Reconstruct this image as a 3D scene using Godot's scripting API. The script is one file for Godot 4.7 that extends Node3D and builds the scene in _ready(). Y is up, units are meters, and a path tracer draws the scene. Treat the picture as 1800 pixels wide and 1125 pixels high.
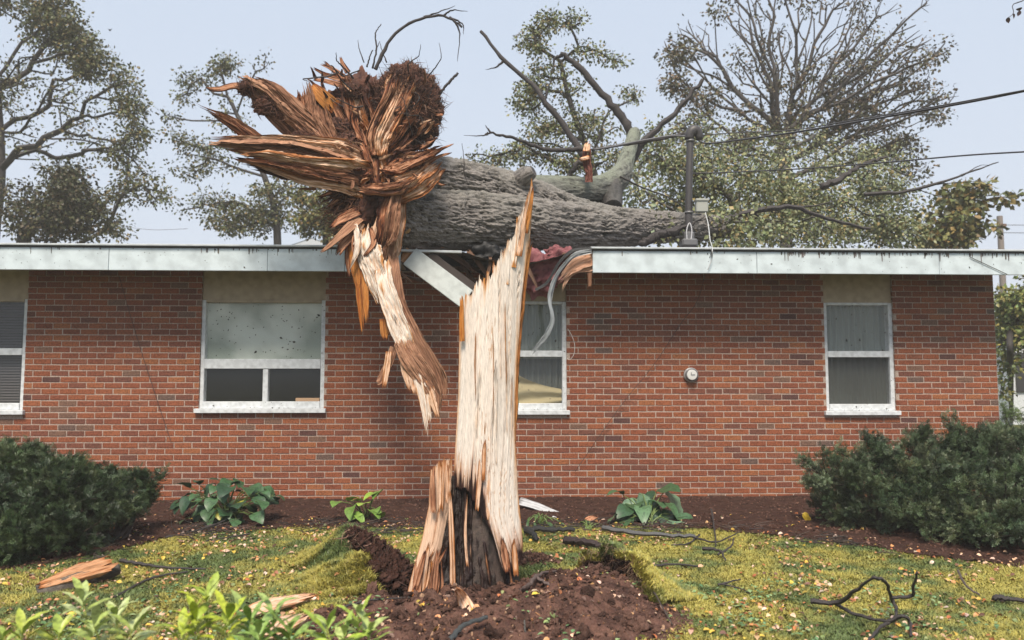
extends Node3D
# A snapped tree lying across the eave of a low brick house on a wet autumn day.
# World: the brick face is the plane z = 0, the foot of the wall y = 0, the camera stands at z = 9.5.

var rng := RandomNumberGenerator.new()
var nz := FastNoiseLite.new()
var ridge := FastNoiseLite.new()
var fbm := FastNoiseLite.new()
var used := {}
var M := {}


class Shape:
	var v := PackedVector3Array()
	var uv := PackedVector2Array()
	var c := PackedColorArray()
	var ix := PackedInt32Array()

	func vert(p: Vector3, t := Vector2.ZERO, col := Color.WHITE) -> int:
		v.push_back(p)
		uv.push_back(t)
		c.push_back(col)
		return v.size() - 1

	func tri(a: int, b: int, d: int) -> void:
		ix.push_back(a)
		ix.push_back(b)
		ix.push_back(d)

	func quad(a: int, b: int, d: int, e: int) -> void:
		tri(a, b, d)
		tri(a, d, e)

	func face(a: Vector3, b: Vector3, d: Vector3, e: Vector3, col := Color.WHITE) -> void:
		var w := a.distance_to(b)
		var h := b.distance_to(d)
		quad(vert(a, Vector2(0, 0), col), vert(b, Vector2(w, 0), col), vert(d, Vector2(w, h), col), vert(e, Vector2(0, h), col))

	# a box whose edges are cut by bevel
	func box(at: Vector3, size: Vector3, bevel := 0.003, turn := Basis(), col := Color.WHITE) -> void:
		var h := size / 2.0
		var k := minf(bevel, minf(h.x, minf(h.y, h.z)) * 0.6)
		var ids := {}
		for sx in [-1, 1]:
			for sy in [-1, 1]:
				for sz in [-1, 1]:
					var s := Vector3(sx, sy, sz)
					for ax in 3:
						var p := Vector3(h.x - k, h.y - k, h.z - k)
						p[ax] = h[ax]
						p *= s
						var t := Vector2(p.x + p.z, p.y) if ax != 1 else Vector2(p.x, p.z)
						ids[[sx, sy, sz, ax]] = vert(at + turn * p, t, col)
		for ax in 3:
			var a1 := (ax + 1) % 3
			var a2 := (ax + 2) % 3
			for s in [-1, 1]:
				var q := []
				for pr in [[-1, -1], [1, -1], [1, 1], [-1, 1]]:
					var key := [0, 0, 0, ax]
					key[ax] = s
					key[a1] = pr[0]
					key[a2] = pr[1]
					q.append(ids[key])
				if s > 0:
					quad(q[0], q[3], q[2], q[1])
				else:
					quad(q[0], q[1], q[2], q[3])
			for s1 in [-1, 1]:
				for s2 in [-1, 1]:
					var k1 := [0, 0, 0, a1]
					var k2 := [0, 0, 0, a1]
					var k3 := [0, 0, 0, a2]
					var k4 := [0, 0, 0, a2]
					for kk in [k1, k2, k3, k4]:
						kk[a1] = s1
						kk[a2] = s2
					k1[ax] = -1
					k2[ax] = 1
					k3[ax] = 1
					k4[ax] = -1
					if s1 * s2 > 0:
						quad(ids[k1], ids[k2], ids[k3], ids[k4])
					else:
						quad(ids[k1], ids[k4], ids[k3], ids[k2])
		for sx in [-1, 1]:
			for sy in [-1, 1]:
				for sz in [-1, 1]:
					if sx * sy * sz > 0:
						tri(ids[[sx, sy, sz, 0]], ids[[sx, sy, sz, 2]], ids[[sx, sy, sz, 1]])
					else:
						tri(ids[[sx, sy, sz, 0]], ids[[sx, sy, sz, 1]], ids[[sx, sy, sz, 2]])

	func tube(pts: PackedVector3Array, radii: PackedFloat32Array, sides := 6, col := Color.WHITE, tip := Color(-1, 0, 0)) -> void:
		var n := pts.size()
		var up := Vector3.UP
		var t0 := (pts[1] - pts[0]).normalized()
		var side := t0.cross(up if absf(t0.y) < 0.9 else Vector3.RIGHT).normalized()
		var first := v.size()
		var along := 0.0
		for k in n:
			var t := (pts[mini(k + 1, n - 1)] - pts[maxi(k - 1, 0)]).normalized()
			side = (side - t * side.dot(t)).normalized()
			var bi := t.cross(side)
			if k > 0:
				along += pts[k].distance_to(pts[k - 1])
			var cc := col if tip.r < 0.0 else col.lerp(tip, float(k) / (n - 1))
			for q in sides + 1:
				var a := TAU * q / sides
				vert(pts[k] + (side * cos(a) + bi * sin(a)) * radii[k], Vector2(float(q) / sides, along), cc)
		for k in n - 1:
			for q in sides:
				var a := first + k * (sides + 1) + q
				quad(a, a + 1, a + sides + 2, a + sides + 1)
		for e in [0, n - 1]:
			var cc2 := col if tip.r < 0.0 or e == 0 else tip
			var m := vert(pts[e], Vector2(0.5, along), cc2)
			for q in sides:
				var a: int = first + e * (sides + 1) + q
				if e == 0:
					tri(m, a + 1, a)
				else:
					tri(m, a, a + 1)

	func smooth() -> ArrayMesh:
		var arr := []
		arr.resize(Mesh.ARRAY_MAX)
		arr[Mesh.ARRAY_VERTEX] = v
		arr[Mesh.ARRAY_TEX_UV] = uv
		arr[Mesh.ARRAY_COLOR] = c
		arr[Mesh.ARRAY_INDEX] = ix
		# smooth normals, weighted by area and shared by corners at one place
		var nn := PackedVector3Array()
		nn.resize(v.size())
		for k in range(0, ix.size(), 3):
			var a := ix[k]
			var b := ix[k + 1]
			var d := ix[k + 2]
			var f := (v[d] - v[a]).cross(v[b] - v[a])
			nn[a] += f
			nn[b] += f
			nn[d] += f
		for k in nn.size():
			nn[k] = nn[k].normalized()
		arr[Mesh.ARRAY_NORMAL] = nn
		var m := ArrayMesh.new()
		m.add_surface_from_arrays(Mesh.PRIMITIVE_TRIANGLES, arr)
		return m

	func flat() -> ArrayMesh:
		var arr := []
		arr.resize(Mesh.ARRAY_MAX)
		var vv := PackedVector3Array()
		var uu := PackedVector2Array()
		var cc := PackedColorArray()
		var nn := PackedVector3Array()
		for k in range(0, ix.size(), 3):
			var f := (v[ix[k + 2]] - v[ix[k]]).cross(v[ix[k + 1]] - v[ix[k]]).normalized()
			for j in 3:
				vv.push_back(v[ix[k + j]])
				uu.push_back(uv[ix[k + j]])
				cc.push_back(c[ix[k + j]])
				nn.push_back(f)
		arr[Mesh.ARRAY_VERTEX] = vv
		arr[Mesh.ARRAY_TEX_UV] = uu
		arr[Mesh.ARRAY_COLOR] = cc
		arr[Mesh.ARRAY_NORMAL] = nn
		var m := ArrayMesh.new()
		m.add_surface_from_arrays(Mesh.PRIMITIVE_TRIANGLES, arr)
		return m


# ---------- naming and placing ----------
func numbered(called: String, parent: Node) -> String:
	var key := str(parent.get_instance_id()) + called
	if not used.has(key):
		used[key] = 0
		return called
	used[key] += 1
	return "%s_%03d" % [called, used[key]]


func tag(o: Node3D, label: String, category := "", group := "", kind := "") -> void:
	if label:
		o.set_meta("label", label)
	if category:
		o.set_meta("category", category)
	if group:
		o.set_meta("group", group)
	if kind:
		o.set_meta("kind", kind)


func thing(called: String, label: String, category: String, at: Vector3, group := "") -> Node3D:
	var o := Node3D.new()
	o.name = numbered(called, self)
	o.position = at
	add_child(o, true)
	tag(o, label, category, group)
	return o


# one mesh with world coordinates under a parent that may stand anywhere (parents are never turned)
func put(called: String, mesh: Mesh, mat: Material, parent: Node3D = null, kind := "") -> MeshInstance3D:
	var o := MeshInstance3D.new()
	var p: Node3D = parent if parent else self
	o.name = numbered(called, p)
	o.mesh = mesh
	o.material_override = mat
	p.add_child(o, true)
	if parent:
		o.position = -parent.global_position
	if kind:
		o.set_meta("kind", kind)
	return o


# a shared mesh at a world transform under a parent
func put_at(called: String, mesh: Mesh, mat: Material, xf: Transform3D, parent: Node3D = null) -> MeshInstance3D:
	var o := put(called, mesh, mat, parent)
	var off := parent.global_position if parent else Vector3.ZERO
	o.transform = Transform3D(xf.basis, xf.origin - off)
	return o


func many(called: String, mesh: Mesh, mat: Material, xf: Array, cols: Array, parent: Node3D = null, kind := "stuff") -> MultiMeshInstance3D:
	var mm := MultiMesh.new()
	mm.transform_format = MultiMesh.TRANSFORM_3D
	mm.use_colors = cols.size() > 0
	mm.mesh = mesh
	mm.instance_count = xf.size()
	for k in xf.size():
		mm.set_instance_transform(k, xf[k])
		if cols:
			mm.set_instance_color(k, cols[k])
	var o := MultiMeshInstance3D.new()
	var p: Node3D = parent if parent else self
	o.name = numbered(called, p)
	o.multimesh = mm
	o.material_override = mat
	p.add_child(o, true)
	if parent:
		o.position = -parent.global_position
	if kind:
		o.set_meta("kind", kind)
	return o


# ---------- small maths ----------
func R(a: float, b: float) -> float:
	return rng.randf_range(a, b)


func rdir() -> Vector3:
	var y := R(-1, 1)
	var a := R(0, TAU)
	var r := sqrt(1.0 - y * y)
	return Vector3(r * cos(a), y, r * sin(a))


func pick(list: Array):
	return list[rng.randi() % list.size()]


func pw(table: Array, x: float) -> float:      # piecewise linear [[x, y], ...]
	if x <= table[0][0]:
		return table[0][1]
	for k in range(1, table.size()):
		if x <= table[k][0]:
			var t: float = (x - table[k - 1][0]) / maxf(1e-6, table[k][0] - table[k - 1][0])
			return lerpf(table[k - 1][1], table[k][1], t)
	return table[-1][1]


func at_list(list: Array, t: float) -> float:
	var f := clampf(t, 0, 1) * (list.size() - 1)
	var k := mini(int(f), list.size() - 2)
	if list.size() == 1:
		return list[0]
	return lerpf(list[k], list[k + 1], f - k)


func path(pts: Array, n: int) -> PackedVector3Array:   # Catmull-Rom through points
	var out := PackedVector3Array()
	var m := pts.size()
	if m == 2:
		for k in n + 1:
			out.push_back((pts[0] as Vector3).lerp(pts[1], float(k) / n))
		return out
	for k in n + 1:
		var f := float(k) / n * (m - 1)
		var i := mini(int(f), m - 2)
		var t := f - i
		var b: Vector3 = pts[i]
		var d: Vector3 = pts[i + 1]
		var a: Vector3 = pts[i - 1] if i > 0 else b * 2.0 - d
		var e: Vector3 = pts[i + 2] if i + 2 < m else d * 2.0 - b
		out.push_back(b.cubic_interpolate(d, a, e, t))
	return out


func ramp(pal: Array, t: float) -> Color:
	var f := clampf(t, 0, 1) * (pal.size() - 1)
	var k := mini(int(f), pal.size() - 2)
	return (pal[k] as Color).lerp(pal[k + 1], f - k)


func vary(c: Color, by: float) -> Color:
	var k := 1.0 + R(-by, by)
	return Color(c.r * k * (1.0 + R(-by, by) * 0.3), c.g * k, c.b * k * (1.0 + R(-by, by) * 0.3))


# ---------- torn wood: a strip of fibres along a path, ragged at its ends ----------
# o: jag0 / jag1 (share of the length), rough, curl, back (palette), streak, edge (palette share), seed
func ribbon(s: Shape, pts: Array, widths: Array, facing: Vector3, thick: float, nu: int, nv: int, pal: Array, o := {}) -> void:
	var sd: float = o.get("seed", rng.randf() * 500.0)
	var jag0: float = o.get("jag0", 0.0)
	var jag1: float = o.get("jag1", 0.1)
	var rough: float = o.get("rough", 0.006)
	var curl: float = o.get("curl", 0.0)
	var back: Array = o.get("back", pal)
	var streak: float = o.get("streak", 9.0)
	var bias: float = o.get("bias", 0.45)
	var edge: float = o.get("edge", 0.35)
	var twist: float = o.get("twist", 0.0)
	var tonal: float = o.get("tonal", 1.0)
	var p := path(pts, 48)
	var total := 0.0
	for k in 48:
		total += p[k].distance_to(p[k + 1])
	var cols := 2 * nu
	var first := s.v.size()
	for j in nv + 1:
		for q in cols + 1:
			var front := q <= nu
			var u := -1.0 + 2.0 * q / nu if front else 1.0 - 2.0 * (q - nu) / nu
			var n0 := nz.get_noise_2d(u * 260.0 + sd, sd * 3.0)
			var n1 := nz.get_noise_2d(u * 900.0 + sd, 40.0 + sd)
			var a := jag0 * clampf(0.5 + n0 * 0.9 + n1 * 0.5, 0, 1.3)
			var b := 1.0 - jag1 * clampf(0.5 - n0 * 0.9 + n1 * 0.6, 0, 1.3)
			var t := lerpf(a, b, float(j) / nv)
			var f := clampf(t, 0, 1) * 48.0
			var k := mini(int(f), 47)
			var c := p[k].lerp(p[k + 1], f - k)
			var tan := (p[mini(k + 2, 48)] - p[maxi(k - 1, 0)]).normalized()
			var nrm := (facing - tan * facing.dot(tan)).normalized()
			if twist != 0.0:
				nrm = nrm.rotated(tan, twist * (t - 0.3))
			var side := tan.cross(nrm)
			var w := at_list(widths, t) * 0.5
			var fib := nz.get_noise_2d(u * w * 2600.0 + sd, t * total * 26.0) + 0.9 * nz.get_noise_2d(u * w * 7000.0 + sd, t * total * 60.0 + 90.0)
			var wave: float = (nz.get_noise_2d(sd + 300.0, t * total * 90.0 + u * 14.0) * 0.22 + nz.get_noise_2d(sd + 700.0, t * total * 420.0 + u * 30.0) * 0.12 * absf(u) * float(o.get("wild", 1.0))) * w
			var ends := minf(1.0, minf(float(j), float(nv - j)) / nv * 7.0)
			var round_ := sqrt(maxf(0.0, 1.0 - u * u))
			var lump: float = nz.get_noise_2d(u * w * 700.0 + sd, t * total * 210.0 + 33.0) + 0.5 * nz.get_noise_2d(u * w * 1800.0 + sd, t * total * 700.0 + 71.0)
			var off := curl * w * (u * u) + fib * rough + lump * rough * float(o.get("wild", 1.0)) * 1.6
			if not front:
				off -= thick * (0.25 + 0.75 * round_) * ends + 0.001
			var col: Color
			var tone := bias + 0.8 * tonal * nz.get_noise_2d(u * w * 300.0 * streak + sd + 55.0, t * total * 30.0) + 0.25 * fib
			tone += 0.35 * tonal * float(o.get("wild", 1.0)) * lump
			tone += edge * pow(absf(u), 4.0) + edge * (1.0 - ends) * 1.3
			col = ramp(pal if front else back, tone)
			var crack: float = absf(nz.get_noise_2d(u * w * 1500.0 + sd + 900.0, t * total * 34.0 + sd))
			if crack < 0.03 and nz.get_noise_2d(u * w * 350.0 + sd, t * total * 140.0) > -0.05:
				var deep := 1.0 - crack / 0.03
				col = col * (1.0 - 0.5 * deep)
				off -= thick * 0.3 * deep
			s.vert(c + side * (u * w + wave) + nrm * off, Vector2(u * w, t * total), col)
	for j in nv:
		for q in cols:
			var a := first + j * (cols + 1) + q
			s.quad(a, a + 1, a + cols + 2, a + cols + 1)


# ---------- a stem with furrowed bark as real relief ----------
func bark_tube(pts: Array, radii: Array, nu: int, nv: int, amp: float, o := {}) -> Shape:
	var s := Shape.new()
	var p := path(pts, nv)
	var sd: float = o.get("seed", 0.0)
	var fine: float = o.get("fine", 1.0)
	var low: Color = o.get("low", Color(0.012, 0.01, 0.01))
	var high: Color = o.get("high", Color(0.25, 0.225, 0.212))
	var moss: Color = o.get("moss", Color(0.2, 0.225, 0.17))
	var mossy: float = o.get("mossy", 0.2)
	var t0 := (p[1] - p[0]).normalized()
	var side := t0.cross(Vector3.UP if absf(t0.y) < 0.9 else Vector3.RIGHT).normalized()
	var along := 0.0
	for k in nv + 1:
		var t := (p[mini(k + 1, nv)] - p[maxi(k - 1, 0)]).normalized()
		side = (side - t * side.dot(t)).normalized()
		var bi := t.cross(side)
		if k:
			along += p[k].distance_to(p[k - 1])
		var r := at_list(radii, float(k) / nv)
		for q in nu + 1:
			var a := TAU * (q % nu) / nu
			var d := side * cos(a) + bi * sin(a)
			var e := d * r
			# noise in the stem's own axes: long along the grain
			var g := Vector3(cos(a) * r, sin(a) * r, along * 0.15)
			g += Vector3(1, 1, 0.3) * 0.045 * fbm.get_noise_3d(g.x * 500.0, g.y * 500.0, along * 400.0 + sd)
			var h := ridge.get_noise_3d(g.x * 100.0 * fine + sd, g.y * 100.0 * fine, g.z * 100.0 * fine) * 0.5 + 0.5
			var h2 := ridge.get_noise_3d(g.x * 260.0 * fine, g.y * 260.0 * fine + sd, g.z * 200.0 * fine) * 0.5 + 0.5
			var swell := fbm.get_noise_3d(g.x * 60.0 + sd, g.y * 60.0, along * 40.0)
			var hh := clampf(h * 0.75 + h2 * 0.35, 0, 1)
			var col := low.lerp(high, smoothstep(0.4, 0.86, hh)) * (0.6 + 0.75 * h2)
			var mm := clampf((d.y * 0.5 + 0.25 + swell * 0.9) * mossy * 2.0, 0, 0.8) * smoothstep(0.3, 0.8, hh)
			col = col.lerp(moss, mm)
			s.vert(p[k] + e * (1.0 + swell * 0.12) + d * (hh - 0.5) * amp, Vector2(a * r, along), col)
	for k in nv:
		for q in nu:
			var a := k * (nu + 1) + q
			s.quad(a, a + 1, a + nu + 2, a + nu + 1)
	for e in [0, nv]:
		var m := s.vert(p[e], Vector2.ZERO, low * 1.5)
		for q in nu:
			var a2: int = e * (nu + 1) + q
			if e == 0:
				s.tri(m, a2 + 1, a2)
			else:
				s.tri(m, a2, a2 + 1)
	return s


# a lumpy closed blob
func blob(s: Shape, at: Vector3, size: Vector3, nu: int, nv: int, amp: float, freq: float, pal: Array, sd := 0.0) -> void:
	var first := s.v.size()
	for j in nv + 1:
		for q in nu + 1:
			var th := PI * j / nv
			var ph := TAU * (q % nu) / nu
			var d := Vector3(sin(th) * cos(ph), cos(th), sin(th) * sin(ph))
			var n := fbm.get_noise_3d(d.x * freq + sd, d.y * freq, d.z * freq)
			var n2 := nz.get_noise_3d(d.x * freq * 6.0, d.y * freq * 6.0 + sd, d.z * freq * 6.0)
			var r := 1.0 + amp * (n * 1.4 + n2 * 0.45)
			s.vert(at + d * size * r, Vector2(ph, th), ramp(pal, 0.5 + n2 * 0.7 + n * 0.4))
	for j in nv:
		for q in nu:
			var a := first + j * (nu + 1) + q
			s.quad(a, a + nu + 1, a + nu + 2, a + 1)


# leaf blade: length along +z, face up +y
func leaf_mesh(length: float, width: float, fold: float, droop: float, tip: float, nl := 6, wavy := 0.0) -> ArrayMesh:
	var s := Shape.new()
	for k in nl + 1:
		var t := float(k) / nl
		var w := width * 0.5 * pow(sin(PI * pow(t, tip)), 0.75) if t < 1.0 else 0.0
		w = maxf(w, width * 0.02)
		var y := -droop * t * t * length
		var z := length * (t - 0.25 * droop * t * t)
		for q in 5:
			var u := (q - 2) / 2.0
			var c := Color(1, 1, 1) * (1.0 - (0.18 if q == 2 else 0.0) * -1.0)
			s.vert(Vector3(u * w, y + absf(u) * w * fold + wavy * width * sin(t * 14.0 + u * 3.0) * absf(u), z), Vector2(u * w, z), c)
	for k in nl:
		for q in 4:
			var a := k * 5 + q
			s.quad(a, a + 1, a + 6, a + 5)
	return s.smooth()


func small_leaf(length: float, width: float) -> ArrayMesh:    # 4 triangles, gently folded
	var s := Shape.new()
	var a := s.vert(Vector3(0, 0, 0))
	var b := s.vert(Vector3(width / 2, width * 0.15, length * 0.45))
	var d := s.vert(Vector3(0, -0.02 * length, length * 0.5))
	var e := s.vert(Vector3(-width / 2, width * 0.15, length * 0.45))
	var f := s.vert(Vector3(0, -0.12 * length, length))
	s.tri(a, b, d)
	s.tri(a, d, e)
	s.tri(b, f, d)
	s.tri(d, f, e)
	return s.smooth()


func spun(d: Vector3, roll: float) -> Basis:     # a basis whose z runs along d
	var z := d.normalized()
	var x := (Vector3.UP if absf(z.y) < 0.95 else Vector3.RIGHT).cross(z).normalized()
	return Basis(x, z.cross(x), z) * Basis(Vector3(0, 0, 1), roll)


# ---------- materials ----------
func mat(col: Color, rough := 0.8, o := {}) -> StandardMaterial3D:    # col is a linear, real-world base colour
	var m := StandardMaterial3D.new()
	m.albedo_color = col.linear_to_srgb()
	m.roughness = rough
	m.vertex_color_use_as_albedo = o.get("tint", true)
	m.metallic = o.get("metal", 0.0)
	if o.has("back"):
		m.backlight_enabled = true
		m.backlight = (o.back as Color)
	if o.has("tex"):
		m.albedo_texture = o.tex
	if o.has("bump"):
		m.heightmap_enabled = true
		m.heightmap_texture = o.bump
		m.heightmap_scale = o.get("bump_cm", 0.3)
	if o.has("tri"):
		m.uv1_triplanar = true
		m.uv1_world_triplanar = true
		m.uv1_scale = Vector3.ONE * float(o.tri)
	elif o.has("uv"):
		m.uv1_scale = o.uv
	if o.has("coat"):
		m.clearcoat_enabled = true
		m.clearcoat = o.coat
		m.clearcoat_roughness = o.get("coat_rough", 0.3)
	m.metallic_specular = o.get("spec", 0.5)
	m.cull_mode = BaseMaterial3D.CULL_DISABLED
	return m


func noise_tex(size: int, freq: float, lo: float, hi: float, stretch := Vector2.ONE, sd := 1, oct := 4) -> ImageTexture:
	var n := FastNoiseLite.new()
	n.seed = sd
	n.frequency = freq
	n.fractal_octaves = oct
	var im := Image.create(size, size, false, Image.FORMAT_RGB8)
	for y in size:
		for x in size:
			# wrap by running round a torus in x and blending in y
			var fx := float(x) / size
			var fy := float(y) / size
			var a := n.get_noise_3d(cos(fx * TAU) * size / TAU * stretch.x, sin(fx * TAU) * size / TAU * stretch.x, y * stretch.y)
			var b := n.get_noise_3d(cos(fx * TAU) * size / TAU * stretch.x, sin(fx * TAU) * size / TAU * stretch.x, (y - size) * stretch.y)
			var t := lerpf(a, b, smoothstep(0.6, 1.0, fy)) * 0.9 + 0.5
			var g := lerpf(lo, hi, clampf(t, 0, 1))
			im.set_pixel(x, y, Color(g, g, g))
	return ImageTexture.create_from_image(im)


# ---------- ground ----------
func bed_edge(x: float) -> float:      # how far the mulch bed reaches from the wall
	return pw([[-7.0, 3.6], [-3.5, 3.45], [-2.95, 3.0], [-2.6, 2.05], [-1.6, 1.75], [0.0, 1.7], [1.2, 1.75], [2.1, 1.95], [3.0, 2.75], [3.95, 3.62], [6.5, 4.9]], x) + 0.13 * nz.get_noise_2d(x * 140.0, 7.0)


func soil_at(x: float, z: float) -> float:     # > 0 in the torn-up earth round the stump
	var d := Vector2((x - 0.08) / 1.08, (z - 4.72) / 0.98).length()
	return 1.0 - d + 0.32 * nz.get_noise_2d(x * 90.0 + 400.0, z * 90.0)


func bump(x: float, z: float, cx: float, cz: float, rx: float, rz: float) -> float:
	return exp(-(pow((x - cx) / rx, 2.0) + pow((z - cz) / rz, 2.0)))


func gh(x: float, z: float) -> float:          # height of the ground
	if z < -1.0 or absf(x) > 12.0:
		return 0.0
	var h := 0.02 * nz.get_noise_2d(x * 60.0, z * 60.0)
	h += 0.15 * bump(x, z, 0.75, 4.25, 0.38, 0.3) + 0.12 * bump(x, z, 0.45, 4.75, 0.5, 0.3)
	h -= 0.12 * bump(x, z, -0.52, 3.95, 0.16, 0.25)
	h -= 0.1 * bump(x, z, 0.3, 3.75, 0.25, 0.22)
	h += 0.05 * bump(x, z, -3.2, 2.0, 1.0, 1.2) + 0.07 * bump(x, z, 4.2, 2.0, 1.5, 1.2)
	h += 0.03 * bump(x, z, 0.0, 0.3, 9.0, 0.5)
	return h


func patch(x0: float, x1: float, z0: float, z1: float, step: float, inside: Callable, height: Callable, tone: Callable) -> Shape:
	var s := Shape.new()
	var nx := int((x1 - x0) / step)
	var nzz := int((z1 - z0) / step)
	var id := PackedInt32Array()
	for j in nzz + 1:
		for i in nx + 1:
			var x := x0 + (x1 - x0) * i / nx
			var z := z0 + (z1 - z0) * j / nzz
			if inside.call(x, z):
				id.push_back(s.vert(Vector3(x, height.call(x, z), z), Vector2(x, z), tone.call(x, z)))
			else:
				id.push_back(-1)
	for j in nzz:
		for i in nx:
			var a := id[j * (nx + 1) + i]
			var b := id[j * (nx + 1) + i + 1]
			var c := id[(j + 1) * (nx + 1) + i + 1]
			var d := id[(j + 1) * (nx + 1) + i]
			if a >= 0 and b >= 0 and c >= 0 and d >= 0:
				s.quad(a, b, c, d)
	return s


func build_ground() -> void:
	# one sheet to the horizon, finer near the camera
	var s := Shape.new()
	var xs := [-300.0, -90.0, -40.0, -20.0, -12.0]
	for k in 121:
		xs.append(-9.0 + 18.0 * k / 120.0)
	xs += [12.0, 20.0, 40.0, 90.0, 300.0]
	var zs := [-300.0, -120.0, -60.0, -30.0, -15.0, -8.0, -3.0]
	for k in 81:
		zs.append(-1.0 + 10.0 * k / 80.0)
	zs += [12.0, 20.0, 60.0]
	for z: float in zs:
		for x: float in xs:
			var n := nz.get_noise_2d(x * 50.0, z * 50.0)
			s.vert(Vector3(x, gh(x, z), z), Vector2(x, z), Color(0.12, 0.125, 0.03).lerp(Color(0.055, 0.07, 0.02), clampf(0.5 + n, 0, 1)))
	var w := xs.size()
	for j in zs.size() - 1:
		for i in w - 1:
			s.quad(j * w + i, j * w + i + 1, (j + 1) * w + i + 1, (j + 1) * w + i)
	put("ground", s.smooth(), M.lawn, null, "structure")
	var brown := func(x, z): return Color(0.055, 0.028, 0.022).lerp(Color(0.1, 0.052, 0.04), clampf(0.5 + 1.2 * nz.get_noise_2d(x * 900.0, z * 900.0), 0, 1))
	var bed := patch(-7.0, 7.0, -0.06, 5.2, 0.045, func(x, z): return z < bed_edge(x), func(x, z): return gh(x, z) + 0.008 + 0.02 * (0.5 + nz.get_noise_2d(x * 1500.0, z * 1500.0)), brown)
	put("mulch_bed", bed.smooth(), M.soil, null, "structure")
	var earth := func(x, z): return Color(0.07, 0.038, 0.031).lerp(Color(0.19, 0.102, 0.077), clampf(0.5 + 1.1 * nz.get_noise_2d(x * 500.0, z * 500.0), 0, 1))
	var dirt := patch(-1.4, 1.6, 3.2, 6.2, 0.018, func(x, z): return soil_at(x, z) > 0.0, func(x, z): return soil_h(x, z), earth)
	put("bare_soil", dirt.smooth(), M.soil, null, "structure")


func soil_h(x: float, z: float) -> float:
	var e := clampf(soil_at(x, z) * 5.0, 0, 1)
	return gh(x, z) + 0.006 + e * (0.03 + 0.06 * nz.get_noise_2d(x * 200.0, z * 200.0) + 0.03 * nz.get_noise_2d(x * 1100.0, z * 1100.0))


# ---------- house ----------
const COURSE := 0.0695
const PITCH := 0.2055
var openings := []            # [x0, x1, y0, y1] holes in the brick face


func brick_mesh(len_: float, kind: int) -> ArrayMesh:
	var s := Shape.new()
	s.box(Vector3(len_ / 2, 0.03, 0.0), Vector3(len_, 0.0595, 0.04), 0.0035 + 0.001 * kind)
	var r := RandomNumberGenerator.new()
	r.seed = kind + 11
	for k in s.v.size():
		s.v[k] += Vector3(r.randf_range(-1, 1), r.randf_range(-1, 1), r.randf_range(-1, 1)) * 0.0011
	return s.flat()


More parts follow.
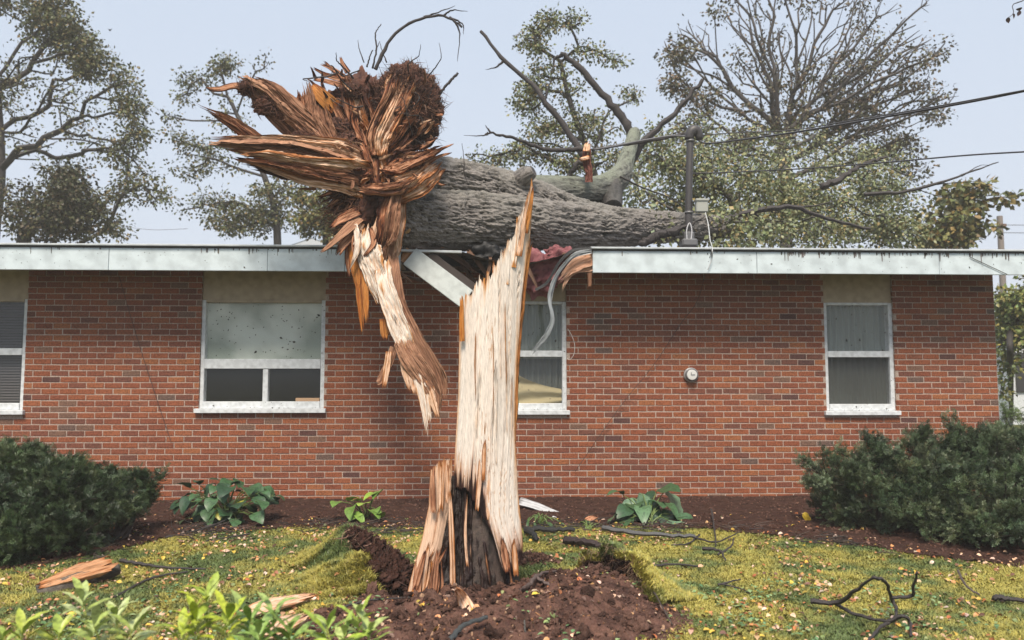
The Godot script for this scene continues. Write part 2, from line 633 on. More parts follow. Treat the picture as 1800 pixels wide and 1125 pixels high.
func build_house() -> void:
	var house := thing("brick_house", "long low red brick house with white fascia crushed under the fallen tree", "house", Vector3(0, 0, 0))
	var xl := -8.6
	var xr := 6.29
	var top := 2.72
	openings = [[-7.1, -5.317, 1.032, top], [-3.307, -1.853, 1.047, top], [0.188, 1.02, 1.022, top], [4.163, 5.022, 1.01, top]]
	# the mortar body: a wall with thickness, cut round the openings
	var s := Shape.new()
	var x := xl
	for o in openings + [[xr, 99, 0, 0]]:
		s.box(Vector3((x + o[0]) / 2, (top - 0.25) / 2, -0.1295), Vector3(o[0] - x, top + 0.25, 0.25), 0.002)
		if o[0] < xr:
			s.box(Vector3((o[0] + o[1]) / 2, (o[2] - 0.25) / 2, -0.1298), Vector3(o[1] - o[0] + 0.002, o[2] + 0.25, 0.25), 0.002)
		x = o[1]
	s.box(Vector3(xr - 0.125, (top - 0.25) / 2, -3.7), Vector3(0.25, top + 0.25, 6.86), 0.002)
	s.box(Vector3(xl + 0.125, (top - 0.25) / 2, -3.7), Vector3(0.25, top + 0.25, 6.86), 0.002)
	s.box(Vector3((xl + xr) / 2, (top - 0.25) / 2, -7.2), Vector3(xr - xl, top + 0.25, 0.14), 0.002)
	var wall := put("wall", s.flat(), M.mortar, house)
	# bricks in running bond
	var meshes := [brick_mesh(0.1958, 0), brick_mesh(0.1958, 1), brick_mesh(0.1958, 2)]
	var reds := [Color(0.288, 0.091, 0.042), Color(0.265, 0.082, 0.040), Color(0.237, 0.074, 0.039), Color(0.312, 0.104, 0.047), Color(0.251, 0.091, 0.051), Color(0.209, 0.072, 0.044), Color(0.330, 0.121, 0.051), Color(0.172, 0.067, 0.045), Color(0.195, 0.107, 0.074), Color(0.149, 0.093, 0.074), Color(0.112, 0.051, 0.043)]
	var odds := [18, 18, 16, 13, 12, 9, 6, 4, 3, 1, 1]
	var bag := []
	for k in reds.size():
		for j in odds[k]:
			bag.append(k)
	var mats := []
	for k in reds.size():
		var m: StandardMaterial3D = M.brick.duplicate()
		m.albedo_color = (reds[k] as Color).linear_to_srgb()
		mats.append(m)
	var all := []
	for row in 39:
		var y := row * COURSE + 0.005
		var bx := xl - (PITCH / 2 if row % 2 else 0.0)
		bx += R(-0.006, 0.006)
		while bx < xr:
			var a := bx
			var b := bx + 0.1958
			bx += PITCH
			for o in openings:
				if y + 0.055 > o[2] and a < o[1] and b > o[0]:
					if a < o[0] - 0.03:
						b = o[0]
					elif b > o[1] + 0.03:
						a = o[1]
					else:
						b = a
			b = minf(b, xr - 0.002)
			a = maxf(a, xl)
			if b - a < 0.02:
				continue
			var kind: int = pick(bag)
			var tone := nz.get_noise_2d(a * 45.0 + 77.0, y * 90.0)
			if tone > 0.25 and kind > 6:
				kind = 3
			elif tone < -0.28 and rng.randf() < 0.4:
				kind = pick([5, 7, 8])
			var xf := Transform3D(Basis(Vector3(0, 0, 1), R(-0.006, 0.006)).scaled_local(Vector3((b - a) / 0.1958, 1, 1)), Vector3(a, y + R(-0.0015, 0.0015), -0.02 + R(-0.0018, 0.0018)))
			all.append([xf, kind, a, y, pick([0, 1, 2])])
	# the right end wall turns the corner
	for row in 39:
		var z := -0.1 - (PITCH / 2 if row % 2 else 0.0)
		while z > -7.0:
			all.append([Transform3D(Basis(Vector3.UP, PI / 2), Vector3(xr + 0.0, row * COURSE + 0.005, z)), pick(bag), 99.0, 0.0, 0])
			z -= PITCH
	# those that show largest stand alone, the others are one part
	var near := []
	for k in all.size():
		var b = all[k]
		var bx2: float = b[2]
		var hidden: bool = bx2 > 90.0 or bx2 < -5.3 or (bx2 > -0.62 and bx2 < 0.36) or b[3] < 0.42 or b[3] > 2.3
		near.append([(Vector2(bx2 + 0.1, float(b[3]) - 1.4).length() if not hidden else 1000.0), k])
	near.sort_custom(func(p, q): return p[0] < q[0])
	var single := {}
	for k in 300:
		single[near[k][1]] = true
	var rest := []
	var rest_tones := []
	for k in all.size():
		if single.has(k):
			put_at("brick", meshes[all[k][4]], mats[all[k][1]], all[k][0], wall)
		else:
			rest.append(all[k][0])
			rest_tones.append(reds[all[k][1]])
	many("brickwork", meshes[1], M.brick, rest, rest_tones, wall)
	# roof deck and overhang, whole on both sides of the crushed bay
	var gx0: float = -0.909
	var gx1: float = 1.255
	var ft: float = 2.895
	var fb: float = 2.631
	var r := Shape.new()
	r.box(Vector3((xl - 0.4 + gx0) / 2, ft - 0.03, -3.365), Vector3(gx0 - xl + 0.4, 0.05, 7.87), 0.004)
	r.box(Vector3((gx1 + 6.36) / 2, ft - 0.03, -3.365), Vector3(6.36 - gx1, 0.05, 7.87), 0.004)
	r.box(Vector3(6.732, ft - 0.03, 0.47), Vector3(0.74, 0.05, 0.2), 0.004)
	r.box(Vector3((gx0 + gx1) / 2, ft - 0.032, -4.4), Vector3(gx1 - gx0, 0.05, 5.8), 0.004)
	var roof := put("roof", r.flat(), M.roof, house)
	var e := Shape.new()
	e.box(Vector3((xl - 0.4 + gx0) / 2, fb + 0.11, 0.291), Vector3(gx0 - xl + 0.4, 0.012, 0.595), 0.002)
	e.box(Vector3((gx1 + 6.3) / 2, fb + 0.11, 0.291), Vector3(6.3 - gx1, 0.012, 0.595), 0.002)
	put("soffit", e.flat(), M.soffit, roof)
	# fascia boards end to end, with a drip edge on top
	var runs := [[-9.0, -4.117], [-4.117 + 0.004, -2.383], [-2.383 + 0.004, gx0 - 0.62], [gx0 - 0.616, gx0], [gx1, 3.131], [3.131 + 0.004, 5.252], [5.252 + 0.004, 7.1]]
	for q in runs:
		var f := Shape.new()
		f.box(Vector3((q[0] + q[1]) / 2, (ft + fb) / 2 - 0.012, 0.605 + R(-0.001, 0.001)), Vector3(q[1] - q[0], ft - fb - 0.016, 0.03), 0.004)
		put("fascia_board", f.flat(), M.fascia, roof)
	for q in [[-9.0, gx0 + 0.02], [gx1 - 0.03, 7.12]]:
		var d := Shape.new()
		d.box(Vector3((q[0] + q[1]) / 2, ft + 0.012, 0.62), Vector3(q[1] - q[0], 0.022, 0.07), 0.004)
		put("drip_edge", d.flat(), M.flashing, roof)
		var gap := Shape.new()
		gap.box(Vector3((q[0] + q[1]) / 2, ft - 0.008, 0.6175), Vector3(q[1] - q[0] - 0.01, 0.014, 0.01), 0.002)
		put("drip_gap", gap.flat(), M.black, roof)
	# weather streaks and stuck bits of leaf on the fascia
	var st := Shape.new()
	for k in 150:
		var sx := R(-5.3, 6.4)
		if k < 90:
			sx = R(3.4, 6.6)
		elif k < 110:
			sx = R(-3.2, -1.3)
		if sx > gx0 - 0.06 and sx < gx1 + 0.06:
			continue
		var w := R(0.003, 0.011)
		var h := R(0.01, 0.11) * R(0.3, 1.0)
		var ty := ft - 0.02
		st.face(Vector3(sx - w, ty, 0.6235), Vector3(sx + w, ty, 0.6235), Vector3(sx + w * R(0.2, 0.9), ty - h, 0.6235), Vector3(sx - w * R(0.2, 0.9), ty - h, 0.6235), vary(Color(0.1, 0.085, 0.08), 0.4))
	put("weather_streaks", st.smooth(), M.plain, roof, "stuff")
	crushed_bay(house, roof, gx0, gx1, ft, fb)
	windows(house)
	# dark rooms behind the glass
	var room := Shape.new()
	for q in openings:
		room.box(Vector3((q[0] + q[1]) / 2, 1.9, -1.6), Vector3(q[1] - q[0] + 1.0, 1.8, 0.05), 0.002)
	room.box(Vector3((xl + xr) / 2, 0.02, -3.6), Vector3(xr - xl - 0.52, 0.04, 6.9), 0.002)
	room.box(Vector3((xl + gx0) / 2, 2.66, -3.7), Vector3(gx0 - xl - 0.3, 0.03, 6.8), 0.002)
	room.box(Vector3((xr + gx1) / 2, 2.66, -3.7), Vector3(xr - gx1 - 0.3, 0.03, 6.8), 0.002)
	room.box(Vector3((gx0 + gx1) / 2, 2.45, -0.9), Vector3(gx1 - gx0, 0.02, 1.2), 0.002)
	put("interior_partition", room.flat(), M.room, house)
	# scattered wet leaf bits stuck to panes, frames and fascia
	var xf := []
	var cols := []
	for k in 620:
		var p := Vector3.ZERO
		if k < 150:
			p = Vector3(R(-5.3, 6.4), R(fb + 0.01, ft - 0.02), 0.6235)
			if p.x > gx0 - 0.05 and p.x < gx1 + 0.05:
				continue
		elif k < 300:
			p = Vector3(R(openings[1][0] + 0.06, openings[1][1] - 0.06), R(1.62, 2.68), -0.056)
		elif k < 350:
			p = Vector3(R(openings[3][0] + 0.04, openings[3][1] - 0.06), R(1.1, 2.35), -0.056)
		elif k < 400:
			p = Vector3(R(openings[2][0] + 0.04, openings[2][1] - 0.06), R(1.1, 2.35), -0.056)
		else:
			if k > 510:
				continue
			var o = openings[1 + k % 3]
			p = Vector3(R(o[0] + 0.03, o[1] - 0.03), o[2] + 0.045 + 0.07 * pow(R(0, 1), 2.0), -0.012)
			if rng.randf() < 0.5:
				p = Vector3(o[1] - R(0.01, 0.05), R(o[2] + 0.1, 2.3), -0.0295)
		var sz := R(0.5, 1.0) * (1.6 if rng.randf() < 0.12 else 0.8)
		if k < 150 or k >= 400:
			sz *= 0.62
		xf.append(Transform3D(Basis(Vector3(0, 0, 1), R(0, TAU)) * Basis(Vector3(1, 0, 0), -PI / 2 + R(-0.1, 0.1)) * Basis.from_scale(Vector3.ONE * sz), p))
		cols.append(vary(Color(0.03, 0.026, 0.018), 0.5))
	many("leaf_specks", small_leaf(0.03, 0.018), M.leaf_bits, xf, cols, house)


func frame_box(parent: Node3D, called: String, x0: float, x1: float, y0: float, y1: float, z: float, depth: float, m: Material) -> void:
	var s := Shape.new()
	s.box(Vector3((x0 + x1) / 2, (y0 + y1) / 2, z - depth / 2), Vector3(x1 - x0, y1 - y0, depth), 0.004)
	put(called, s.flat(), m, parent)


func pane(parent: Node3D, x0: float, x1: float, y0: float, y1: float, z: float) -> void:
	var s := Shape.new()
	s.face(Vector3(x0, y1, z), Vector3(x1, y1, z), Vector3(x1, y0, z), Vector3(x0, y0, z))
	put("pane", s.flat(), M.glass, parent)


func curtain(parent: Node3D, called: String, x0: float, x1: float, y0: float, y1: float, z: float, m: Material, pitch := 0.075, deep := 0.022) -> void:
	var s := Shape.new()
	var n := int((x1 - x0) / pitch * 10.0)
	for j in 9:
		for k in n + 1:
			var x := lerpf(x0, x1, float(k) / n)
			var y := lerpf(y1, y0, j / 8.0)
			var ph := x / pitch * TAU + 1.6 * nz.get_noise_1d(x * 300.0)
			s.vert(Vector3(x, y, z + deep * sin(ph) * (0.7 + 0.5 * nz.get_noise_2d(x * 200.0, y * 30.0))), Vector2(x, y))
	for j in 8:
		for k in n:
			var a := j * (n + 1) + k
			s.quad(a, a + 1, a + n + 2, a + n + 1)
	put(called, s.smooth(), m, parent)


func windows(house: Node3D) -> void:
	var zf := -0.03        # front of the frames, set back in the brick
	for k in 4:
		var o = openings[k]
		var w := thing_part("window", house)
		var x0: float = o[0]
		var x1: float = o[1]
		var y0: float = o[2]
		var yh: float = 2.368        # underside of the panel over the window
		if k == 3 or k == 2:
			yh = 2.361
		var ym: float = 1.607
		# sill, jambs, head panel
		frame_box(w, "sill", x0 - 0.035, x1 + 0.03, y0 - 0.012, y0 + 0.04, 0.05, 0.16, M.white)
		frame_box(w, "jamb", x0, x0 + 0.045, y0 + 0.041, yh, zf, 0.1, M.white)
		frame_box(w, "jamb", x1 - 0.05, x1, y0 + 0.041, yh, zf, 0.1, M.white)
		frame_box(w, "head_panel", x0, x1, yh + 0.002, 2.72, zf - 0.01, 0.03, M.beige)
		frame_box(w, "head_rail", x0 + 0.046, x1 - 0.051, yh - 0.03, yh + 0.003, zf + 0.004, 0.09, M.beige if k < 2 else M.white)
		frame_box(w, "bottom_rail", x0 + 0.046, x1 - 0.051, y0 + 0.041, y0 + 0.12, zf + 0.01, 0.1, M.white)
		var ix0 := x0 + 0.046
		var ix1 := x1 - 0.051
		if k == 1:
			frame_box(w, "transom", ix0, ix1, 1.553, 1.667, zf + 0.006, 0.09, M.white)
			var mx: float = -2.546
			frame_box(w, "mullion", mx - 0.03, mx + 0.03, y0 + 0.121, 1.547, zf + 0.003, 0.08, M.white)
			pane(w, ix0, ix1, 1.667, yh - 0.03, zf - 0.03)
			pane(w, ix0, mx - 0.03, y0 + 0.121, 1.547, zf - 0.035)
			pane(w, mx + 0.03, ix1, y0 + 0.121, 1.547, zf - 0.035)
			# a pale blind behind the big pane, with folds that catch the light
			var s := Shape.new()
			for j in 21:
				for i in 31:
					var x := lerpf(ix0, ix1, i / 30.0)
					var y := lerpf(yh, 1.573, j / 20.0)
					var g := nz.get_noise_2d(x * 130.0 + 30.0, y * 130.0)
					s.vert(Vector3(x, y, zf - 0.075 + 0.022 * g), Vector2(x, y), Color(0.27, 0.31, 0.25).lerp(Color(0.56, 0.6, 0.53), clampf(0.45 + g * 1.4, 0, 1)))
			for j in 20:
				for i in 30:
					var a := j * 31 + i
					s.quad(a, a + 1, a + 32, a + 31)
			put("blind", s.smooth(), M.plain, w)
			# box on the inner ledge of the right lower pane
			frame_box(w, "ledge_board", mx + 0.34, ix1 - 0.02, y0 + 0.121, y0 + 0.16, zf - 0.07, 0.06, M.tan)
		else:
			var ty0: float = 1.71 if k == 0 else 1.696
			var ty1: float = 1.79 if k == 0 else 1.771
			frame_box(w, "meeting_rail", ix0, ix1, ty0, ty1, zf + 0.008, 0.09, M.white)
			pane(w, ix0, ix1, ty1, yh - 0.03, zf - 0.03)
			pane(w, ix0, ix1, y0 + 0.121, ty0, zf - 0.045)
			if k == 3:
				var sc := Shape.new()
				sc.face(Vector3(ix0, ty0, zf - 0.038), Vector3(ix1, ty0, zf - 0.038), Vector3(ix1, y0 + 0.121, zf - 0.038), Vector3(ix0, y0 + 0.121, zf - 0.038))
				put("insect_screen", sc.flat(), M.screen, w)
			if k == 0:
				for j in 38:
					var y := y0 + 0.15 + j * 0.032
					if y < yh - 0.04:
						var q := Shape.new()
						q.box(Vector3((ix0 + ix1) / 2, y, zf - 0.1), Vector3(ix1 - ix0, 0.002, 0.028), 0.0005, Basis(Vector3(1, 0, 0), 1.0))
						put("blind_slat", q.flat(), M.blind, w)
				frame_box(w, "blind_backing", ix0, ix1, y0 + 0.1, yh, zf - 0.16, 0.02, M.black)
			else:
				curtain(w, "curtain", ix0 - 0.04, ix1 + 0.04, ty0 - 0.02 if k == 2 else y0 + 0.1, yh, zf - 0.11, M.curtain)
				if k == 2:
					curtain(w, "curtain_behind", ix0 - 0.04, ix1 + 0.04, y0 + 0.1, ty0 + 0.05, zf - 0.17, M.dark_curtain)
					# the lower curtain has slumped into a tan swag
					var s := Shape.new()
					for j in 31:
						for i in 31:
							var u := i / 30.0
							var v := j / 30.0
							var topy := lerpf(1.691, 1.312, pow(u, 0.6))
							var boty := y0 + 0.1
							var y := lerpf(topy, boty, v) - 0.03 * sin(u * PI)
							var fold := 0.03 * sin(v * 13.0 + u * 5.0 + 2.0 * nz.get_noise_2d(u * 90.0, v * 60.0))
							s.vert(Vector3(lerpf(ix0 - 0.02, ix1, u), y, zf - 0.1 + fold * (1.0 - 0.4 * u)), Vector2(u, v))
					for j in 30:
						for i in 30:
							var a := j * 31 + i
							s.quad(a, a + 1, a + 32, a + 31)
					put("slumped_curtain", s.smooth(), M.tan_cloth, w)


func thing_part(called: String, parent: Node3D) -> Node3D:
	var o := Node3D.new()
	o.name = numbered(called, parent)
	parent.add_child(o, true)
	return o


func crushed_bay(house: Node3D, roof: Node3D, gx0: float, gx1: float, ft: float, fb: float) -> void:
	# broken fascia board, hinged down at its left end
	var a: Vector3 = Vector3(-0.791, 2.785, 0.66)
	var b: Vector3 = Vector3(-0.179, 2.32, 0.74)
	var dx := (b - a).normalized()
	var dz := (Vector3(0, 0.12, 1) - dx * dx.dot(Vector3(0, 0.12, 1))).normalized()
	var s := Shape.new()
	s.box((a + b) / 2, Vector3(a.distance_to(b) + 0.03, 0.235, 0.03), 0.005, Basis(dx, dz.cross(dx), dz))
	put("broken_fascia_board", s.flat(), M.fascia_dirty, roof)
	var s2 := Shape.new()
	s2.box((a + b) / 2 + dz.cross(dx) * 0.16 - dz * 0.05 + dx * 0.06, Vector3(a.distance_to(b) * 0.82, 0.085, 0.04), 0.004, Basis(dx, dz.cross(dx), dz))
	put("broken_batten", s2.flat(), M.dark_wood, roof)
	# what is left of the drip edge over the hole
	var s3 := Shape.new()
	var c: Vector3 = Vector3(-0.902, 2.86, 0.63)
	var d: Vector3 = Vector3(-0.222, 2.851, 0.63)
	s3.box((c + d) / 2, Vector3(c.distance_to(d), 0.028, 0.06), 0.004, Basis(Vector3(0, 0, 1), -0.02))
	put("bent_drip_edge", s3.flat(), M.flashing, roof)
	# rafters and boards broken in the hole
	for q in [[Vector3(-0.709, 2.931, 0.25), Vector3(-0.057, 2.539, 0.2), 0.045], [Vector3(-0.316, 2.924, 0.1), Vector3(0.023, 2.394, 0.3), 0.04], [Vector3(-0.976, 2.655, 0.2), Vector3(-0.689, 2.563, 0.3), 0.03], [Vector3(-0.756, 2.758, 0.05), Vector3(0.228, 2.743, 0), 0.05], [Vector3(0.363, 2.868, 0.05), Vector3(1.121, 2.776, 0), 0.05]]:
		var r := Shape.new()
		var u: Vector3 = (q[1] - q[0])
		r.box((q[0] + q[1]) / 2, Vector3(u.length(), q[2], 0.04), 0.003, spun(u, 0.2) * Basis(Vector3.UP, PI / 2))
		put("broken_rafter", r.flat(), M.old_wood, roof)
	for q in [[Vector3(-0.497, 2.917, 0.5), Vector3(0.009, 2.613, 0.35), 0.08], [Vector3(0.217, 2.903, 0.45), Vector3(0.378, 2.556, 0.5), 0.06], [Vector3(0.443, 2.857, 0.5), Vector3(0.65, 2.415, 0.6), 0.05], [Vector3(-0.175, 2.923, 0.4), Vector3(0.152, 2.476, 0.45), 0.05], [Vector3(0.899, 2.847, 0.5), Vector3(1.2, 2.764, 0.45), 0.07], [Vector3(-0.934, 2.652, 0.6), Vector3(-0.753, 2.484, 0.62), 0.03], [Vector3(0.099, 2.829, 0.5), Vector3(0.035, 2.496, 0.55), 0.04]]:
		var bd := Shape.new()
		ribbon(bd, [q[0], (q[0] + q[1]) / 2.0 + rdir() * 0.02, q[1]], [q[2], q[2], float(q[2]) * 0.4], Vector3(R(-0.5, 0.5), R(-0.2, 0.5), 1), 0.02, 10, 16, [Color(0.05, 0.03, 0.024), Color(0.16, 0.09, 0.06), Color(0.3, 0.17, 0.11)], {"jag0": 0.1, "jag1": 0.35, "bias": R(0.1, 0.5), "edge": 0.2})
		put("broken_board", bd.smooth(), M.wood, roof)
	# sagging roof sheet under the trunk
	var m := Shape.new()
	for j in 25:
		for i in 61:
			var u := i / 60.0
			var v := j / 24.0
			var x := lerpf(-0.609, 1.279, u)
			var sag := pw([[0.0, 0.0], [0.15, 0.01], [0.35, 0.12], [0.55, 0.2], [0.7, 0.14], [0.88, 0.02], [1.0, 0.0]], u)
			var z := lerpf(0.6 - 0.1 * absf(nz.get_noise_1d(u * 300.0)), -1.6, v)
			var y := ft + 0.01 - sag * (1.0 - 0.5 * v) + 0.05 * nz.get_noise_2d(u * 380.0, v * 150.0) * (0.3 + 3.0 * sag)
			m.vert(Vector3(x, y, z), Vector2(u, v), Color.WHITE)
	for j in 24:
		for i in 60:
			var k := j * 61 + i
			m.quad(k, k + 1, k + 62, k + 61)
	put("torn_roof_sheet", m.smooth(), M.membrane, roof)
	# pink insulation pushed out of the roof
	var p := Shape.new()
	blob(p, Vector3(0.685, 2.677, 0.3), Vector3(0.26, 0.24, 0.16), 56, 36, 0.42, 95.0, [Color(0.2, 0.075, 0.085), Color(0.42, 0.17, 0.18), Color(0.55, 0.27, 0.27)], 4.0)
	blob(p, Vector3(0.924, 2.84, 0.25), Vector3(0.2, 0.14, 0.14), 40, 28, 0.42, 110.0, [Color(0.2, 0.075, 0.085), Color(0.38, 0.15, 0.16), Color(0.5, 0.25, 0.25)], 9.0)
	put("pink_insulation", p.smooth(), M.fluff, roof)
	var g := Shape.new()
	blob(g, Vector3(0.156, 2.843, 0.2), Vector3(0.34, 0.16, 0.25), 48, 30, 0.4, 90.0, [Color(0.03, 0.03, 0.035), Color(0.09, 0.09, 0.1)], 2.0)
	put("crumpled_felt", g.smooth(), M.membrane, roof)
	# torn rafter end, raw wood, at the right edge of the hole
	var w := Shape.new()
	var fresh := [Color(0.3, 0.12, 0.06), Color(0.6, 0.32, 0.2), Color(0.72, 0.47, 0.34)]
	ribbon(w, [Vector3(1.274, 2.81, 0.58), Vector3(1.053, 2.705, 0.58), Vector3(0.858, 2.522, 0.58)], [0.169, 0.143, 0.039], Vector3(0, 0.2, 1), 0.05, 14, 24, fresh, {"jag1": 0.35, "seed": 31.0})
	ribbon(w, [Vector3(1.263, 2.696, 0.56), Vector3(1.022, 2.629, 0.56), Vector3(0.891, 2.402, 0.56)], [0.078, 0.058, 0.019], Vector3(0, 0.2, 1), 0.03, 8, 18, fresh, {"jag1": 0.3, "seed": 37.0})
	ribbon(w, [Vector3(1.225, 2.645, 0.55), Vector3(1.223, 2.437, 0.55)], [0.065, 0.033], Vector3(0, 0, 1), 0.02, 6, 10, [Color(0.12, 0.06, 0.04), Color(0.3, 0.15, 0.09)], {"jag1": 0.4})
	put("torn_rafter_end", w.smooth(), M.wood, roof)
	ribbon_part("torn_rafter_end", [Vector3(-0.797, 2.872, 0.6), Vector3(-0.86, 2.794, 0.6), Vector3(-0.91, 2.73, 0.6)], [0.117, 0.104, 0.032], 7.0, roof)
	# white edge strip peeled off the roof and dangling
	var e := Shape.new()
	ribbon(e, [Vector3(1.237, 2.875, 0.66), Vector3(1.056, 2.834, 0.67), Vector3(0.913, 2.702, 0.68), Vector3(0.796, 2.514, 0.69), Vector3(0.751, 2.323, 0.69), Vector3(0.789, 2.101, 0.68), Vector3(0.707, 1.898, 0.67), Vector3(0.542, 1.709, 0.66)], [0.032, 0.039, 0.032, 0.039, 0.039, 0.051, 0.064, 0.058], Vector3(0.6, 0, 1), 0.006, 8, 70, [Color(0.5, 0.52, 0.53), Color(0.74, 0.75, 0.76), Color(0.3, 0.3, 0.31)], {"jag1": 0.06, "rough": 0.005, "seed": 3.0, "edge": 0.2, "bias": 0.35})
	ribbon(e, [Vector3(1.238, 2.857, 0.65), Vector3(1.032, 2.798, 0.65), Vector3(0.89, 2.655, 0.65), Vector3(0.812, 2.487, 0.65), Vector3(0.773, 2.263, 0.65), Vector3(0.811, 2.065, 0.65), Vector3(0.746, 1.912, 0.65)], [0.026, 0.032, 0.026, 0.026, 0.026, 0.019, 0.013], Vector3(-0.3, 0.2, 1), 0.004, 6, 50, [Color(0.2, 0.2, 0.21), Color(0.6, 0.61, 0.62)], {"jag1": 0.05, "rough": 0.004, "seed": 6.0})
	put("dangling_edge_strip", e.smooth(), M.flashing, roof)
	var e2 := Shape.new()
	ribbon(e2, [Vector3(1.237, 2.895, 0.66), Vector3(1.031, 2.874, 0.66), Vector3(0.877, 2.744, 0.66), Vector3(0.735, 2.512, 0.66), Vector3(0.594, 2.421, 0.66)], [0.032, 0.039, 0.032, 0.032, 0.026], Vector3(0.2, 0.3, 1), 0.005, 4, 40, [Color(0.06, 0.06, 0.07), Color(0.12, 0.12, 0.13)], {"jag1": 0.02, "rough": 0.002, "seed": 5.0})
	put("dangling_seal_strip", e2.smooth(), M.membrane, roof)


func ribbon_part(called: String, pts: Array, widths: Array, sd: float, parent: Node3D) -> void:
	var w := Shape.new()
	ribbon(w, pts, widths, Vector3(0, 0.2, 1), 0.03, 8, 16, [Color(0.35, 0.14, 0.05), Color(0.6, 0.3, 0.13), Color(0.7, 0.45, 0.3)], {"jag1": 0.3, "seed": sd})
	put(called, w.smooth(), M.wood, parent)


# ---------- torn wood colours (real base colours) ----------
var CREAM := [Color(0.680, 0.468, 0.329), Color(0.824, 0.666, 0.551), Color(0.880, 0.770, 0.678), Color(0.880, 0.801, 0.721), Color(0.824, 0.593, 0.424), Color(0.567, 0.239, 0.064)]
var FRESH := [Color(0.360, 0.146, 0.062), Color(0.660, 0.366, 0.213), Color(0.864, 0.610, 0.450), Color(0.792, 0.512, 0.338), Color(0.504, 0.207, 0.075), Color(0.300, 0.110, 0.037)]
var RUSSET := [Color(0.052, 0.020, 0.014), Color(0.195, 0.077, 0.041), Color(0.416, 0.192, 0.106), Color(0.598, 0.320, 0.194), Color(0.338, 0.122, 0.053), Color(0.091, 0.033, 0.020)]
var ORANGE := [Color(0.36, 0.1, 0.02), Color(0.52, 0.18, 0.035), Color(0.58, 0.25, 0.07), Color(0.26, 0.08, 0.02)]
var DARK := [Color(0.018, 0.01, 0.009), Color(0.05, 0.022, 0.018), Color(0.1, 0.045, 0.032), Color(0.16, 0.07, 0.045)]
var BARKY := [Color(0.072, 0.034, 0.022), Color(0.192, 0.090, 0.053), Color(0.336, 0.168, 0.102), Color(0.432, 0.234, 0.144)]


func splinter(parent: Node3D, called: String, pts: Array, widths: Array, facing: Vector3, thick: float, pal: Array, o := {}) -> MeshInstance3D:
	var s := Shape.new()
	var wmax: float = widths.max()
	ribbon(s, pts, widths, facing, thick, int(clampf(wmax / 0.0045, 12, 56)), int(o.get("nv", 40)), pal, o)
	return put(called, s.smooth(), M.wood, parent)


# a thick spike made of several torn strands that part from one another
func bundle(parent: Node3D, pts: Array, widths: Array, facing: Vector3, thick: float, n: int, pals: Array, o := {}) -> void:
	for k in n:
		var f := (k + 0.5) / n - 0.5
		var line := []
		var wid := []
		var cut := R(0.0, 0.3) if k != n / 2 else -0.2
		var dz := R(-0.035, 0.045) - 0.1 * f * f
		for j in pts.size():
			var p: Vector3 = pts[j]
			var tan: Vector3 = (pts[mini(j + 1, pts.size() - 1)] - pts[maxi(j - 1, 0)]).normalized()
			var nrm := (facing - tan * facing.dot(tan)).normalized()
			var side := tan.cross(nrm)
			var w: float = at_list(widths, float(j) / (pts.size() - 1))
			if j == pts.size() - 1:
				p = p.lerp(pts[j - 1], cut)
			line.append(p + side * f * w * 1.05 + nrm * dz + rdir() * 0.012)
			wid.append(w / n * R(1.35, 2.0) * (0.75 if j == pts.size() - 1 else 1.0))
		var q := o.duplicate()
		q.erase("seed")
		q["bias"] = float(o.get("bias", 0.45)) + R(-0.14, 0.16)
		q["jag1"] = R(0.16, 0.34)
		q["rough"] = R(0.012, 0.022)
		q["wild"] = 1.3
		q["tonal"] = 0.8
		q["nv"] = 70
		q["twist"] = R(-0.9, 0.9)
		splinter(parent, "splinter", line, wid, (facing + rdir() * 0.45).normalized(), thick * R(0.7, 1.2), pick(pals), q)


func hairs(parent: Node3D, called: String, at: Vector3, size: Vector3, n: int, len_: float, cols: Array, pull := Vector3.ZERO) -> void:
	var xf := []
	var cc := []
	for k in n:
		var d := rdir()
		if d.z < -0.3:
			d.z = -d.z
		var p := at + d * size * R(0.82, 1.02)
		var dir := (d + rdir() * 0.9 + pull).normalized()
		var l := len_ * R(0.3, 1.0) * (2.0 if rng.randf() < 0.06 else 1.0)
		xf.append(Transform3D(spun(dir, R(0, TAU)) * Basis.from_scale(Vector3(R(0.6, 1.6), R(0.6, 1.6), l)), p))
		cc.append(vary(pick(cols), 0.4))
	var s := Shape.new()
	s.tube(path([Vector3(0, 0, 0), Vector3(0.02, 0.0, 0.4), Vector3(-0.01, -0.06, 1.0)], 4), PackedFloat32Array([0.0035, 0.003, 0.0025, 0.002, 0.0006]), 4)
	many(called, s.smooth(), M.wood_plain, xf, cc, parent)


func twig(s: Shape, pts: Array, r0: float, r1: float, n := 14, sides := 6, col := Color(0.05, 0.042, 0.04)) -> void:
	var p := path(pts, n)
	var rr := PackedFloat32Array()
	for k in n + 1:
		rr.push_back(lerpf(r0, r1, float(k) / n) * R(0.88, 1.14))
		if k > 0 and k < n:
			p[k] += rdir() * r0 * 0.35
	s.tube(p, rr, sides, col)


func branch(parent: Node3D, called: String, pts: Array, r0: float, r1: float, sides: Array = []) -> void:
	var s := Shape.new()
	twig(s, pts, r0, r1, 22, 8)
	for q in sides:
		twig(s, q, r1 * 0.8 + 0.004, 0.0025, 10, 5)
	put(called, s.smooth(), M.bark_plain, parent)


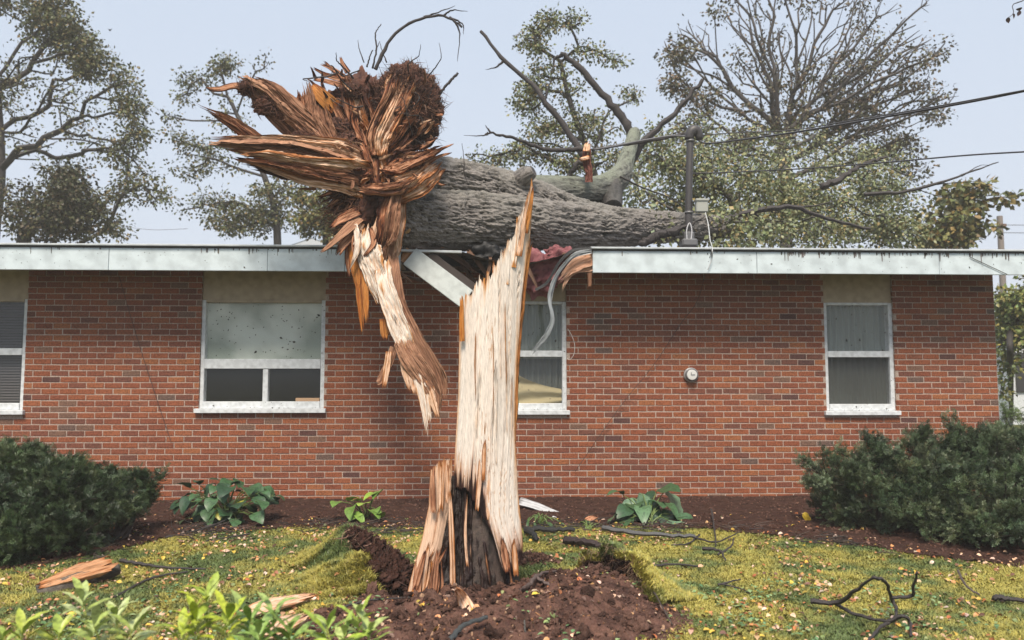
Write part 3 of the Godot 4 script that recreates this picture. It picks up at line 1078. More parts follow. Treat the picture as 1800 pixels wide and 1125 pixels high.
func build_fallen_tree() -> void:
	var t := thing("fallen_tree", "huge grey barked tree trunk lying on the crushed roof with splintered broken end", "tree", Vector3(0.6, 2.9, 0))
	# --- the stem: two grown-together leaders that part over the roof ---
	var low := bark_tube([Vector3(-1.208, 3.277, 0.75), Vector3(-0.951, 3.248, 0.5), Vector3(-0.315, 3.294, 0.2), Vector3(0.578, 3.334, -0.1), Vector3(1.402, 3.362, -0.5), Vector3(2.143, 3.453, -0.9), Vector3(2.82, 3.537, -1.3), Vector3(3.534, 3.632, -1.8)], [0.231, 0.339, 0.346, 0.333, 0.305, 0.278, 0.251, 0.217, 0.183, 0.156, 0.129], 260, 380, 0.085, {"seed": 3.0, "fine": 1.3, "mossy": 0.12})
	put("trunk", low.smooth(), M.bark, t)
	var up := bark_tube([Vector3(-1.168, 3.55, 0.6), Vector3(-0.778, 3.701, 0.3), Vector3(-0.117, 3.727, 0), Vector3(0.59, 3.663, -0.3), Vector3(1.196, 3.543, -0.6), Vector3(1.914, 3.49, -0.9), Vector3(2.701, 3.544, -1.3)], [0.244, 0.299, 0.305, 0.271, 0.231, 0.19, 0.163, 0.122], 230, 340, 0.085, {"seed": 21.0, "fine": 1.3, "mossy": 0.16})
	put("trunk", up.smooth(), M.bark, t)
	var limb := bark_tube([Vector3(0.239, 3.757, -0.5), Vector3(0.702, 3.909, -0.9), Vector3(1.191, 3.994, -1.2), Vector3(1.667, 4.087, -1.5), Vector3(1.988, 4.356, -1.8), Vector3(2.163, 4.729, -2.1), Vector3(2.367, 5.259, -2.5)], [0.24, 0.225, 0.21, 0.203, 0.203, 0.18, 0.128, 0.098, 0.083], 150, 240, 0.03, {"seed": 41.0, "mossy": 0.75, "fine": 1.5, "high": Color(0.17, 0.17, 0.15), "moss": Color(0.25, 0.28, 0.21)})
	put("limb", limb.smooth(), M.bark, t)
	var stub := bark_tube([Vector3(1.804, 4.154, -1.6), Vector3(1.81, 3.943, -1.4), Vector3(1.792, 3.77, -1.2)], [0.189, 0.157, 0.126], 60, 40, 0.02, {"seed": 47.0, "low": Color(0.015, 0.012, 0.012), "high": Color(0.07, 0.06, 0.06)})
	put("limb", stub.smooth(), M.bark, t)
	var knot := bark_tube([Vector3(0.404, 3.806, -0.1), Vector3(0.535, 3.889, 0.05), Vector3(0.621, 3.932, 0.1)], [0.152, 0.104, 0.062], 60, 40, 0.03, {"seed": 51.0})
	put("branch_stub", knot.smooth(), M.bark, t)
	# --- broken branch stub, red and raw, on top of the limb ---
	var stubb := Shape.new()
	ribbon(stubb, [Vector3(1.439, 4.067, -0.95), Vector3(1.44, 4.207, -0.95), Vector3(1.41, 4.347, -0.95), Vector3(1.42, 4.549, -0.95)], [0.105, 0.098, 0.105, 0.12], Vector3(0, 0, 1), 0.09, 16, 30, [Color(0.06, 0.022, 0.018), Color(0.14, 0.05, 0.038), Color(0.2, 0.08, 0.06)], {"jag1": 0.2, "rough": 0.02, "seed": 61.0})
	ribbon(stubb, [Vector3(1.405, 4.472, -0.9), Vector3(1.413, 4.55, -0.9), Vector3(1.436, 4.62, -0.9)], [0.105, 0.09, 0.03], Vector3(0, 0, 1), 0.05, 10, 12, FRESH, {"jag1": 0.5, "rough": 0.015, "seed": 62.0})
	ribbon(stubb, [Vector3(1.435, 4.395, -0.9), Vector3(1.358, 4.379, -0.9), Vector3(1.289, 4.37, -0.9)], [0.06, 0.052, 0.037], Vector3(0, 0.3, 1), 0.05, 8, 10, FRESH, {"jag1": 0.4, "rough": 0.012, "seed": 63.0})
	put("snapped_branch", stubb.smooth(), M.wood_plain, t)
	# --- dead branches that stand up out of the fallen crown ---
	branch(t, "bare_branch", [Vector3(1.415, 4.405, -1.1), Vector3(1.078, 4.964, -1.2), Vector3(0.843, 5.282, -1.2), Vector3(0.693, 5.52, -1.3), Vector3(0.298, 5.922, -1.4), Vector3(-0.023, 6.375, -1.5)], 0.05, 0.02, [[Vector3(0.306, 5.914, -1.4), Vector3(0.194, 5.814, -1.4), Vector3(0.042, 5.778, -1.4)], [Vector3(0.867, 5.259, -1.2), Vector3(0.923, 5.485, -1.2), Vector3(0.978, 5.567, -1.2)]])
	branch(t, "bare_branch", [Vector3(1.364, 4.532, -1), Vector3(0.864, 4.527, -1), Vector3(0.438, 4.639, -0.9), Vector3(0.095, 4.681, -0.8)], 0.035, 0.014, [[Vector3(0.11, 4.681, -0.8), Vector3(0.02, 4.641, -0.8), Vector3(-0.242, 4.638, -0.8)], [Vector3(0.11, 4.689, -0.8), Vector3(0.042, 4.78, -0.8)], [Vector3(0.08, 4.681, -0.8), Vector3(0.005, 4.626, -0.8)]])
	branch(t, "bare_branch", [Vector3(1.508, 4.453, -1.5), Vector3(1.388, 4.492, -1.5), Vector3(1.266, 4.369, -1.5), Vector3(1.209, 4.27, -1.5)], 0.045, 0.03)
	branch(t, "bare_branch", [Vector3(2.376, 5.173, -2.6), Vector3(2.227, 5.444, -2.6), Vector3(2.024, 5.714, -2.6), Vector3(1.714, 6.121, -2.6), Vector3(1.447, 6.41, -2.6), Vector3(1.224, 6.526, -2.6)], 0.075, 0.04, [[Vector3(1.269, 6.509, -2.6), Vector3(1.134, 6.433, -2.6), Vector3(1.107, 6.203, -2.6)], [Vector3(2.024, 5.714, -2.6), Vector3(2.246, 5.535, -2.6), Vector3(2.315, 5.29, -2.6)]])
	branch(t, "bare_branch", [Vector3(2.309, 4.81, -2.6), Vector3(2.555, 5.175, -2.6), Vector3(2.964, 5.544, -2.6), Vector3(3.286, 5.915, -2.6), Vector3(3.471, 6.147, -2.6)], 0.06, 0.025)
	branch(t, "bare_branch", [Vector3(2.764, 4.761, -1), Vector3(2.334, 4.669, -1), Vector3(1.867, 4.593, -1), Vector3(1.48, 4.518, -1)], 0.02, 0.02)
	branch(t, "bare_branch", [Vector3(2.021, 3.146, -0.5), Vector3(2.279, 3.28, -0.5), Vector3(2.537, 3.326, -0.5)], 0.05, 0.06, [[Vector3(2.353, 3.295, -0.5), Vector3(2.574, 3.356, -0.5), Vector3(2.872, 3.521, -0.5)]])
	branch(t, "bare_branch", [Vector3(3.3, 3.712, -2), Vector3(3.986, 3.913, -2), Vector3(4.629, 3.978, -2), Vector3(5.182, 3.812, -2), Vector3(5.78, 3.67, -2)], 0.05, 0.02, [[Vector3(4.586, 3.969, -2), Vector3(5.017, 4.025, -2), Vector3(5.364, 4.114, -2)], [Vector3(3.986, 3.913, -2), Vector3(4.196, 3.804, -2), Vector3(4.665, 3.748, -2)]])
	branch(t, "bare_branch", [Vector3(5.509, 4.553, -3), Vector3(5.842, 4.706, -3), Vector3(6.178, 4.916, -3), Vector3(6.608, 5.063, -3)], 0.06, 0.02)
	branch(t, "bare_branch", [Vector3(6.208, 4.428, -3), Vector3(6.775, 4.471, -3), Vector3(7.347, 4.598, -3), Vector3(7.925, 4.793, -3), Vector3(8.459, 4.988, -3)], 0.035, 0.008, [[Vector3(7.347, 4.598, -3), Vector3(7.824, 4.65, -3), Vector3(8.3, 4.674, -3)], [Vector3(7.06, 4.53, -3), Vector3(7.434, 4.411, -3), Vector3(7.811, 4.367, -3)], [Vector3(7.828, 4.745, -3), Vector3(8.121, 4.918, -3), Vector3(8.313, 4.939, -3)]])
	branch(t, "bare_branch", [Vector3(1.951, 4.294, -1.5), Vector3(2.273, 4.133, -1.5), Vector3(2.596, 4.014, -1.5), Vector3(2.998, 3.797, -1.5)], 0.014, 0.008)
	# --- the thin whip and twigs over the broken end ---
	branch(t, "thin_whip", [Vector3(-1.218, 4.956, 0.6), Vector3(-1.143, 5.137, 0.6), Vector3(-1.029, 5.341, 0.6), Vector3(-0.868, 5.478, 0.6), Vector3(-0.673, 5.57, 0.6), Vector3(-0.458, 5.601, 0.6), Vector3(-0.314, 5.535, 0.6), Vector3(-0.235, 5.469, 0.6)], 0.022, 0.012, [[Vector3(-0.445, 5.601, 0.6), Vector3(-0.347, 5.67, 0.6), Vector3(-0.17, 5.66, 0.6)], [Vector3(-0.314, 5.535, 0.6), Vector3(-0.261, 5.388, 0.6), Vector3(-0.285, 5.064, 0.6)], [Vector3(-0.673, 5.583, 0.6), Vector3(-0.511, 5.64, 0.6), Vector3(-0.315, 5.725, 0.6)], [Vector3(-0.38, 5.588, 0.6), Vector3(-0.235, 5.51, 0.6), Vector3(-0.215, 5.388, 0.6)]])
	branch(t, "thin_whip", [Vector3(-1.265, 5.009, 0.5), Vector3(-1.222, 5.246, 0.5), Vector3(-1.238, 5.416, 0.5), Vector3(-1.174, 5.539, 0.5)], 0.012, 0.005, [[Vector3(-1.235, 5.212, 0.5), Vector3(-1.184, 5.335, 0.5)], [Vector3(-1.364, 5.075, 0.5), Vector3(-1.418, 5.223, 0.5), Vector3(-1.44, 5.344, 0.5)]])
	branch(t, "thin_whip", [Vector3(-0.53, 4.576, 0.7), Vector3(-0.403, 4.743, 0.7), Vector3(-0.275, 4.89, 0.7)], 0.016, 0.014)
	branch(t, "thin_whip", [Vector3(-1.316, 4.981, 0.6), Vector3(-1.285, 5.102, 0.6), Vector3(-1.254, 5.183, 0.6)], 0.01, 0.006, [[Vector3(-1.09, 5.038, 0.6), Vector3(-1.144, 5.171, 0.6), Vector3(-1.171, 5.271, 0.6)]])
	branch(t, "thin_whip", [Vector3(-0.47, 3.813, 0.5), Vector3(-0.275, 3.802, 0.5), Vector3(-0.177, 3.843, 0.5)], 0.012, 0.006, [[Vector3(-0.21, 3.816, 0.5), Vector3(-0.204, 3.916, 0.5), Vector3(-0.231, 4.136, 0.5)], [Vector3(-0.21, 3.816, 0.5), Vector3(-0.17, 3.684, 0.5)]])
	torn_end(t)


func torn_end(t: Node3D) -> void:
	# dark rotten heart of the stem
	var core := Shape.new()
	blob(core, Vector3(-0.829, 4.473, 0.7), Vector3(0.36, 0.47, 0.34), 150, 100, 0.2, 150.0, DARK, 3.0)
	blob(core, Vector3(-1.327, 4.31, 0.68), Vector3(0.44, 0.5, 0.26), 90, 60, 0.3, 140.0, DARK, 8.0)
	blob(core, Vector3(-1.297, 3.437, 0.8), Vector3(0.34, 0.4, 0.26), 80, 60, 0.28, 140.0, DARK, 12.0)
	put("rotten_heart", core.smooth(), M.wood_plain, t)
	hairs(t, "root_fibres", Vector3(-0.84, 4.453, 0.72), Vector3(0.38, 0.49, 0.36), 3000, 0.1, [Color(0.03, 0.015, 0.013), Color(0.06, 0.03, 0.024), Color(0.1, 0.05, 0.035), Color(0.24, 0.13, 0.09)])
	hairs(t, "root_fibres", Vector3(-1.294, 4.245, 0.68), Vector3(0.45, 0.52, 0.3), 1100, 0.1, [Color(0.05, 0.025, 0.02), Color(0.1, 0.05, 0.035), Color(0.17, 0.08, 0.05)])
	hairs(t, "root_fibres", Vector3(-1.408, 3.372, 0.8), Vector3(0.3, 0.36, 0.28), 700, 0.2, [Color(0.06, 0.025, 0.018), Color(0.14, 0.06, 0.035), Color(0.26, 0.13, 0.08)], Vector3(-1.2, -0.5, 0.3))
	# the large spikes that fan out to the left
	bundle(t, [Vector3(-1.235, 3.559, 0.9), Vector3(-1.508, 3.767, 1.05), Vector3(-1.823, 3.993, 1.15), Vector3(-2.085, 4.22, 1.2), Vector3(-2.31, 4.425, 1.22), Vector3(-2.524, 4.564, 1.25)], [0.34, 0.352, 0.316, 0.304, 0.304, 0.267, 0.158], Vector3(-0.25, -0.45, 1), 0.12, 3, [RUSSET, RUSSET, BARKY, FRESH], {"jag1": 0.1, "rough": 0.012, "curl": -0.5, "bias": 0.5, "seed": 101.0})
	splinter(t, "splinter", [Vector3(-2.447, 4.473, 1.2), Vector3(-2.581, 4.502, 1.25), Vector3(-2.747, 4.451, 1.28), Vector3(-2.887, 4.454, 1.3)], [0.095, 0.071, 0.059, 0.024], Vector3(0, 0.2, 1), 0.04, RUSSET, {"jag1": 0.2, "seed": 102.0})
	bundle(t, [Vector3(-2.073, 3.669, 1.2), Vector3(-2.28, 3.856, 1.28), Vector3(-2.568, 4.054, 1.35), Vector3(-2.904, 4.224, 1.4)], [0.142, 0.13, 0.101, 0.036], Vector3(-0.2, -0.1, 1), 0.05, 2, [RUSSET], {"jag1": 0.14, "seed": 103.0, "curl": 0.3})
	bundle(t, [Vector3(-1.316, 3.627, 1.02), Vector3(-1.489, 3.702, 1.15), Vector3(-1.875, 3.776, 1.3), Vector3(-2.316, 3.808, 1.4), Vector3(-2.777, 3.819, 1.5)], [0.427, 0.368, 0.285, 0.19, 0.13], Vector3(-0.1, -0.3, 1), 0.1, 3, [RUSSET, FRESH, RUSSET, BARKY], {"jag1": 0.12, "rough": 0.01, "bias": 0.5, "seed": 104.0})
	bundle(t, [Vector3(-1.215, 3.528, 1.12), Vector3(-1.464, 3.545, 1.28), Vector3(-1.795, 3.563, 1.38), Vector3(-2.126, 3.618, 1.45), Vector3(-2.489, 3.658, 1.5)], [0.328, 0.293, 0.246, 0.176, 0.082], Vector3(-0.1, -0.4, 1), 0.08, 3, [FRESH, RUSSET, FRESH], {"jag1": 0.14, "rough": 0.009, "bias": 0.2, "edge": 0.5, "seed": 105.0})
	bundle(t, [Vector3(-1.254, 3.49, 1.1), Vector3(-1.705, 3.539, 1.25), Vector3(-2.092, 3.58, 1.35), Vector3(-2.426, 3.61, 1.4)], [0.236, 0.177, 0.118, 0.047], Vector3(0, -0.6, 1), 0.06, 2, [RUSSET, DARK], {"jag1": 0.2, "seed": 106.0})
	bundle(t, [Vector3(-1.589, 3.73, 1), Vector3(-1.702, 3.911, 1.12), Vector3(-1.826, 4.147, 1.15), Vector3(-1.867, 4.387, 1.12), Vector3(-1.906, 4.581, 1.1)], [0.372, 0.36, 0.348, 0.276, 0.216], Vector3(-0.2, -0.2, 1), 0.1, 4, [RUSSET, BARKY, DARK, FRESH], {"jag1": 0.3, "rough": 0.014, "bias": 0.42, "seed": 107.0})
	splinter(t, "splinter", [Vector3(-1.906, 4.173, 1.2), Vector3(-2.051, 4.238, 1.22), Vector3(-2.189, 4.334, 1.22)], [0.084, 0.072, 0.03], Vector3(0, 0.5, 1), 0.03, FRESH, {"jag1": 0.3, "seed": 108.0})
	splinter(t, "splinter", [Vector3(-1.568, 4.311, 1.1), Vector3(-1.671, 4.395, 1.14), Vector3(-1.767, 4.489, 1.15), Vector3(-1.835, 4.587, 1.12)], [0.167, 0.161, 0.143, 0.072], Vector3(0, 0, 1), 0.035, ORANGE, {"jag1": 0.14, "jag0": 0.06, "bias": 0.55, "rough": 0.003, "seed": 109.0})
	# pale roots and ribs that rise from the middle
	bundle(t, [Vector3(-1.14, 3.534, 1.05), Vector3(-1.292, 3.866, 1.08), Vector3(-1.362, 4.187, 1.05), Vector3(-1.437, 4.518, 1), Vector3(-1.505, 4.811, 0.95)], [0.206, 0.182, 0.158, 0.158, 0.134], Vector3(0, 0, 1), 0.08, 3, [RUSSET, FRESH], {"jag1": 0.12, "rough": 0.012, "bias": 0.65, "seed": 111.0})
	for q in [[Vector3(-1.466, 4.664, 0.95), Vector3(-1.603, 4.771, 0.95), Vector3(-1.754, 4.922, 0.95)], [Vector3(-1.478, 4.696, 0.95), Vector3(-1.653, 4.821, 0.95), Vector3(-1.778, 4.87, 0.95)], [Vector3(-1.503, 4.695, 0.95), Vector3(-1.695, 4.744, 0.95), Vector3(-1.864, 4.831, 0.95)], [Vector3(-1.467, 4.773, 0.95), Vector3(-1.531, 4.874, 0.95), Vector3(-1.557, 4.964, 0.95)], [Vector3(-1.514, 4.631, 0.95), Vector3(-1.725, 4.679, 0.95), Vector3(-1.861, 4.69, 0.95)]]:
		splinter(t, "splinter", q, [0.067, 0.049, 0.018], Vector3(0, 0, 1), 0.025, RUSSET, {"jag1": 0.2, "bias": 0.6, "nv": 20})
	bundle(t, [Vector3(-1.085, 3.51, 1.1), Vector3(-1.134, 3.732, 1.12), Vector3(-1.231, 3.985, 1.1), Vector3(-1.315, 4.177, 1.08), Vector3(-1.355, 4.424, 1)], [0.194, 0.164, 0.146, 0.121, 0.097], Vector3(0.2, 0, 1), 0.08, 2, [RUSSET, FRESH], {"jag1": 0.2, "bias": 0.6, "seed": 112.0, "rough": 0.012})
	bundle(t, [Vector3(-1.111, 3.794, 1.12), Vector3(-1.087, 4.005, 1.14), Vector3(-0.995, 4.23, 1.12), Vector3(-0.905, 4.465, 1.08), Vector3(-0.839, 4.691, 1.02)], [0.121, 0.182, 0.206, 0.206, 0.255], Vector3(0.1, 0, 1), 0.1, 3, [FRESH, FRESH, RUSSET], {"jag1": 0.22, "bias": 0.32, "seed": 113.0, "rough": 0.012, "curl": -0.3})
	bundle(t, [Vector3(-1.068, 3.85, 1.08), Vector3(-0.931, 4.12, 1.08), Vector3(-0.798, 4.386, 1.04), Vector3(-0.719, 4.632, 0.98)], [0.097, 0.182, 0.219, 0.182], Vector3(0.5, 0, 1), 0.1, 3, [RUSSET, BARKY], {"jag1": 0.25, "bias": 0.5, "seed": 114.0, "rough": 0.014})
	splinter(t, "rib", [Vector3(-0.97, 4.415, 1.04), Vector3(-1.026, 4.619, 1), Vector3(-1.007, 4.776, 0.96)], [0.109, 0.085, 0.036], Vector3(0, 0, 1), 0.05, FRESH, {"jag1": 0.3, "seed": 115.0})
	for k in 16:
		var a: Vector3 = Vector3(-1.186, 3.685, 0.95)
		var ang := lerpf(2.9, 0.35, k / 15.0) + R(-0.1, 0.1)
		var l := R(0.5, 0.95) * (1.0 if ang > 0.9 else 0.8)
		var d := Vector3(cos(ang), sin(ang), R(0.0, 0.25))
		splinter(t, "splinter", [a + d * 0.15, a + d * l * 0.6 + rdir() * 0.05, a + d * l + rdir() * 0.08], [R(0.06, 0.12), R(0.05, 0.1), R(0.015, 0.04)], Vector3(R(-0.3, 0.3), R(-0.3, 0.3), 1), R(0.03, 0.06), pick([RUSSET, DARK, RUSSET, BARKY]), {"jag1": 0.25, "rough": 0.012, "bias": R(0.3, 0.55), "nv": 26})
	# small broken bits and root ends all over the torn face
	for k in 120:
		var c0: Vector3 = Vector3(-1.201, 3.775, 0.85)
		var q := Vector3(R(-0.62, 0.72), R(-0.3, 0.95), 0)
		var a := c0 + q + Vector3(0, 0, 0.3 - 0.25 * q.length() + R(-0.05, 0.12))
		var d := (q.normalized() + Vector3(0, 0, R(0.1, 0.9)) + rdir() * 0.6).normalized()
		var l := R(0.07, 0.24)
		splinter(t, "splinter", [a, a + d * l * 0.5 + rdir() * 0.02, a + d * l + rdir() * 0.03], [R(0.015, 0.045), R(0.015, 0.04), 0.006], Vector3(R(-0.5, 0.5), R(-0.4, 0.5), 1), 0.02, pick([RUSSET, DARK, RUSSET, DARK, BARKY, FRESH]), {"jag0": 0.1, "jag1": 0.35, "rough": 0.012, "bias": R(0.2, 0.6), "nv": 10})
	for k in 34:
		var a: Vector3 = Vector3(-0.972, 4.271, 1)
		a += Vector3(R(-0.6, 0.45), R(-0.3, 0.5), R(-0.15, 0.1))
		var d := (Vector3(a.x - 0.0, R(-0.3, 1.0), R(0.0, 0.7)) + rdir()).normalized()
		var l := R(0.15, 0.45)
		branch(t, "root", [a, a + d * l * 0.4 + rdir() * 0.05, a + d * l * 0.75 + rdir() * 0.07, a + d * l + rdir() * 0.08], R(0.005, 0.013), 0.0025)
	# crumbs of rot that cling to the upper edges
	for q in [[Vector3(-2.273, 4.32, 1.17), 0.14], [Vector3(-2.1, 4.24, 1.14), 0.12], [Vector3(-2.478, 4.491, 1.2), 0.1], [Vector3(-1.86, 4.002, 1.12), 0.14], [Vector3(-1.574, 4.121, 1.05), 0.16], [Vector3(-1.442, 3.951, 1.1), 0.14], [Vector3(-1.41, 4.558, 0.98), 0.12], [Vector3(-1.676, 3.819, 1.12), 0.12]]:
		var cr := Shape.new()
		blob(cr, q[0], Vector3(q[1], float(q[1]) * 0.7, 0.07), 34, 22, 0.5, 170.0, DARK, R(0, 50))
		put("rot_crumbs", cr.smooth(), M.wood_plain, t)
		hairs(t, "root_fibres", q[0], Vector3(q[1], float(q[1]) * 0.7, 0.08), 160, 0.07, [Color(0.05, 0.022, 0.018), Color(0.1, 0.05, 0.035), Color(0.2, 0.1, 0.07)])
	# fibres that spray down and left under the spikes
	for k in 46:
		var a: Vector3 = Vector3(-1.325, 3.508, 0.95)
		var ang := R(3.25, 4.45)
		var d := Vector3(cos(ang), sin(ang), R(-0.35, 0.4))
		var l := R(0.22, 0.46)
		splinter(t, "splinter", [a + d * 0.1 + rdir() * 0.06, a + d * l * 0.6 + rdir() * 0.03, a + d * l + Vector3(0, -0.04, 0)], [R(0.03, 0.06), R(0.025, 0.05), 0.008], Vector3(R(-0.4, 0.4), R(-0.1, 0.4), 1), 0.02, pick([RUSSET, RUSSET, DARK, BARKY]), {"jag1": 0.35, "rough": 0.006, "bias": R(0.2, 0.6), "nv": 14})
	# torn shards stacked at the right
	for k in 44:
		var u := R(0, 1)
		var a: Vector3 = (Vector3(-1.202, 3.583, 1.05) as Vector3).lerp(Vector3(-0.591, 3.919, 0.95), u) + Vector3(R(-0.1, 0.1), R(-0.1, 0.12), R(-0.1, 0.14))
		var d := Vector3(1, R(-0.3, 1.0), R(-0.2, 0.6)).normalized()
		var l := R(0.1, 0.32)
		splinter(t, "shard", [a - d * l * 0.5, a + rdir() * 0.03, a + d * l * 0.5], [R(0.02, 0.05), R(0.03, 0.07), R(0.01, 0.03)], Vector3(R(-0.5, 0.5), R(0.0, 0.9), 1), R(0.015, 0.04), pick([FRESH, RUSSET, DARK, FRESH, BARKY]), {"jag0": 0.25, "jag1": 0.35, "rough": 0.014, "wild": 1.6, "nv": 16})
	bundle(t, [Vector3(-1.087, 3.658, 1.1), Vector3(-0.889, 3.696, 1.15), Vector3(-0.665, 3.811, 1.1), Vector3(-0.428, 3.931, 1)], [0.072, 0.156, 0.144, 0.048], Vector3(0.1, 0.5, 1), 0.06, 2, [RUSSET, FRESH], {"jag0": 0.1, "jag1": 0.25, "rough": 0.016, "bias": 0.6, "seed": 121.0})
	bundle(t, [Vector3(-0.944, 3.528, 1.18), Vector3(-0.793, 3.589, 1.14), Vector3(-0.641, 3.681, 1.08)], [0.084, 0.132, 0.072], Vector3(0.1, 0.3, 1), 0.06, 2, [FRESH, RUSSET], {"jag0": 0.1, "jag1": 0.2, "rough": 0.014, "bias": 0.2, "seed": 122.0})
	bundle(t, [Vector3(-0.886, 3.377, 1.15), Vector3(-0.679, 3.49, 1.12), Vector3(-0.535, 3.654, 1.02), Vector3(-0.432, 3.795, 0.9)], [0.168, 0.18, 0.168, 0.132], Vector3(0.4, 0, 1), 0.09, 2, [RUSSET, BARKY, FRESH], {"jag1": 0.15, "bias": 0.5, "seed": 123.0, "rough": 0.01})
	bundle(t, [Vector3(-1.294, 3.446, 1.15), Vector3(-1.089, 3.424, 1.2), Vector3(-0.881, 3.45, 1.2), Vector3(-0.719, 3.525, 1.15)], [0.144, 0.156, 0.144, 0.072], Vector3(0, 0.6, 1), 0.05, 3, [FRESH, RUSSET], {"jag0": 0.2, "jag1": 0.3, "rough": 0.014, "bias": 0.25, "seed": 124.0})
	for q in [[Vector3(-0.599, 3.816, 1), Vector3(-0.446, 3.918, 1), Vector3(-0.292, 3.983, 1)], [Vector3(-0.629, 3.74, 1), Vector3(-0.476, 3.836, 1), Vector3(-0.323, 3.882, 1)], [Vector3(-0.692, 3.915, 1), Vector3(-0.57, 3.992, 1), Vector3(-0.465, 4.057, 1)]]:
		splinter(t, "splinter", q, [0.049, 0.036, 0.012], Vector3(0, 0.4, 1), 0.02, RUSSET, {"jag1": 0.2, "nv": 16})
	# collar round the hollow, then the long strips that hang from it
	bundle(t, [Vector3(-0.934, 3.389, 1.15), Vector3(-0.973, 3.182, 1.2), Vector3(-1.006, 2.952, 1.2), Vector3(-1.07, 2.779, 1.15)], [0.132, 0.18, 0.192, 0.144], Vector3(-0.2, 0, 1), 0.06, 2, [BARKY, RUSSET], {"jag1": 0.1, "seed": 131.0, "rough": 0.008, "bias": 0.7})
	bundle(t, [Vector3(-0.895, 3.338, 1.05), Vector3(-0.911, 3.032, 1.1), Vector3(-0.942, 2.785, 1.12), Vector3(-1.002, 2.606, 1.1)], [0.144, 0.144, 0.132, 0.084], Vector3(0.5, 0, 1), 0.07, 2, [BARKY, FRESH], {"jag1": 0.15, "seed": 132.0, "rough": 0.012, "bias": 0.4})
	splinter(t, "hanging_strip", [Vector3(-1.207, 3.089, 1.05), Vector3(-1.212, 2.874, 1.12), Vector3(-1.175, 2.67, 1.15), Vector3(-1.088, 2.416, 1.16), Vector3(-0.991, 2.148, 1.15)], [0.264, 0.324, 0.276, 0.24, 0.168], Vector3(-0.1, 0.1, 1), 0.06, CREAM, {"twist": 0.5, "wild": 1.6, "jag0": 0.12, "jag1": 0.2, "seed": 133.0, "rough": 0.012, "bias": 0.35, "edge": 0.4, "nv": 60})
	splinter(t, "hanging_strip", [Vector3(-1.045, 2.689, 1.15), Vector3(-1.011, 2.412, 1.2), Vector3(-0.923, 2.124, 1.22), Vector3(-0.827, 1.876, 1.22), Vector3(-0.732, 1.653, 1.2)], [0.156, 0.204, 0.216, 0.204, 0.132], Vector3(-0.15, 0.1, 1), 0.06, CREAM, {"twist": -0.5, "wild": 1.5, "jag0": 0.05, "jag1": 0.2, "seed": 134.0, "rough": 0.009, "bias": 0.4, "nv": 60})
	splinter(t, "hanging_strip", [Vector3(-0.944, 2.788, 1.1), Vector3(-0.912, 2.539, 1.15), Vector3(-0.858, 2.235, 1.18), Vector3(-0.737, 1.938, 1.18), Vector3(-0.582, 1.654, 1.16), Vector3(-0.452, 1.406, 1.12), Vector3(-0.404, 1.192, 1.1)], [0.108, 0.126, 0.132, 0.15, 0.168, 0.192, 0.084], Vector3(0.35, 0.1, 1), 0.07, BARKY, {"twist": 0.7, "jag1": 0.12, "seed": 135.0, "rough": 0.012, "bias": 0.65, "nv": 80, "streak": 14.0})
	splinter(t, "hanging_strip", [Vector3(-0.838, 1.84, 1.22), Vector3(-0.729, 1.64, 1.24), Vector3(-0.611, 1.453, 1.22), Vector3(-0.506, 1.253, 1.2), Vector3(-0.47, 1.024, 1.18)], [0.168, 0.228, 0.24, 0.192, 0.072], Vector3(0, 0.2, 1), 0.05, BARKY, {"twist": 0.5, "jag1": 0.25, "jag0": 0.05, "seed": 136.0, "rough": 0.013, "bias": 0.75, "nv": 60})
	for q in [[Vector3(-0.825, 1.758, 1.22), Vector3(-0.788, 1.523, 1.22), Vector3(-0.727, 1.277, 1.22)], [Vector3(-0.682, 1.523, 1.22), Vector3(-0.609, 1.23, 1.22), Vector3(-0.548, 0.834, 1.22)], [Vector3(-0.536, 1.347, 1.2), Vector3(-0.482, 1.171, 1.2), Vector3(-0.433, 0.984, 1.2)], [Vector3(-0.595, 1.406, 1.2), Vector3(-0.564, 1.171, 1.2), Vector3(-0.521, 0.967, 1.2)], [Vector3(-0.765, 1.64, 1.22), Vector3(-0.705, 1.417, 1.22), Vector3(-0.68, 1.23, 1.22)]]:
		splinter(t, "splinter", q, [0.095, 0.083, 0.024], Vector3(0, 0.1, 1), 0.025, pick([FRESH, CREAM]), {"jag1": 0.25, "bias": 0.3})
	splinter(t, "splinter", [Vector3(-0.915, 1.761, 1.15), Vector3(-0.972, 1.583, 1.15), Vector3(-1.052, 1.417, 1.15), Vector3(-1.099, 1.37, 1.15)], [0.084, 0.084, 0.072, 0.024], Vector3(-0.2, 0, 1), 0.03, BARKY, {"jag1": 0.3, "bias": 0.6})
	splinter(t, "splinter", [Vector3(-0.959, 1.713, 1.17), Vector3(-0.981, 1.523, 1.17), Vector3(-1.013, 1.288, 1.17)], [0.06, 0.072, 0.036], Vector3(0, 0, 1), 0.02, FRESH, {"jag1": 0.25})
	for q in [[Vector3(-1.314, 2.695, 1.1), Vector3(-1.284, 2.302, 1.1), Vector3(-1.243, 1.87, 1.1)], [Vector3(-1.238, 2.601, 1.12), Vector3(-1.222, 2.3, 1.12), Vector3(-1.205, 1.97, 1.12)], [Vector3(-1.389, 2.877, 1.1), Vector3(-1.349, 2.604, 1.1), Vector3(-1.296, 2.302, 1.1)], [Vector3(-1.029, 2.061, 1.12), Vector3(-1.015, 1.911, 1.12), Vector3(-1.002, 1.822, 1.12)]]:
		splinter(t, "splinter", q, [0.084, 0.084, 0.03], Vector3(-0.1, 0, 1), 0.03, ORANGE, {"jag1": 0.3, "bias": 0.5})
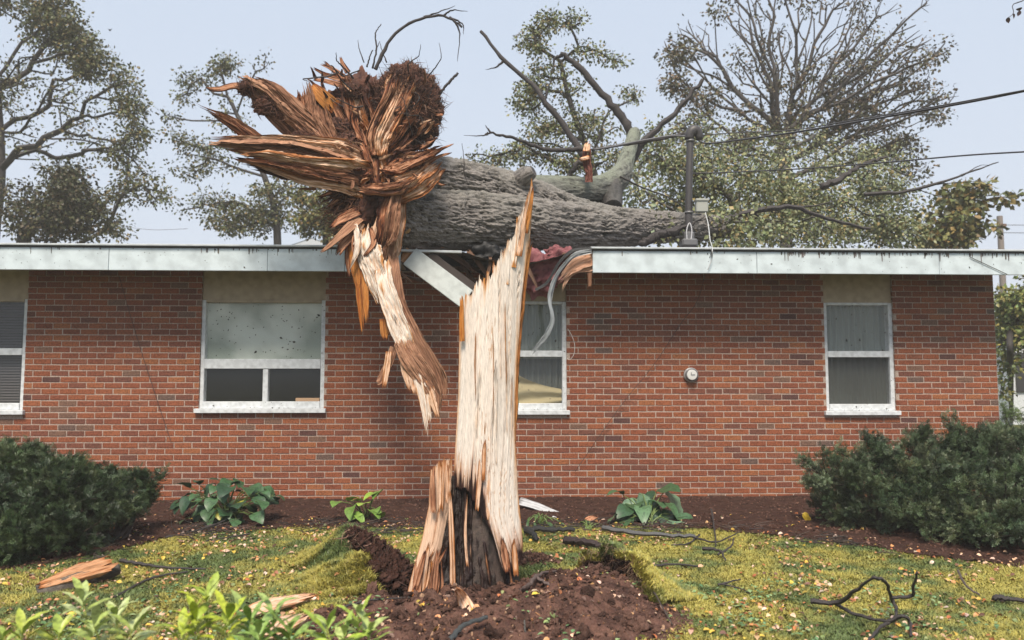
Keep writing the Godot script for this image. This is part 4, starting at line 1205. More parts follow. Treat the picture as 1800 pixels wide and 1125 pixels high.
	for k in 12:
		var a: Vector3 = (Vector3(-1.414, 2.998, 1.1) as Vector3).lerp(Vector3(-1.053, 3.089, 1.12), R(0, 1)) + Vector3(0, R(-0.1, 0.1), R(-0.1, 0.06))
		var l := R(0.25, 0.5)
		splinter(t, "splinter", [a, a + Vector3(R(-0.06, 0.04), -l * 0.5, 0.03), a + Vector3(R(-0.1, 0.08), -l, 0.02)], [R(0.03, 0.07), R(0.03, 0.07), 0.012], Vector3(R(-0.4, 0.4), 0.1, 1), 0.03, pick([FRESH, CREAM, RUSSET]), {"jag1": 0.3, "rough": 0.009, "bias": R(0.2, 0.5), "nv": 24})
	splinter(t, "splinter", [Vector3(-1.297, 3.14, 1.1), Vector3(-1.439, 2.961, 1.2), Vector3(-1.574, 2.819, 1.25), Vector3(-1.672, 2.73, 1.28)], [0.119, 0.095, 0.053, 0.018], Vector3(0, 0.3, 1), 0.03, BARKY, {"jag1": 0.2, "seed": 141.0, "bias": 0.8})
	splinter(t, "splinter", [Vector3(-1.31, 3.213, 1.1), Vector3(-1.479, 3.109, 1.15), Vector3(-1.599, 2.996, 1.2)], [0.13, 0.095, 0.03], Vector3(0, 0.3, 1), 0.03, RUSSET, {"jag1": 0.25, "seed": 142.0})
	splinter(t, "splinter", [Vector3(-1.319, 3.029, 1.1), Vector3(-1.451, 2.849, 1.15), Vector3(-1.511, 2.708, 1.2)], [0.142, 0.107, 0.047], Vector3(0, 0.2, 1), 0.04, RUSSET, {"jag1": 0.3, "seed": 143.0})
	var hollow := Shape.new()
	blob(hollow, Vector3(-1.232, 3.262, 1.02), Vector3(0.13, 0.17, 0.08), 40, 28, 0.25, 140.0, DARK, 17.0)
	put("hollow", hollow.smooth(), M.wood_plain, t)
	# a few live leaves caught on the trunk
	var lm := leaf_mesh(0.09, 0.05, 0.2, 0.3, 0.9, 5)
	for q in [[Vector3(-0.818, 3.137, 0.95), Color(0.2, 0.3, 0.05)], [Vector3(-0.768, 3.05, 0.95), Color(0.35, 0.2, 0.08)], [Vector3(-0.848, 3.062, 0.95), Color(0.16, 0.2, 0.05)], [Vector3(-0.238, 4.075, 0.2), Color(0.1, 0.16, 0.03)], [Vector3(-0.103, 4.063, 0.2), Color(0.1, 0.16, 0.03)]]:
		var o := put_at("leaf", lm, leaf_mat(q[1]), Transform3D(spun(rdir() + Vector3(0, -1, 0.3), R(0, 6)), q[0]), t)
		o.set_meta("kind", "")
		o.remove_meta("kind")


func leaf_mat(c: Color) -> StandardMaterial3D:
	var key := "leaf" + str(c)
	if not M.has(key):
		M[key] = mat(c, 0.42, {"back": Color(0.35, 0.35, 0.35), "tex": M.leaf_tex, "uv": Vector3(3, 3, 3)})
	return M[key]


# ---------- the standing stump ----------
func slab(s: Shape, z: float, left: Array, right: Array, top: Array, bottom: Array, nu: int, nv: int, thick: float, bulge: float, pal: Array, sd: float, o := {}) -> void:
	# left, right: [y, x] outlines; top, bottom: [u, y] ragged ends; u runs 0..1 across
	var first := s.v.size()
	var cols := 2 * nu
	var burn: Array = o.get("burn", [])
	for j in nv + 1:
		for q in cols + 1:
			var front := q <= nu
			var u := float(q) / nu if front else 1.0 - float(q - nu) / nu
			var spike := absf(nz.get_noise_2d(u * 1800.0 + sd, 3.0)) * 0.13 + absf(nz.get_noise_2d(u * 6000.0 + sd, 9.0)) * 0.09
			var yt := pw(top, u) + (spike - 0.05) * float(o.get("spike", 1.0))
			var yb := pw(bottom, u) - spike * float(o.get("low_spike", 0.5))
			var y := lerpf(yb, yt, float(j) / nv)
			var xl := pw(left, y)
			var xr := pw(right, y)
			var x := lerpf(xl, xr, u)
			var w := xr - xl
			var um := 2.0 * u - 1.0
			var fib := nz.get_noise_2d(u * w * 2600.0 + sd, y * 24.0) * 0.0055 + nz.get_noise_2d(u * w * 8000.0 + sd, y * 60.0) * 0.0022
			var groove := -0.018 * pow(maxf(0.0, 1.0 - absf(nz.get_noise_2d(u * w * 900.0 + sd + 50.0, y * 16.0)) * 22.0), 2.0) * smoothstep(-0.1, 0.2, nz.get_noise_2d(u * 200.0, y * 120.0 + sd))
			var end := minf(1.0, (nv - j) / (nv * 0.06))
			var zz := z + bulge * (1.0 - um * um) + fib + groove
			if not front:
				zz -= thick * (0.2 + 0.8 * sqrt(maxf(0.0, 1.0 - um * um))) * end + 0.002
			var n := nz.get_noise_2d(u * w * 2500.0 + sd + 70.0, y * 30.0)
			var n2 := nz.get_noise_2d(u * w * 9000.0 + sd + 20.0, y * 60.0)
			var tone := float(o.get("bias", 0.5)) + 0.24 * n + 0.12 * n2
			tone = clampf(tone, 0.2, 0.68)
			var crack := absf(nz.get_noise_2d(u * w * 1500.0 + sd + 900.0, y * 22.0))
			if crack < 0.012 and nz.get_noise_2d(u * w * 300.0 + sd, y * 130.0) > 0.08:
				tone = -0.2
			tone += 0.45 * pow(absf(um), 10.0) + 0.6 * pow(1.0 - minf(1.0, (yt - y) / 0.22), 2.0) * (0.5 + n)
			if groove < -0.012:
				tone = lerpf(tone, 0.1, 0.7)
			var col := (ramp(pal, tone) if tone > -0.1 else Color(0.6, 0.36, 0.2)) if front else ramp(FRESH, 0.7 + 0.4 * n)
			if not front and um > 0.0:
				col = ramp(ORANGE, 0.5 + 0.5 * n)
			if burn:
				var edge := y + 0.16 * n + 0.12 * n2 - pw(burn, u)
				var bt := 1.0 - smoothstep(-0.02, 0.06, edge)
				col = col.lerp(ramp(ORANGE, 0.45 + n), (1.0 - smoothstep(0.0, 0.2, edge)) * 0.65).lerp(ramp(DARK, 0.25 + 0.5 * n), bt)
			s.vert(Vector3(x, y, zz), Vector2(x, y), col)
	for j in nv:
		for q in cols:
			var a := first + j * (cols + 1) + q
			s.quad(a, a + cols + 1, a + cols + 2, a + 1)


func build_stump() -> void:
	var b := thing("tree_stump", "tall pale splintered stump of the snapped tree, charred black at its foot", "stump", Vector3(-0.1, 0, 4.05))
	var z := 4.1
	var s := Shape.new()
	# the tall pale blade
	slab(s, z, [[0.125, -0.075], [0.533, -0.189], [0.796, -0.182], [1.289, -0.155], [1.983, -0.147], [2.771, -0.14]],
		[[0.125, 0.276], [0.347, 0.28], [0.646, 0.25], [1.06, 0.227], [1.519, 0.242], [1.983, 0.276], [2.375, 0.33], [2.771, 0.364]],
		[[0.0, 1.968], [0.2, 1.999], [0.24, 2.077], [0.4, 2.061], [0.5, 2.147], [0.56, 2.21], [0.64, 2.249], [0.67, 2.328], [0.76, 2.407], [0.8, 2.501], [0.87, 2.604], [0.93, 2.712], [0.97, 2.763], [1.0, 2.672]],
		[[0.0, 0.721], [0.2, 0.721], [0.4, 0.608], [0.55, 0.403], [0.62, 0.217], [0.75, 0.143], [0.9, 0.191], [1.0, 0.254]],
		110, 200, 0.14, 0.1, CREAM, 5.0, {"burn": [[0.0, 0.766], [0.3, 0.751], [0.45, 0.646], [0.6, 0.31], [0.72, 0.228], [0.85, 0.265], [1.0, 0.291]], "bias": 0.47})
	put("standing_wood", s.smooth(), M.wood, b)
	# the lower shoulder at the left, flaring into the root
	var s2 := Shape.new()
	slab(s2, z - 0.02, [[-0.02, -0.493], [0.164, -0.447], [0.349, -0.394], [0.572, -0.349], [0.891, -0.337]],
		[[-0.02, -0.296], [0.164, -0.258], [0.535, -0.185], [0.891, -0.193]],
		[[0.0, 0.816], [0.3, 0.842], [0.6, 0.88], [1.0, 0.887]], [[0.0, -0.02], [1.0, -0.049]],
		50, 110, 0.12, 0.04, FRESH, 17.0, {"bias": 0.42, "spike": 0.45, "low_spike": 0.1})
	put("standing_wood", s2.smooth(), M.wood, b)
	# charred hollow between them
	var c := Shape.new()
	var nu := 90
	var nv := 130
	for j in nv + 1:
		for q in nu + 1:
			var u := float(q) / nu
			var t := float(j) / nv
			var y := lerpf(-0.12, 0.774, t)
			var xl := pw([[-0.12, -0.334], [0.163, -0.29], [0.534, -0.217], [3.0, -0.211]], y)
			var xr := pw([[-0.12, 0.275], [0.163, 0.207], [0.46, 0.101], [3.0, 0.017]], y)
			var um := 2.0 * u - 1.0
			var n := nz.get_noise_2d(u * 700.0, y * 70.0)
			var n2 := nz.get_noise_2d(u * 2600.0 + 80.0, y * 260.0)
			var zz := z + 0.05 * (1.0 - t) + 0.05 * n + 0.03 * n2 + 0.02 * nz.get_noise_2d(u * 900.0, y * 900.0) + 0.06 * (1.0 - um * um) * (1.0 - t)
			var col := ramp(DARK, 0.1 + 0.3 * n + 0.25 * n2) * 0.65
			var ash := clampf(nz.get_noise_2d(u * 260.0 + 9.0, y * 160.0) * 2.2 - 0.4 + bump(u, y, 0.08, 0.1, 0.12, 0.12), 0, 1) * (1.0 - smoothstep(0.2, 0.5, t))
			col = col.lerp(Color(0.1, 0.09, 0.095), ash * 0.7)
			col = col.lerp(ramp(FRESH, 0.3 + n), smoothstep(0.5, 0.75, n * 0.8 + n2 * 0.5 + 0.25 * t) * 0.7)
			c.vert(Vector3(lerpf(xl, xr, u), y, zz), Vector2(u, y), col)
	for j in nv:
		for q in nu:
			var a := j * (nu + 1) + q
			c.quad(a, a + nu + 1, a + nu + 2, a + 1)
	put("charred_hollow", c.smooth(), M.charred, b)
	# the sound bark side at the back
	var back := bark_tube([Vector3(0.019, -0.15, 3.93), Vector3(0.018, 0.45, 3.95), Vector3(0.025, 0.72, 3.96)], [0.26, 0.2, 0.12], 70, 50, 0.03, {"seed": 77.0, "low": Color(0.015, 0.01, 0.01), "high": Color(0.1, 0.07, 0.06)})
	put("back_of_stump", back.smooth(), M.bark, b)
	# strands half lifted off the pale face, and long splits
	for k in 11:
		var x0 := lerpf(-0.119, 0.207, R(0, 1))
		var y0 := R(0.75, 1.75)
		var l := R(0.25, 0.7)
		var zf := z + 0.012 + 0.1 * (1.0 - pow((x0 - 0.042) / 0.185, 2.0))
		splinter(b, "lifted_strand", [Vector3(x0, y0, zf - 0.01), Vector3(x0 + R(-0.006, 0.006), y0 + l * 0.5, zf), Vector3(x0 + R(-0.015, 0.015), y0 + l, zf + R(0.0, 0.035))], [R(0.006, 0.012), R(0.008, 0.018), 0.004], Vector3(R(-0.4, 0.4), 0, 1), 0.012, CREAM, {"jag0": 0.1, "jag1": 0.3, "bias": R(0.3, 0.5), "edge": 0.0, "rough": 0.003})
	for q in [[Vector3(-0.039, 1.744, 4.19), Vector3(-0.042, 1.517, 4.19), Vector3(-0.034, 1.216, 4.19)], [Vector3(0.074, 1.82, 4.2), Vector3(0.083, 1.441, 4.2), Vector3(0.076, 1.029, 4.2)], [Vector3(0.158, 1.974, 4.19), Vector3(0.162, 1.631, 4.19), Vector3(0.17, 1.291, 4.19)], [Vector3(0.015, 1.291, 4.2), Vector3(0.023, 1.067, 4.2), Vector3(0.016, 0.807, 4.2)]]:
		splinter(b, "split_line", q, [0.003, 0.006, 0.003], Vector3(0.3, 0, 1), 0.012, [Color(0.4, 0.17, 0.06), Color(0.6, 0.3, 0.12)], {"jag0": 0.2, "jag1": 0.3, "rough": 0.006})
	# orange edge of the blade
	splinter(b, "edge_splinter", [Vector3(0.227, 0.946, 4.1), Vector3(0.234, 1.212, 4.1), Vector3(0.25, 1.519, 4.1), Vector3(0.277, 1.829, 4.1), Vector3(0.301, 2.063, 4.1), Vector3(0.34, 2.377, 4.1)], [0.012, 0.027, 0.031, 0.027, 0.023, 0.015], Vector3(0.9, 0, 1), 0.05, [Color(0.16, 0.06, 0.025), Color(0.4, 0.15, 0.04), Color(0.52, 0.24, 0.08), Color(0.2, 0.08, 0.03)], {"jag0": 0.1, "jag1": 0.1, "rough": 0.012, "seed": 151.0, "nv": 60})
	for q in [[[Vector3(-0.13, 1.669, 4.17), Vector3(-0.135, 1.86, 4.17), Vector3(-0.128, 1.991, 4.17)], 8], [[Vector3(-0.001, 1.822, 4.17), Vector3(0.006, 1.976, 4.17), Vector3(-0.002, 2.099, 4.17)], 8], [[Vector3(0.04, 1.88, 4.17), Vector3(0.044, 2.014, 4.17), Vector3(0.036, 2.169, 4.17)], 5], [[Vector3(0.082, 1.975, 4.18), Vector3(0.086, 2.09, 4.18), Vector3(0.078, 2.225, 4.18)], 8], [[Vector3(0.166, 2.052, 4.18), Vector3(0.177, 2.245, 4.18), Vector3(0.181, 2.37, 4.18)], 9], [[Vector3(0.251, 2.247, 4.17), Vector3(0.282, 2.442, 4.17), Vector3(0.305, 2.638, 4.17)], 9], [[Vector3(0.298, 2.405, 4.16), Vector3(0.329, 2.582, 4.16), Vector3(0.353, 2.751, 4.16)], 8], [[Vector3(0.216, 2.17, 4.17), Vector3(0.236, 2.364, 4.17), Vector3(0.24, 2.551, 4.17)], 7], [[Vector3(0.113, 2.056, 4.15), Vector3(0.121, 2.172, 4.15), Vector3(0.132, 2.265, 4.15)], 6]]:
		splinter(b, "edge_splinter", q[0], [0.0039 * q[1] * 1.2, 0.0039 * q[1], 0.006], Vector3(R(-0.3, 0.3), 0, 1), 0.02, pick([ORANGE, FRESH, CREAM]), {"jag1": 0.2, "bias": R(0.3, 0.6)})
	for q in [[[Vector3(-0.312, 0.527, 4.16), Vector3(-0.321, 0.693, 4.16), Vector3(-0.311, 0.86, 4.16)], 9], [[Vector3(-0.263, 0.545, 4.16), Vector3(-0.261, 0.73, 4.16), Vector3(-0.27, 0.893, 4.16)], 8], [[Vector3(-0.219, 0.581, 4.16), Vector3(-0.216, 0.766, 4.16), Vector3(-0.224, 0.886, 4.16)], 7], [[Vector3(-0.18, 0.006, 4.2), Vector3(-0.185, 0.223, 4.2), Vector3(-0.198, 0.551, 4.2), Vector3(-0.207, 0.734, 4.2)], 9], [[Vector3(-0.375, 0.041, 4.26), Vector3(-0.365, 0.202, 4.26), Vector3(-0.327, 0.381, 4.26)], 13], [[Vector3(-0.308, 0.028, 4.28), Vector3(-0.298, 0.17, 4.28), Vector3(-0.274, 0.348, 4.28)], 14], [[Vector3(-0.424, 0.065, 4.28), Vector3(-0.389, 0.206, 4.28), Vector3(-0.347, 0.349, 4.28)], 10], [[Vector3(0.017, 0.736, 4.22), Vector3(0.02, 0.92, 4.22), Vector3(0.027, 1.031, 4.22)], 7], [[Vector3(-0.027, 0.55, 4.2), Vector3(-0.013, 0.733, 4.2), Vector3(-0.01, 0.918, 4.2)], 7], [[Vector3(0.055, 0.476, 4.2), Vector3(0.047, 0.659, 4.2), Vector3(0.057, 0.862, 4.2)], 7], [[Vector3(-0.085, 0.185, 4.2), Vector3(-0.101, 0.404, 4.2), Vector3(-0.088, 0.697, 4.2)], 4], [[Vector3(0.176, 0.163, 4.24), Vector3(0.158, 0.283, 4.24), Vector3(0.136, 0.41, 4.24)], 12], [[Vector3(0.232, 0.138, 4.24), Vector3(0.221, 0.282, 4.24), Vector3(0.213, 0.391, 4.24)], 9]]:
		splinter(b, "edge_splinter", q[0], [0.0039 * q[1], 0.0039 * q[1] * 1.1, 0.007], Vector3(R(-0.3, 0.3), 0.1, 1), 0.03, pick([FRESH, RUSSET, FRESH]), {"jag1": 0.2, "jag0": 0.1, "bias": R(0.25, 0.5)})
	for k in 22:
		var a := Vector3(lerpf(-0.453, -0.276, R(0, 1)), R(-0.03, 0.03), 4.22 + R(-0.05, 0.08))
		splinter(b, "edge_splinter", [a, a + Vector3(R(-0.02, 0.05), R(0.08, 0.14), -0.03), a + Vector3(R(0.0, 0.09), R(0.18, 0.34), -0.07)], [R(0.012, 0.03), R(0.012, 0.028), 0.005], Vector3(R(-0.4, 0.2), 0.2, 1), 0.015, pick([FRESH, RUSSET, RUSSET, ORANGE]), {"jag1": 0.2, "nv": 14})


# ---------- trees: limbs that reach every point of a set of leafy clumps by the shortest tidy way ----------
# clumps: [centre, rx, ry, points, leaves per point]; o: bf, r_tip, leaf (mesh), cols, spread, seed
func build_tree(called: String, label: String, category: String, group: String, trunk: Array, r0: float, clumps: Array, o := {}) -> Node3D:
	rng.seed = int(o.get("seed", 1))
	var base: Vector3 = trunk[0]
	var t := thing(called, label, category, base, group)
	grow(t, trunk, r0, clumps, o)
	return t


func grow(t: Node3D, trunk: Array, r0: float, clumps: Array, o := {}) -> void:
	var pos := PackedVector3Array()
	var par := PackedInt32Array()
	var plen := PackedFloat32Array()
	var tp := path(trunk, 10)
	for k in 11:
		pos.push_back(tp[k])
		par.push_back(k - 1)
		plen.push_back(0.0 if k == 0 else plen[k - 1] + tp[k].distance_to(tp[k - 1]) * 0.5)
	var wish := PackedVector3Array()
	var leafy := PackedInt32Array()
	for c in clumps:
		for k in int(c[3]):
			var d := rdir() * pow(R(0, 1), 0.4)
			wish.push_back((c[0] as Vector3) + Vector3(d.x * c[1], d.y * c[2], d.z * (float(c[1]) + float(c[2])) * 0.5))
			leafy.push_back(int(c[4]))
	var n := wish.size()
	var bf: float = o.get("bf", 0.35)
	var best := PackedFloat32Array()
	var via := PackedInt32Array()
	var done := PackedByteArray()
	best.resize(n)
	via.resize(n)
	done.resize(n)
	for k in n:
		best[k] = 1e9
		for q in range(int(o.get("fork", 4)), 11):
			var c := wish[k].distance_to(pos[q]) + bf * plen[q]
			if c < best[k]:
				best[k] = c
				via[k] = q
	var leaf_of := {}
	for step in n:
		var m := -1
		var mv := 1e9
		for k in n:
			if not done[k] and best[k] < mv:
				mv = best[k]
				m = k
		done[m] = 1
		var a := via[m]
		var id := pos.size()
		# long reaches get a bend half way
		var dist := wish[m].distance_to(pos[a])
		if dist > 0.9:
			pos.push_back(pos[a].lerp(wish[m], 0.5) + rdir() * dist * 0.07 + Vector3(0, -dist * 0.03, 0))
			par.push_back(a)
			plen.push_back(plen[a] + dist * 0.5)
			a = id
			id += 1
		pos.push_back(wish[m])
		par.push_back(a)
		plen.push_back(plen[a] + wish[m].distance_to(pos[a]))
		leaf_of[id] = leafy[m]
		for k in n:
			if not done[k]:
				for q in ([id - 1, id] if dist > 0.9 else [id]):
					var c := wish[k].distance_to(pos[q]) + bf * plen[q]
					if c < best[k]:
						best[k] = c
						via[k] = q
	var total := pos.size()
	var load_ := PackedFloat32Array()
	load_.resize(total)
	load_.fill(0.0)
	var heavy := PackedInt32Array()
	heavy.resize(total)
	heavy.fill(-1)
	for k in range(total - 1, -1, -1):
		load_[k] += 1.0
		if par[k] >= 0:
			load_[par[k]] += load_[k]
	for k in range(1, total):
		var p := par[k]
		if heavy[p] < 0 or load_[k] > load_[heavy[p]]:
			heavy[p] = k
	var wood: Color = o.get("wood", Color(0.045, 0.036, 0.034))
	var rt: float = o.get("r_tip", 0.012)
	var s := Shape.new()
	var ts := Shape.new()
	var pe := log(r0 / rt) / log(maxf(2.0, load_[0]))
	for k in total:
		if k > 0 and heavy[par[k]] == k:
			continue
		var line := []
		var rad := []
		if k > 0:
			line.append(pos[par[k]])
			rad.append(rt * pow(load_[k], pe))
		var q := k
		while q >= 0:
			line.append(pos[q])
			rad.append(rt * pow(load_[q], pe))
			q = heavy[q]
		if line.size() < 2:
			continue
		rad[-1] = rt * 0.5
		var segs := mini(60, (line.size() - 1) * 2)
		var pp := path(line, segs)
		var rr := PackedFloat32Array()
		for j in segs + 1:
			rr.push_back(at_list(rad, float(j) / segs))
		if k == 0:
			ts.tube(pp, rr, 12, wood)
		else:
			s.tube(pp, rr, 6 if rr[0] > 0.04 else 4, wood)
	if not o.get("no_trunk", false):
		put("trunk", ts.smooth(), M.bark_plain, t)
	put("branches", s.smooth(), M.bark_plain, t, "stuff")
	var xf := []
	var cols := []
	var spread: float = o.get("spread", 0.35)
	var cl: Array = o.get("cols", [Color(0.05, 0.06, 0.02)])
	for id in leaf_of:
		for j in int(leaf_of[id] * float(o.get("dense", 1.45))):
			var d := rdir() * pow(R(0, 1), 0.6) * spread
			var p := pos[id] + Vector3(d.x, d.y * 0.75, d.z)
			var dir := (d + Vector3(0, -0.35 * spread, 0) + rdir() * spread * 0.5).normalized()
			xf.append(Transform3D(spun(dir, R(0, TAU)) * Basis.from_scale(Vector3.ONE * R(0.65, 1.25)), p))
			cols.append(vary(pick(cl), 0.35))
	if xf:
		many("crown", small_leaf(o.get("leaf_l", 0.105), o.get("leaf_w", 0.068)), M.leaf, xf, cols, t)


func build_trees() -> void:
	var olive := [Color(0.095, 0.108, 0.034), Color(0.08, 0.094, 0.03), Color(0.125, 0.115, 0.036), Color(0.15, 0.11, 0.038), Color(0.065, 0.08, 0.027)]
	var grey_green := [Color(0.14, 0.165, 0.06), Color(0.115, 0.14, 0.05), Color(0.19, 0.19, 0.075), Color(0.2, 0.15, 0.065), Color(0.1, 0.115, 0.05)]
	var yellow := [Color(0.16, 0.15, 0.04), Color(0.11, 0.125, 0.035), Color(0.22, 0.15, 0.045), Color(0.085, 0.1, 0.03)]
	# far left: a leaning crown that arches over the frame's corner
	build_tree("tall_tree", "tall tree at the far left with bare arching limbs and olive leafy rim", "tree", "trees behind the house", [Vector3(-13.741, 0, -13), Vector3(-13.601, 5.208, -13), Vector3(-13.517, 7.306, -13), Vector3(-13.739, 10.258, -13), Vector3(-13.966, 13.268, -13)], 0.15, [
		[Vector3(-12.798, 12.11, -13), 1.125, 0.482, 34, 44], [Vector3(-11.97, 11.37, -13), 0.884, 0.546, 36, 48], [Vector3(-11.057, 10.432, -13), 0.579, 0.45, 20, 50], [Vector3(-11.473, 10.876, -13), 0.643, 0.482, 18, 46],
		[Vector3(-10.292, 9.978, -13), 0.354, 0.418, 11, 34], [Vector3(-10.058, 9.234, -13), 0.418, 0.482, 15, 36], [Vector3(-9.822, 8.411, -13), 0.386, 0.45, 13, 34], [Vector3(-10.164, 7.832, -13), 0.482, 0.354, 13, 30], [Vector3(-9.74, 7.018, -13), 0.562, 0.354, 14, 30], [Vector3(-9.015, 6.617, -13), 0.321, 0.161, 7, 28], [Vector3(-10.195, 6.525, -13), 0.482, 0.289, 9, 22], [Vector3(-10.243, 5.714, -13), 0.257, 0.289, 8, 30],
		[Vector3(-12.715, 10.273, -13), 0.964, 0.964, 44, 6], [Vector3(-11.724, 9.294, -13), 0.964, 0.804, 44, 6], [Vector3(-12.625, 8.295, -13), 0.964, 0.804, 40, 4], [Vector3(-11.209, 8.312, -13), 0.804, 0.643, 34, 5], [Vector3(-13.314, 9.602, -13), 0.418, 0.804, 14, 26]],
		{"bf": 0.5, "seed": 5, "cols": olive, "fork": 2, "spread": 0.42, "r_tip": 0.014})
	build_tree("bushy_tree", "dark bushy low tree left of the open sky, in front of the tall arching tree", "tree", "trees behind the house", [Vector3(-11.551, 0, -11), Vector3(-11.658, 4.874, -11), Vector3(-11.118, 5.464, -11), Vector3(-10.788, 6.056, -11)], 0.16, [
		[Vector3(-10.665, 6.501, -11), 0.805, 0.439, 30, 46], [Vector3(-10.42, 5.764, -11), 0.879, 0.732, 44, 50], [Vector3(-11.264, 5.537, -11), 0.732, 0.586, 28, 46], [Vector3(-11.855, 6.047, -11), 0.439, 0.586, 12, 36], [Vector3(-9.912, 5.547, -11), 0.41, 0.586, 14, 40]],
		{"bf": 0.3, "seed": 6, "cols": [Color(0.05, 0.055, 0.02), Color(0.065, 0.07, 0.024), Color(0.075, 0.055, 0.024)], "fork": 3, "spread": 0.3})
	# second from left, thin and open
	build_tree("thin_tree", "thin open tree with scattered leaf tufts left of the torn trunk end", "tree", "trees behind the house", [Vector3(-6.094, 0, -15), Vector3(-6.272, 5.603, -15), Vector3(-6.478, 7.022, -15), Vector3(-7.182, 8.807, -15), Vector3(-7.918, 10.244, -15)], 0.12, [
		[Vector3(-9.069, 10.772, -15), 0.385, 0.28, 7, 26], [Vector3(-8.087, 11.297, -15), 0.56, 0.28, 10, 30], [Vector3(-8.461, 10.872, -15), 0.525, 0.21, 6, 26], [Vector3(-6.895, 11.353, -15), 0.315, 0.455, 8, 5], [Vector3(-9.227, 10.262, -15), 0.245, 0.28, 5, 22], [Vector3(-9.467, 9.589, -15), 0.35, 0.14, 4, 22], [Vector3(-9.271, 8.872, -15), 0.49, 0.245, 8, 28], [Vector3(-8.741, 8.573, -15), 0.63, 0.21, 8, 28], [Vector3(-8.894, 7.891, -15), 0.63, 0.315, 9, 26], [Vector3(-7.904, 9.7, -15), 0.7, 0.7, 14, 14], [Vector3(-7.951, 8.259, -15), 0.7, 0.525, 12, 14], [Vector3(-8.95, 6.911, -15), 0.42, 0.525, 7, 16], [Vector3(-8.176, 7.007, -15), 0.63, 0.35, 10, 24],
		[Vector3(-7.381, 6.392, -15), 1.05, 0.595, 34, 44], [Vector3(-6.609, 6.664, -15), 0.875, 0.875, 28, 34], [Vector3(-6.099, 7.204, -15), 0.7, 0.7, 18, 26]],
		{"bf": 0.45, "seed": 7, "cols": olive, "fork": 2, "spread": 0.36})
	build_tree("pale_tree", "pale yellowish green tree close behind the roof below the torn end", "tree", "trees behind the house", [Vector3(-4.079, 0, -12), Vector3(-4.177, 4.942, -12), Vector3(-4.234, 5.564, -12), Vector3(-4.349, 6.032, -12)], 0.12, [[Vector3(-4.423, 5.875, -12), 0.691, 0.584, 40, 46], [Vector3(-3.805, 5.567, -12), 0.461, 0.614, 18, 44], [Vector3(-4.663, 6.421, -12), 0.461, 0.307, 10, 40]], {"seed": 8, "cols": yellow, "spread": 0.28, "fork": 5})
	# middle: leafy crown over the trunk
	build_tree("leafy_tree", "slender leafy tree rising behind the fallen trunk and its bare limbs", "tree", "trees behind the house", [Vector3(2.664, 0, -8), Vector3(2.645, 4.835, -8), Vector3(2.464, 6.257, -8), Vector3(2.022, 7.561, -8), Vector3(1.77, 8.615, -8)], 0.08, [
		[Vector3(1.384, 9.474, -8), 0.425, 0.325, 16, 30], [Vector3(1.124, 9.069, -8), 0.25, 0.325, 9, 30], [Vector3(1.969, 9.484, -8), 0.3, 0.275, 9, 24], [Vector3(2.354, 8.823, -8), 0.375, 0.25, 9, 26], [Vector3(1.446, 8.61, -8), 0.425, 0.425, 18, 26], [Vector3(1.251, 8.078, -8), 0.375, 0.375, 16, 28], [Vector3(3.003, 8.661, -8), 0.175, 0.2, 5, 24], [Vector3(0.993, 7.547, -8), 0.45, 0.3, 14, 26], [Vector3(1.96, 7.956, -8), 0.5, 0.45, 16, 16], [Vector3(1.441, 7.029, -8), 0.75, 0.375, 26, 28], [Vector3(2.471, 7.107, -8), 0.75, 0.425, 26, 28], [Vector3(3.319, 7.909, -8), 0.2, 0.175, 6, 26], [Vector3(0.864, 6.435, -8), 0.625, 0.3, 20, 28], [Vector3(1.887, 6.316, -8), 0.75, 0.35, 26, 32], [Vector3(0.29, 6.234, -8), 0.375, 0.2, 8, 22], [Vector3(2.98, 6.393, -8), 0.5, 0.5, 20, 30], [Vector3(-0.219, 6.359, -8), 0.3, 0.2, 5, 16]],
		{"bf": 0.4, "seed": 9, "cols": grey_green, "fork": 2, "spread": 0.28, "leaf_l": 0.078, "leaf_w": 0.052})
	# the big vase-shaped tree on the right: bare upright twigs above, leaves below
	var fan := []
	var tops := [[1185, 60], [1205, 25], [1235, 10], [1270, -10], [1300, 0], [1325, -25], [1350, -15], [1385, 0], [1420, 10], [1445, 20], [1470, 15], [1500, 30], [1510, 55], [1545, 45], [1575, 50], [1585, 75], [1610, 100], [1640, 100], [1590, 130], [1645, 130], [1610, 165], [1660, 180], [1625, 215], [1600, 250]]
	for q in tops:
		var tip: Vector3 = Vector3(8.873, 11.197, -12)
		tip += Vector3((q[0] - 1400.0) * 0.015, (60.0 - q[1]) * 0.015, R(-1.8, 1.8))
		var foot: Vector3 = Vector3(8.509, 6.781, -12)
		for k in 6:
			var f := 0.42 + 0.11 * k
			fan.append([foot.lerp(tip, f) + Vector3(0, 0.35 * sin(f * PI), 0), 0.5, 0.44, 5, 12 if rng.randf() < 0.22 else 1])
		fan.append([tip + rdir() * 0.25, 0.42, 0.36, 7, 14 if rng.randf() < 0.35 else 0])
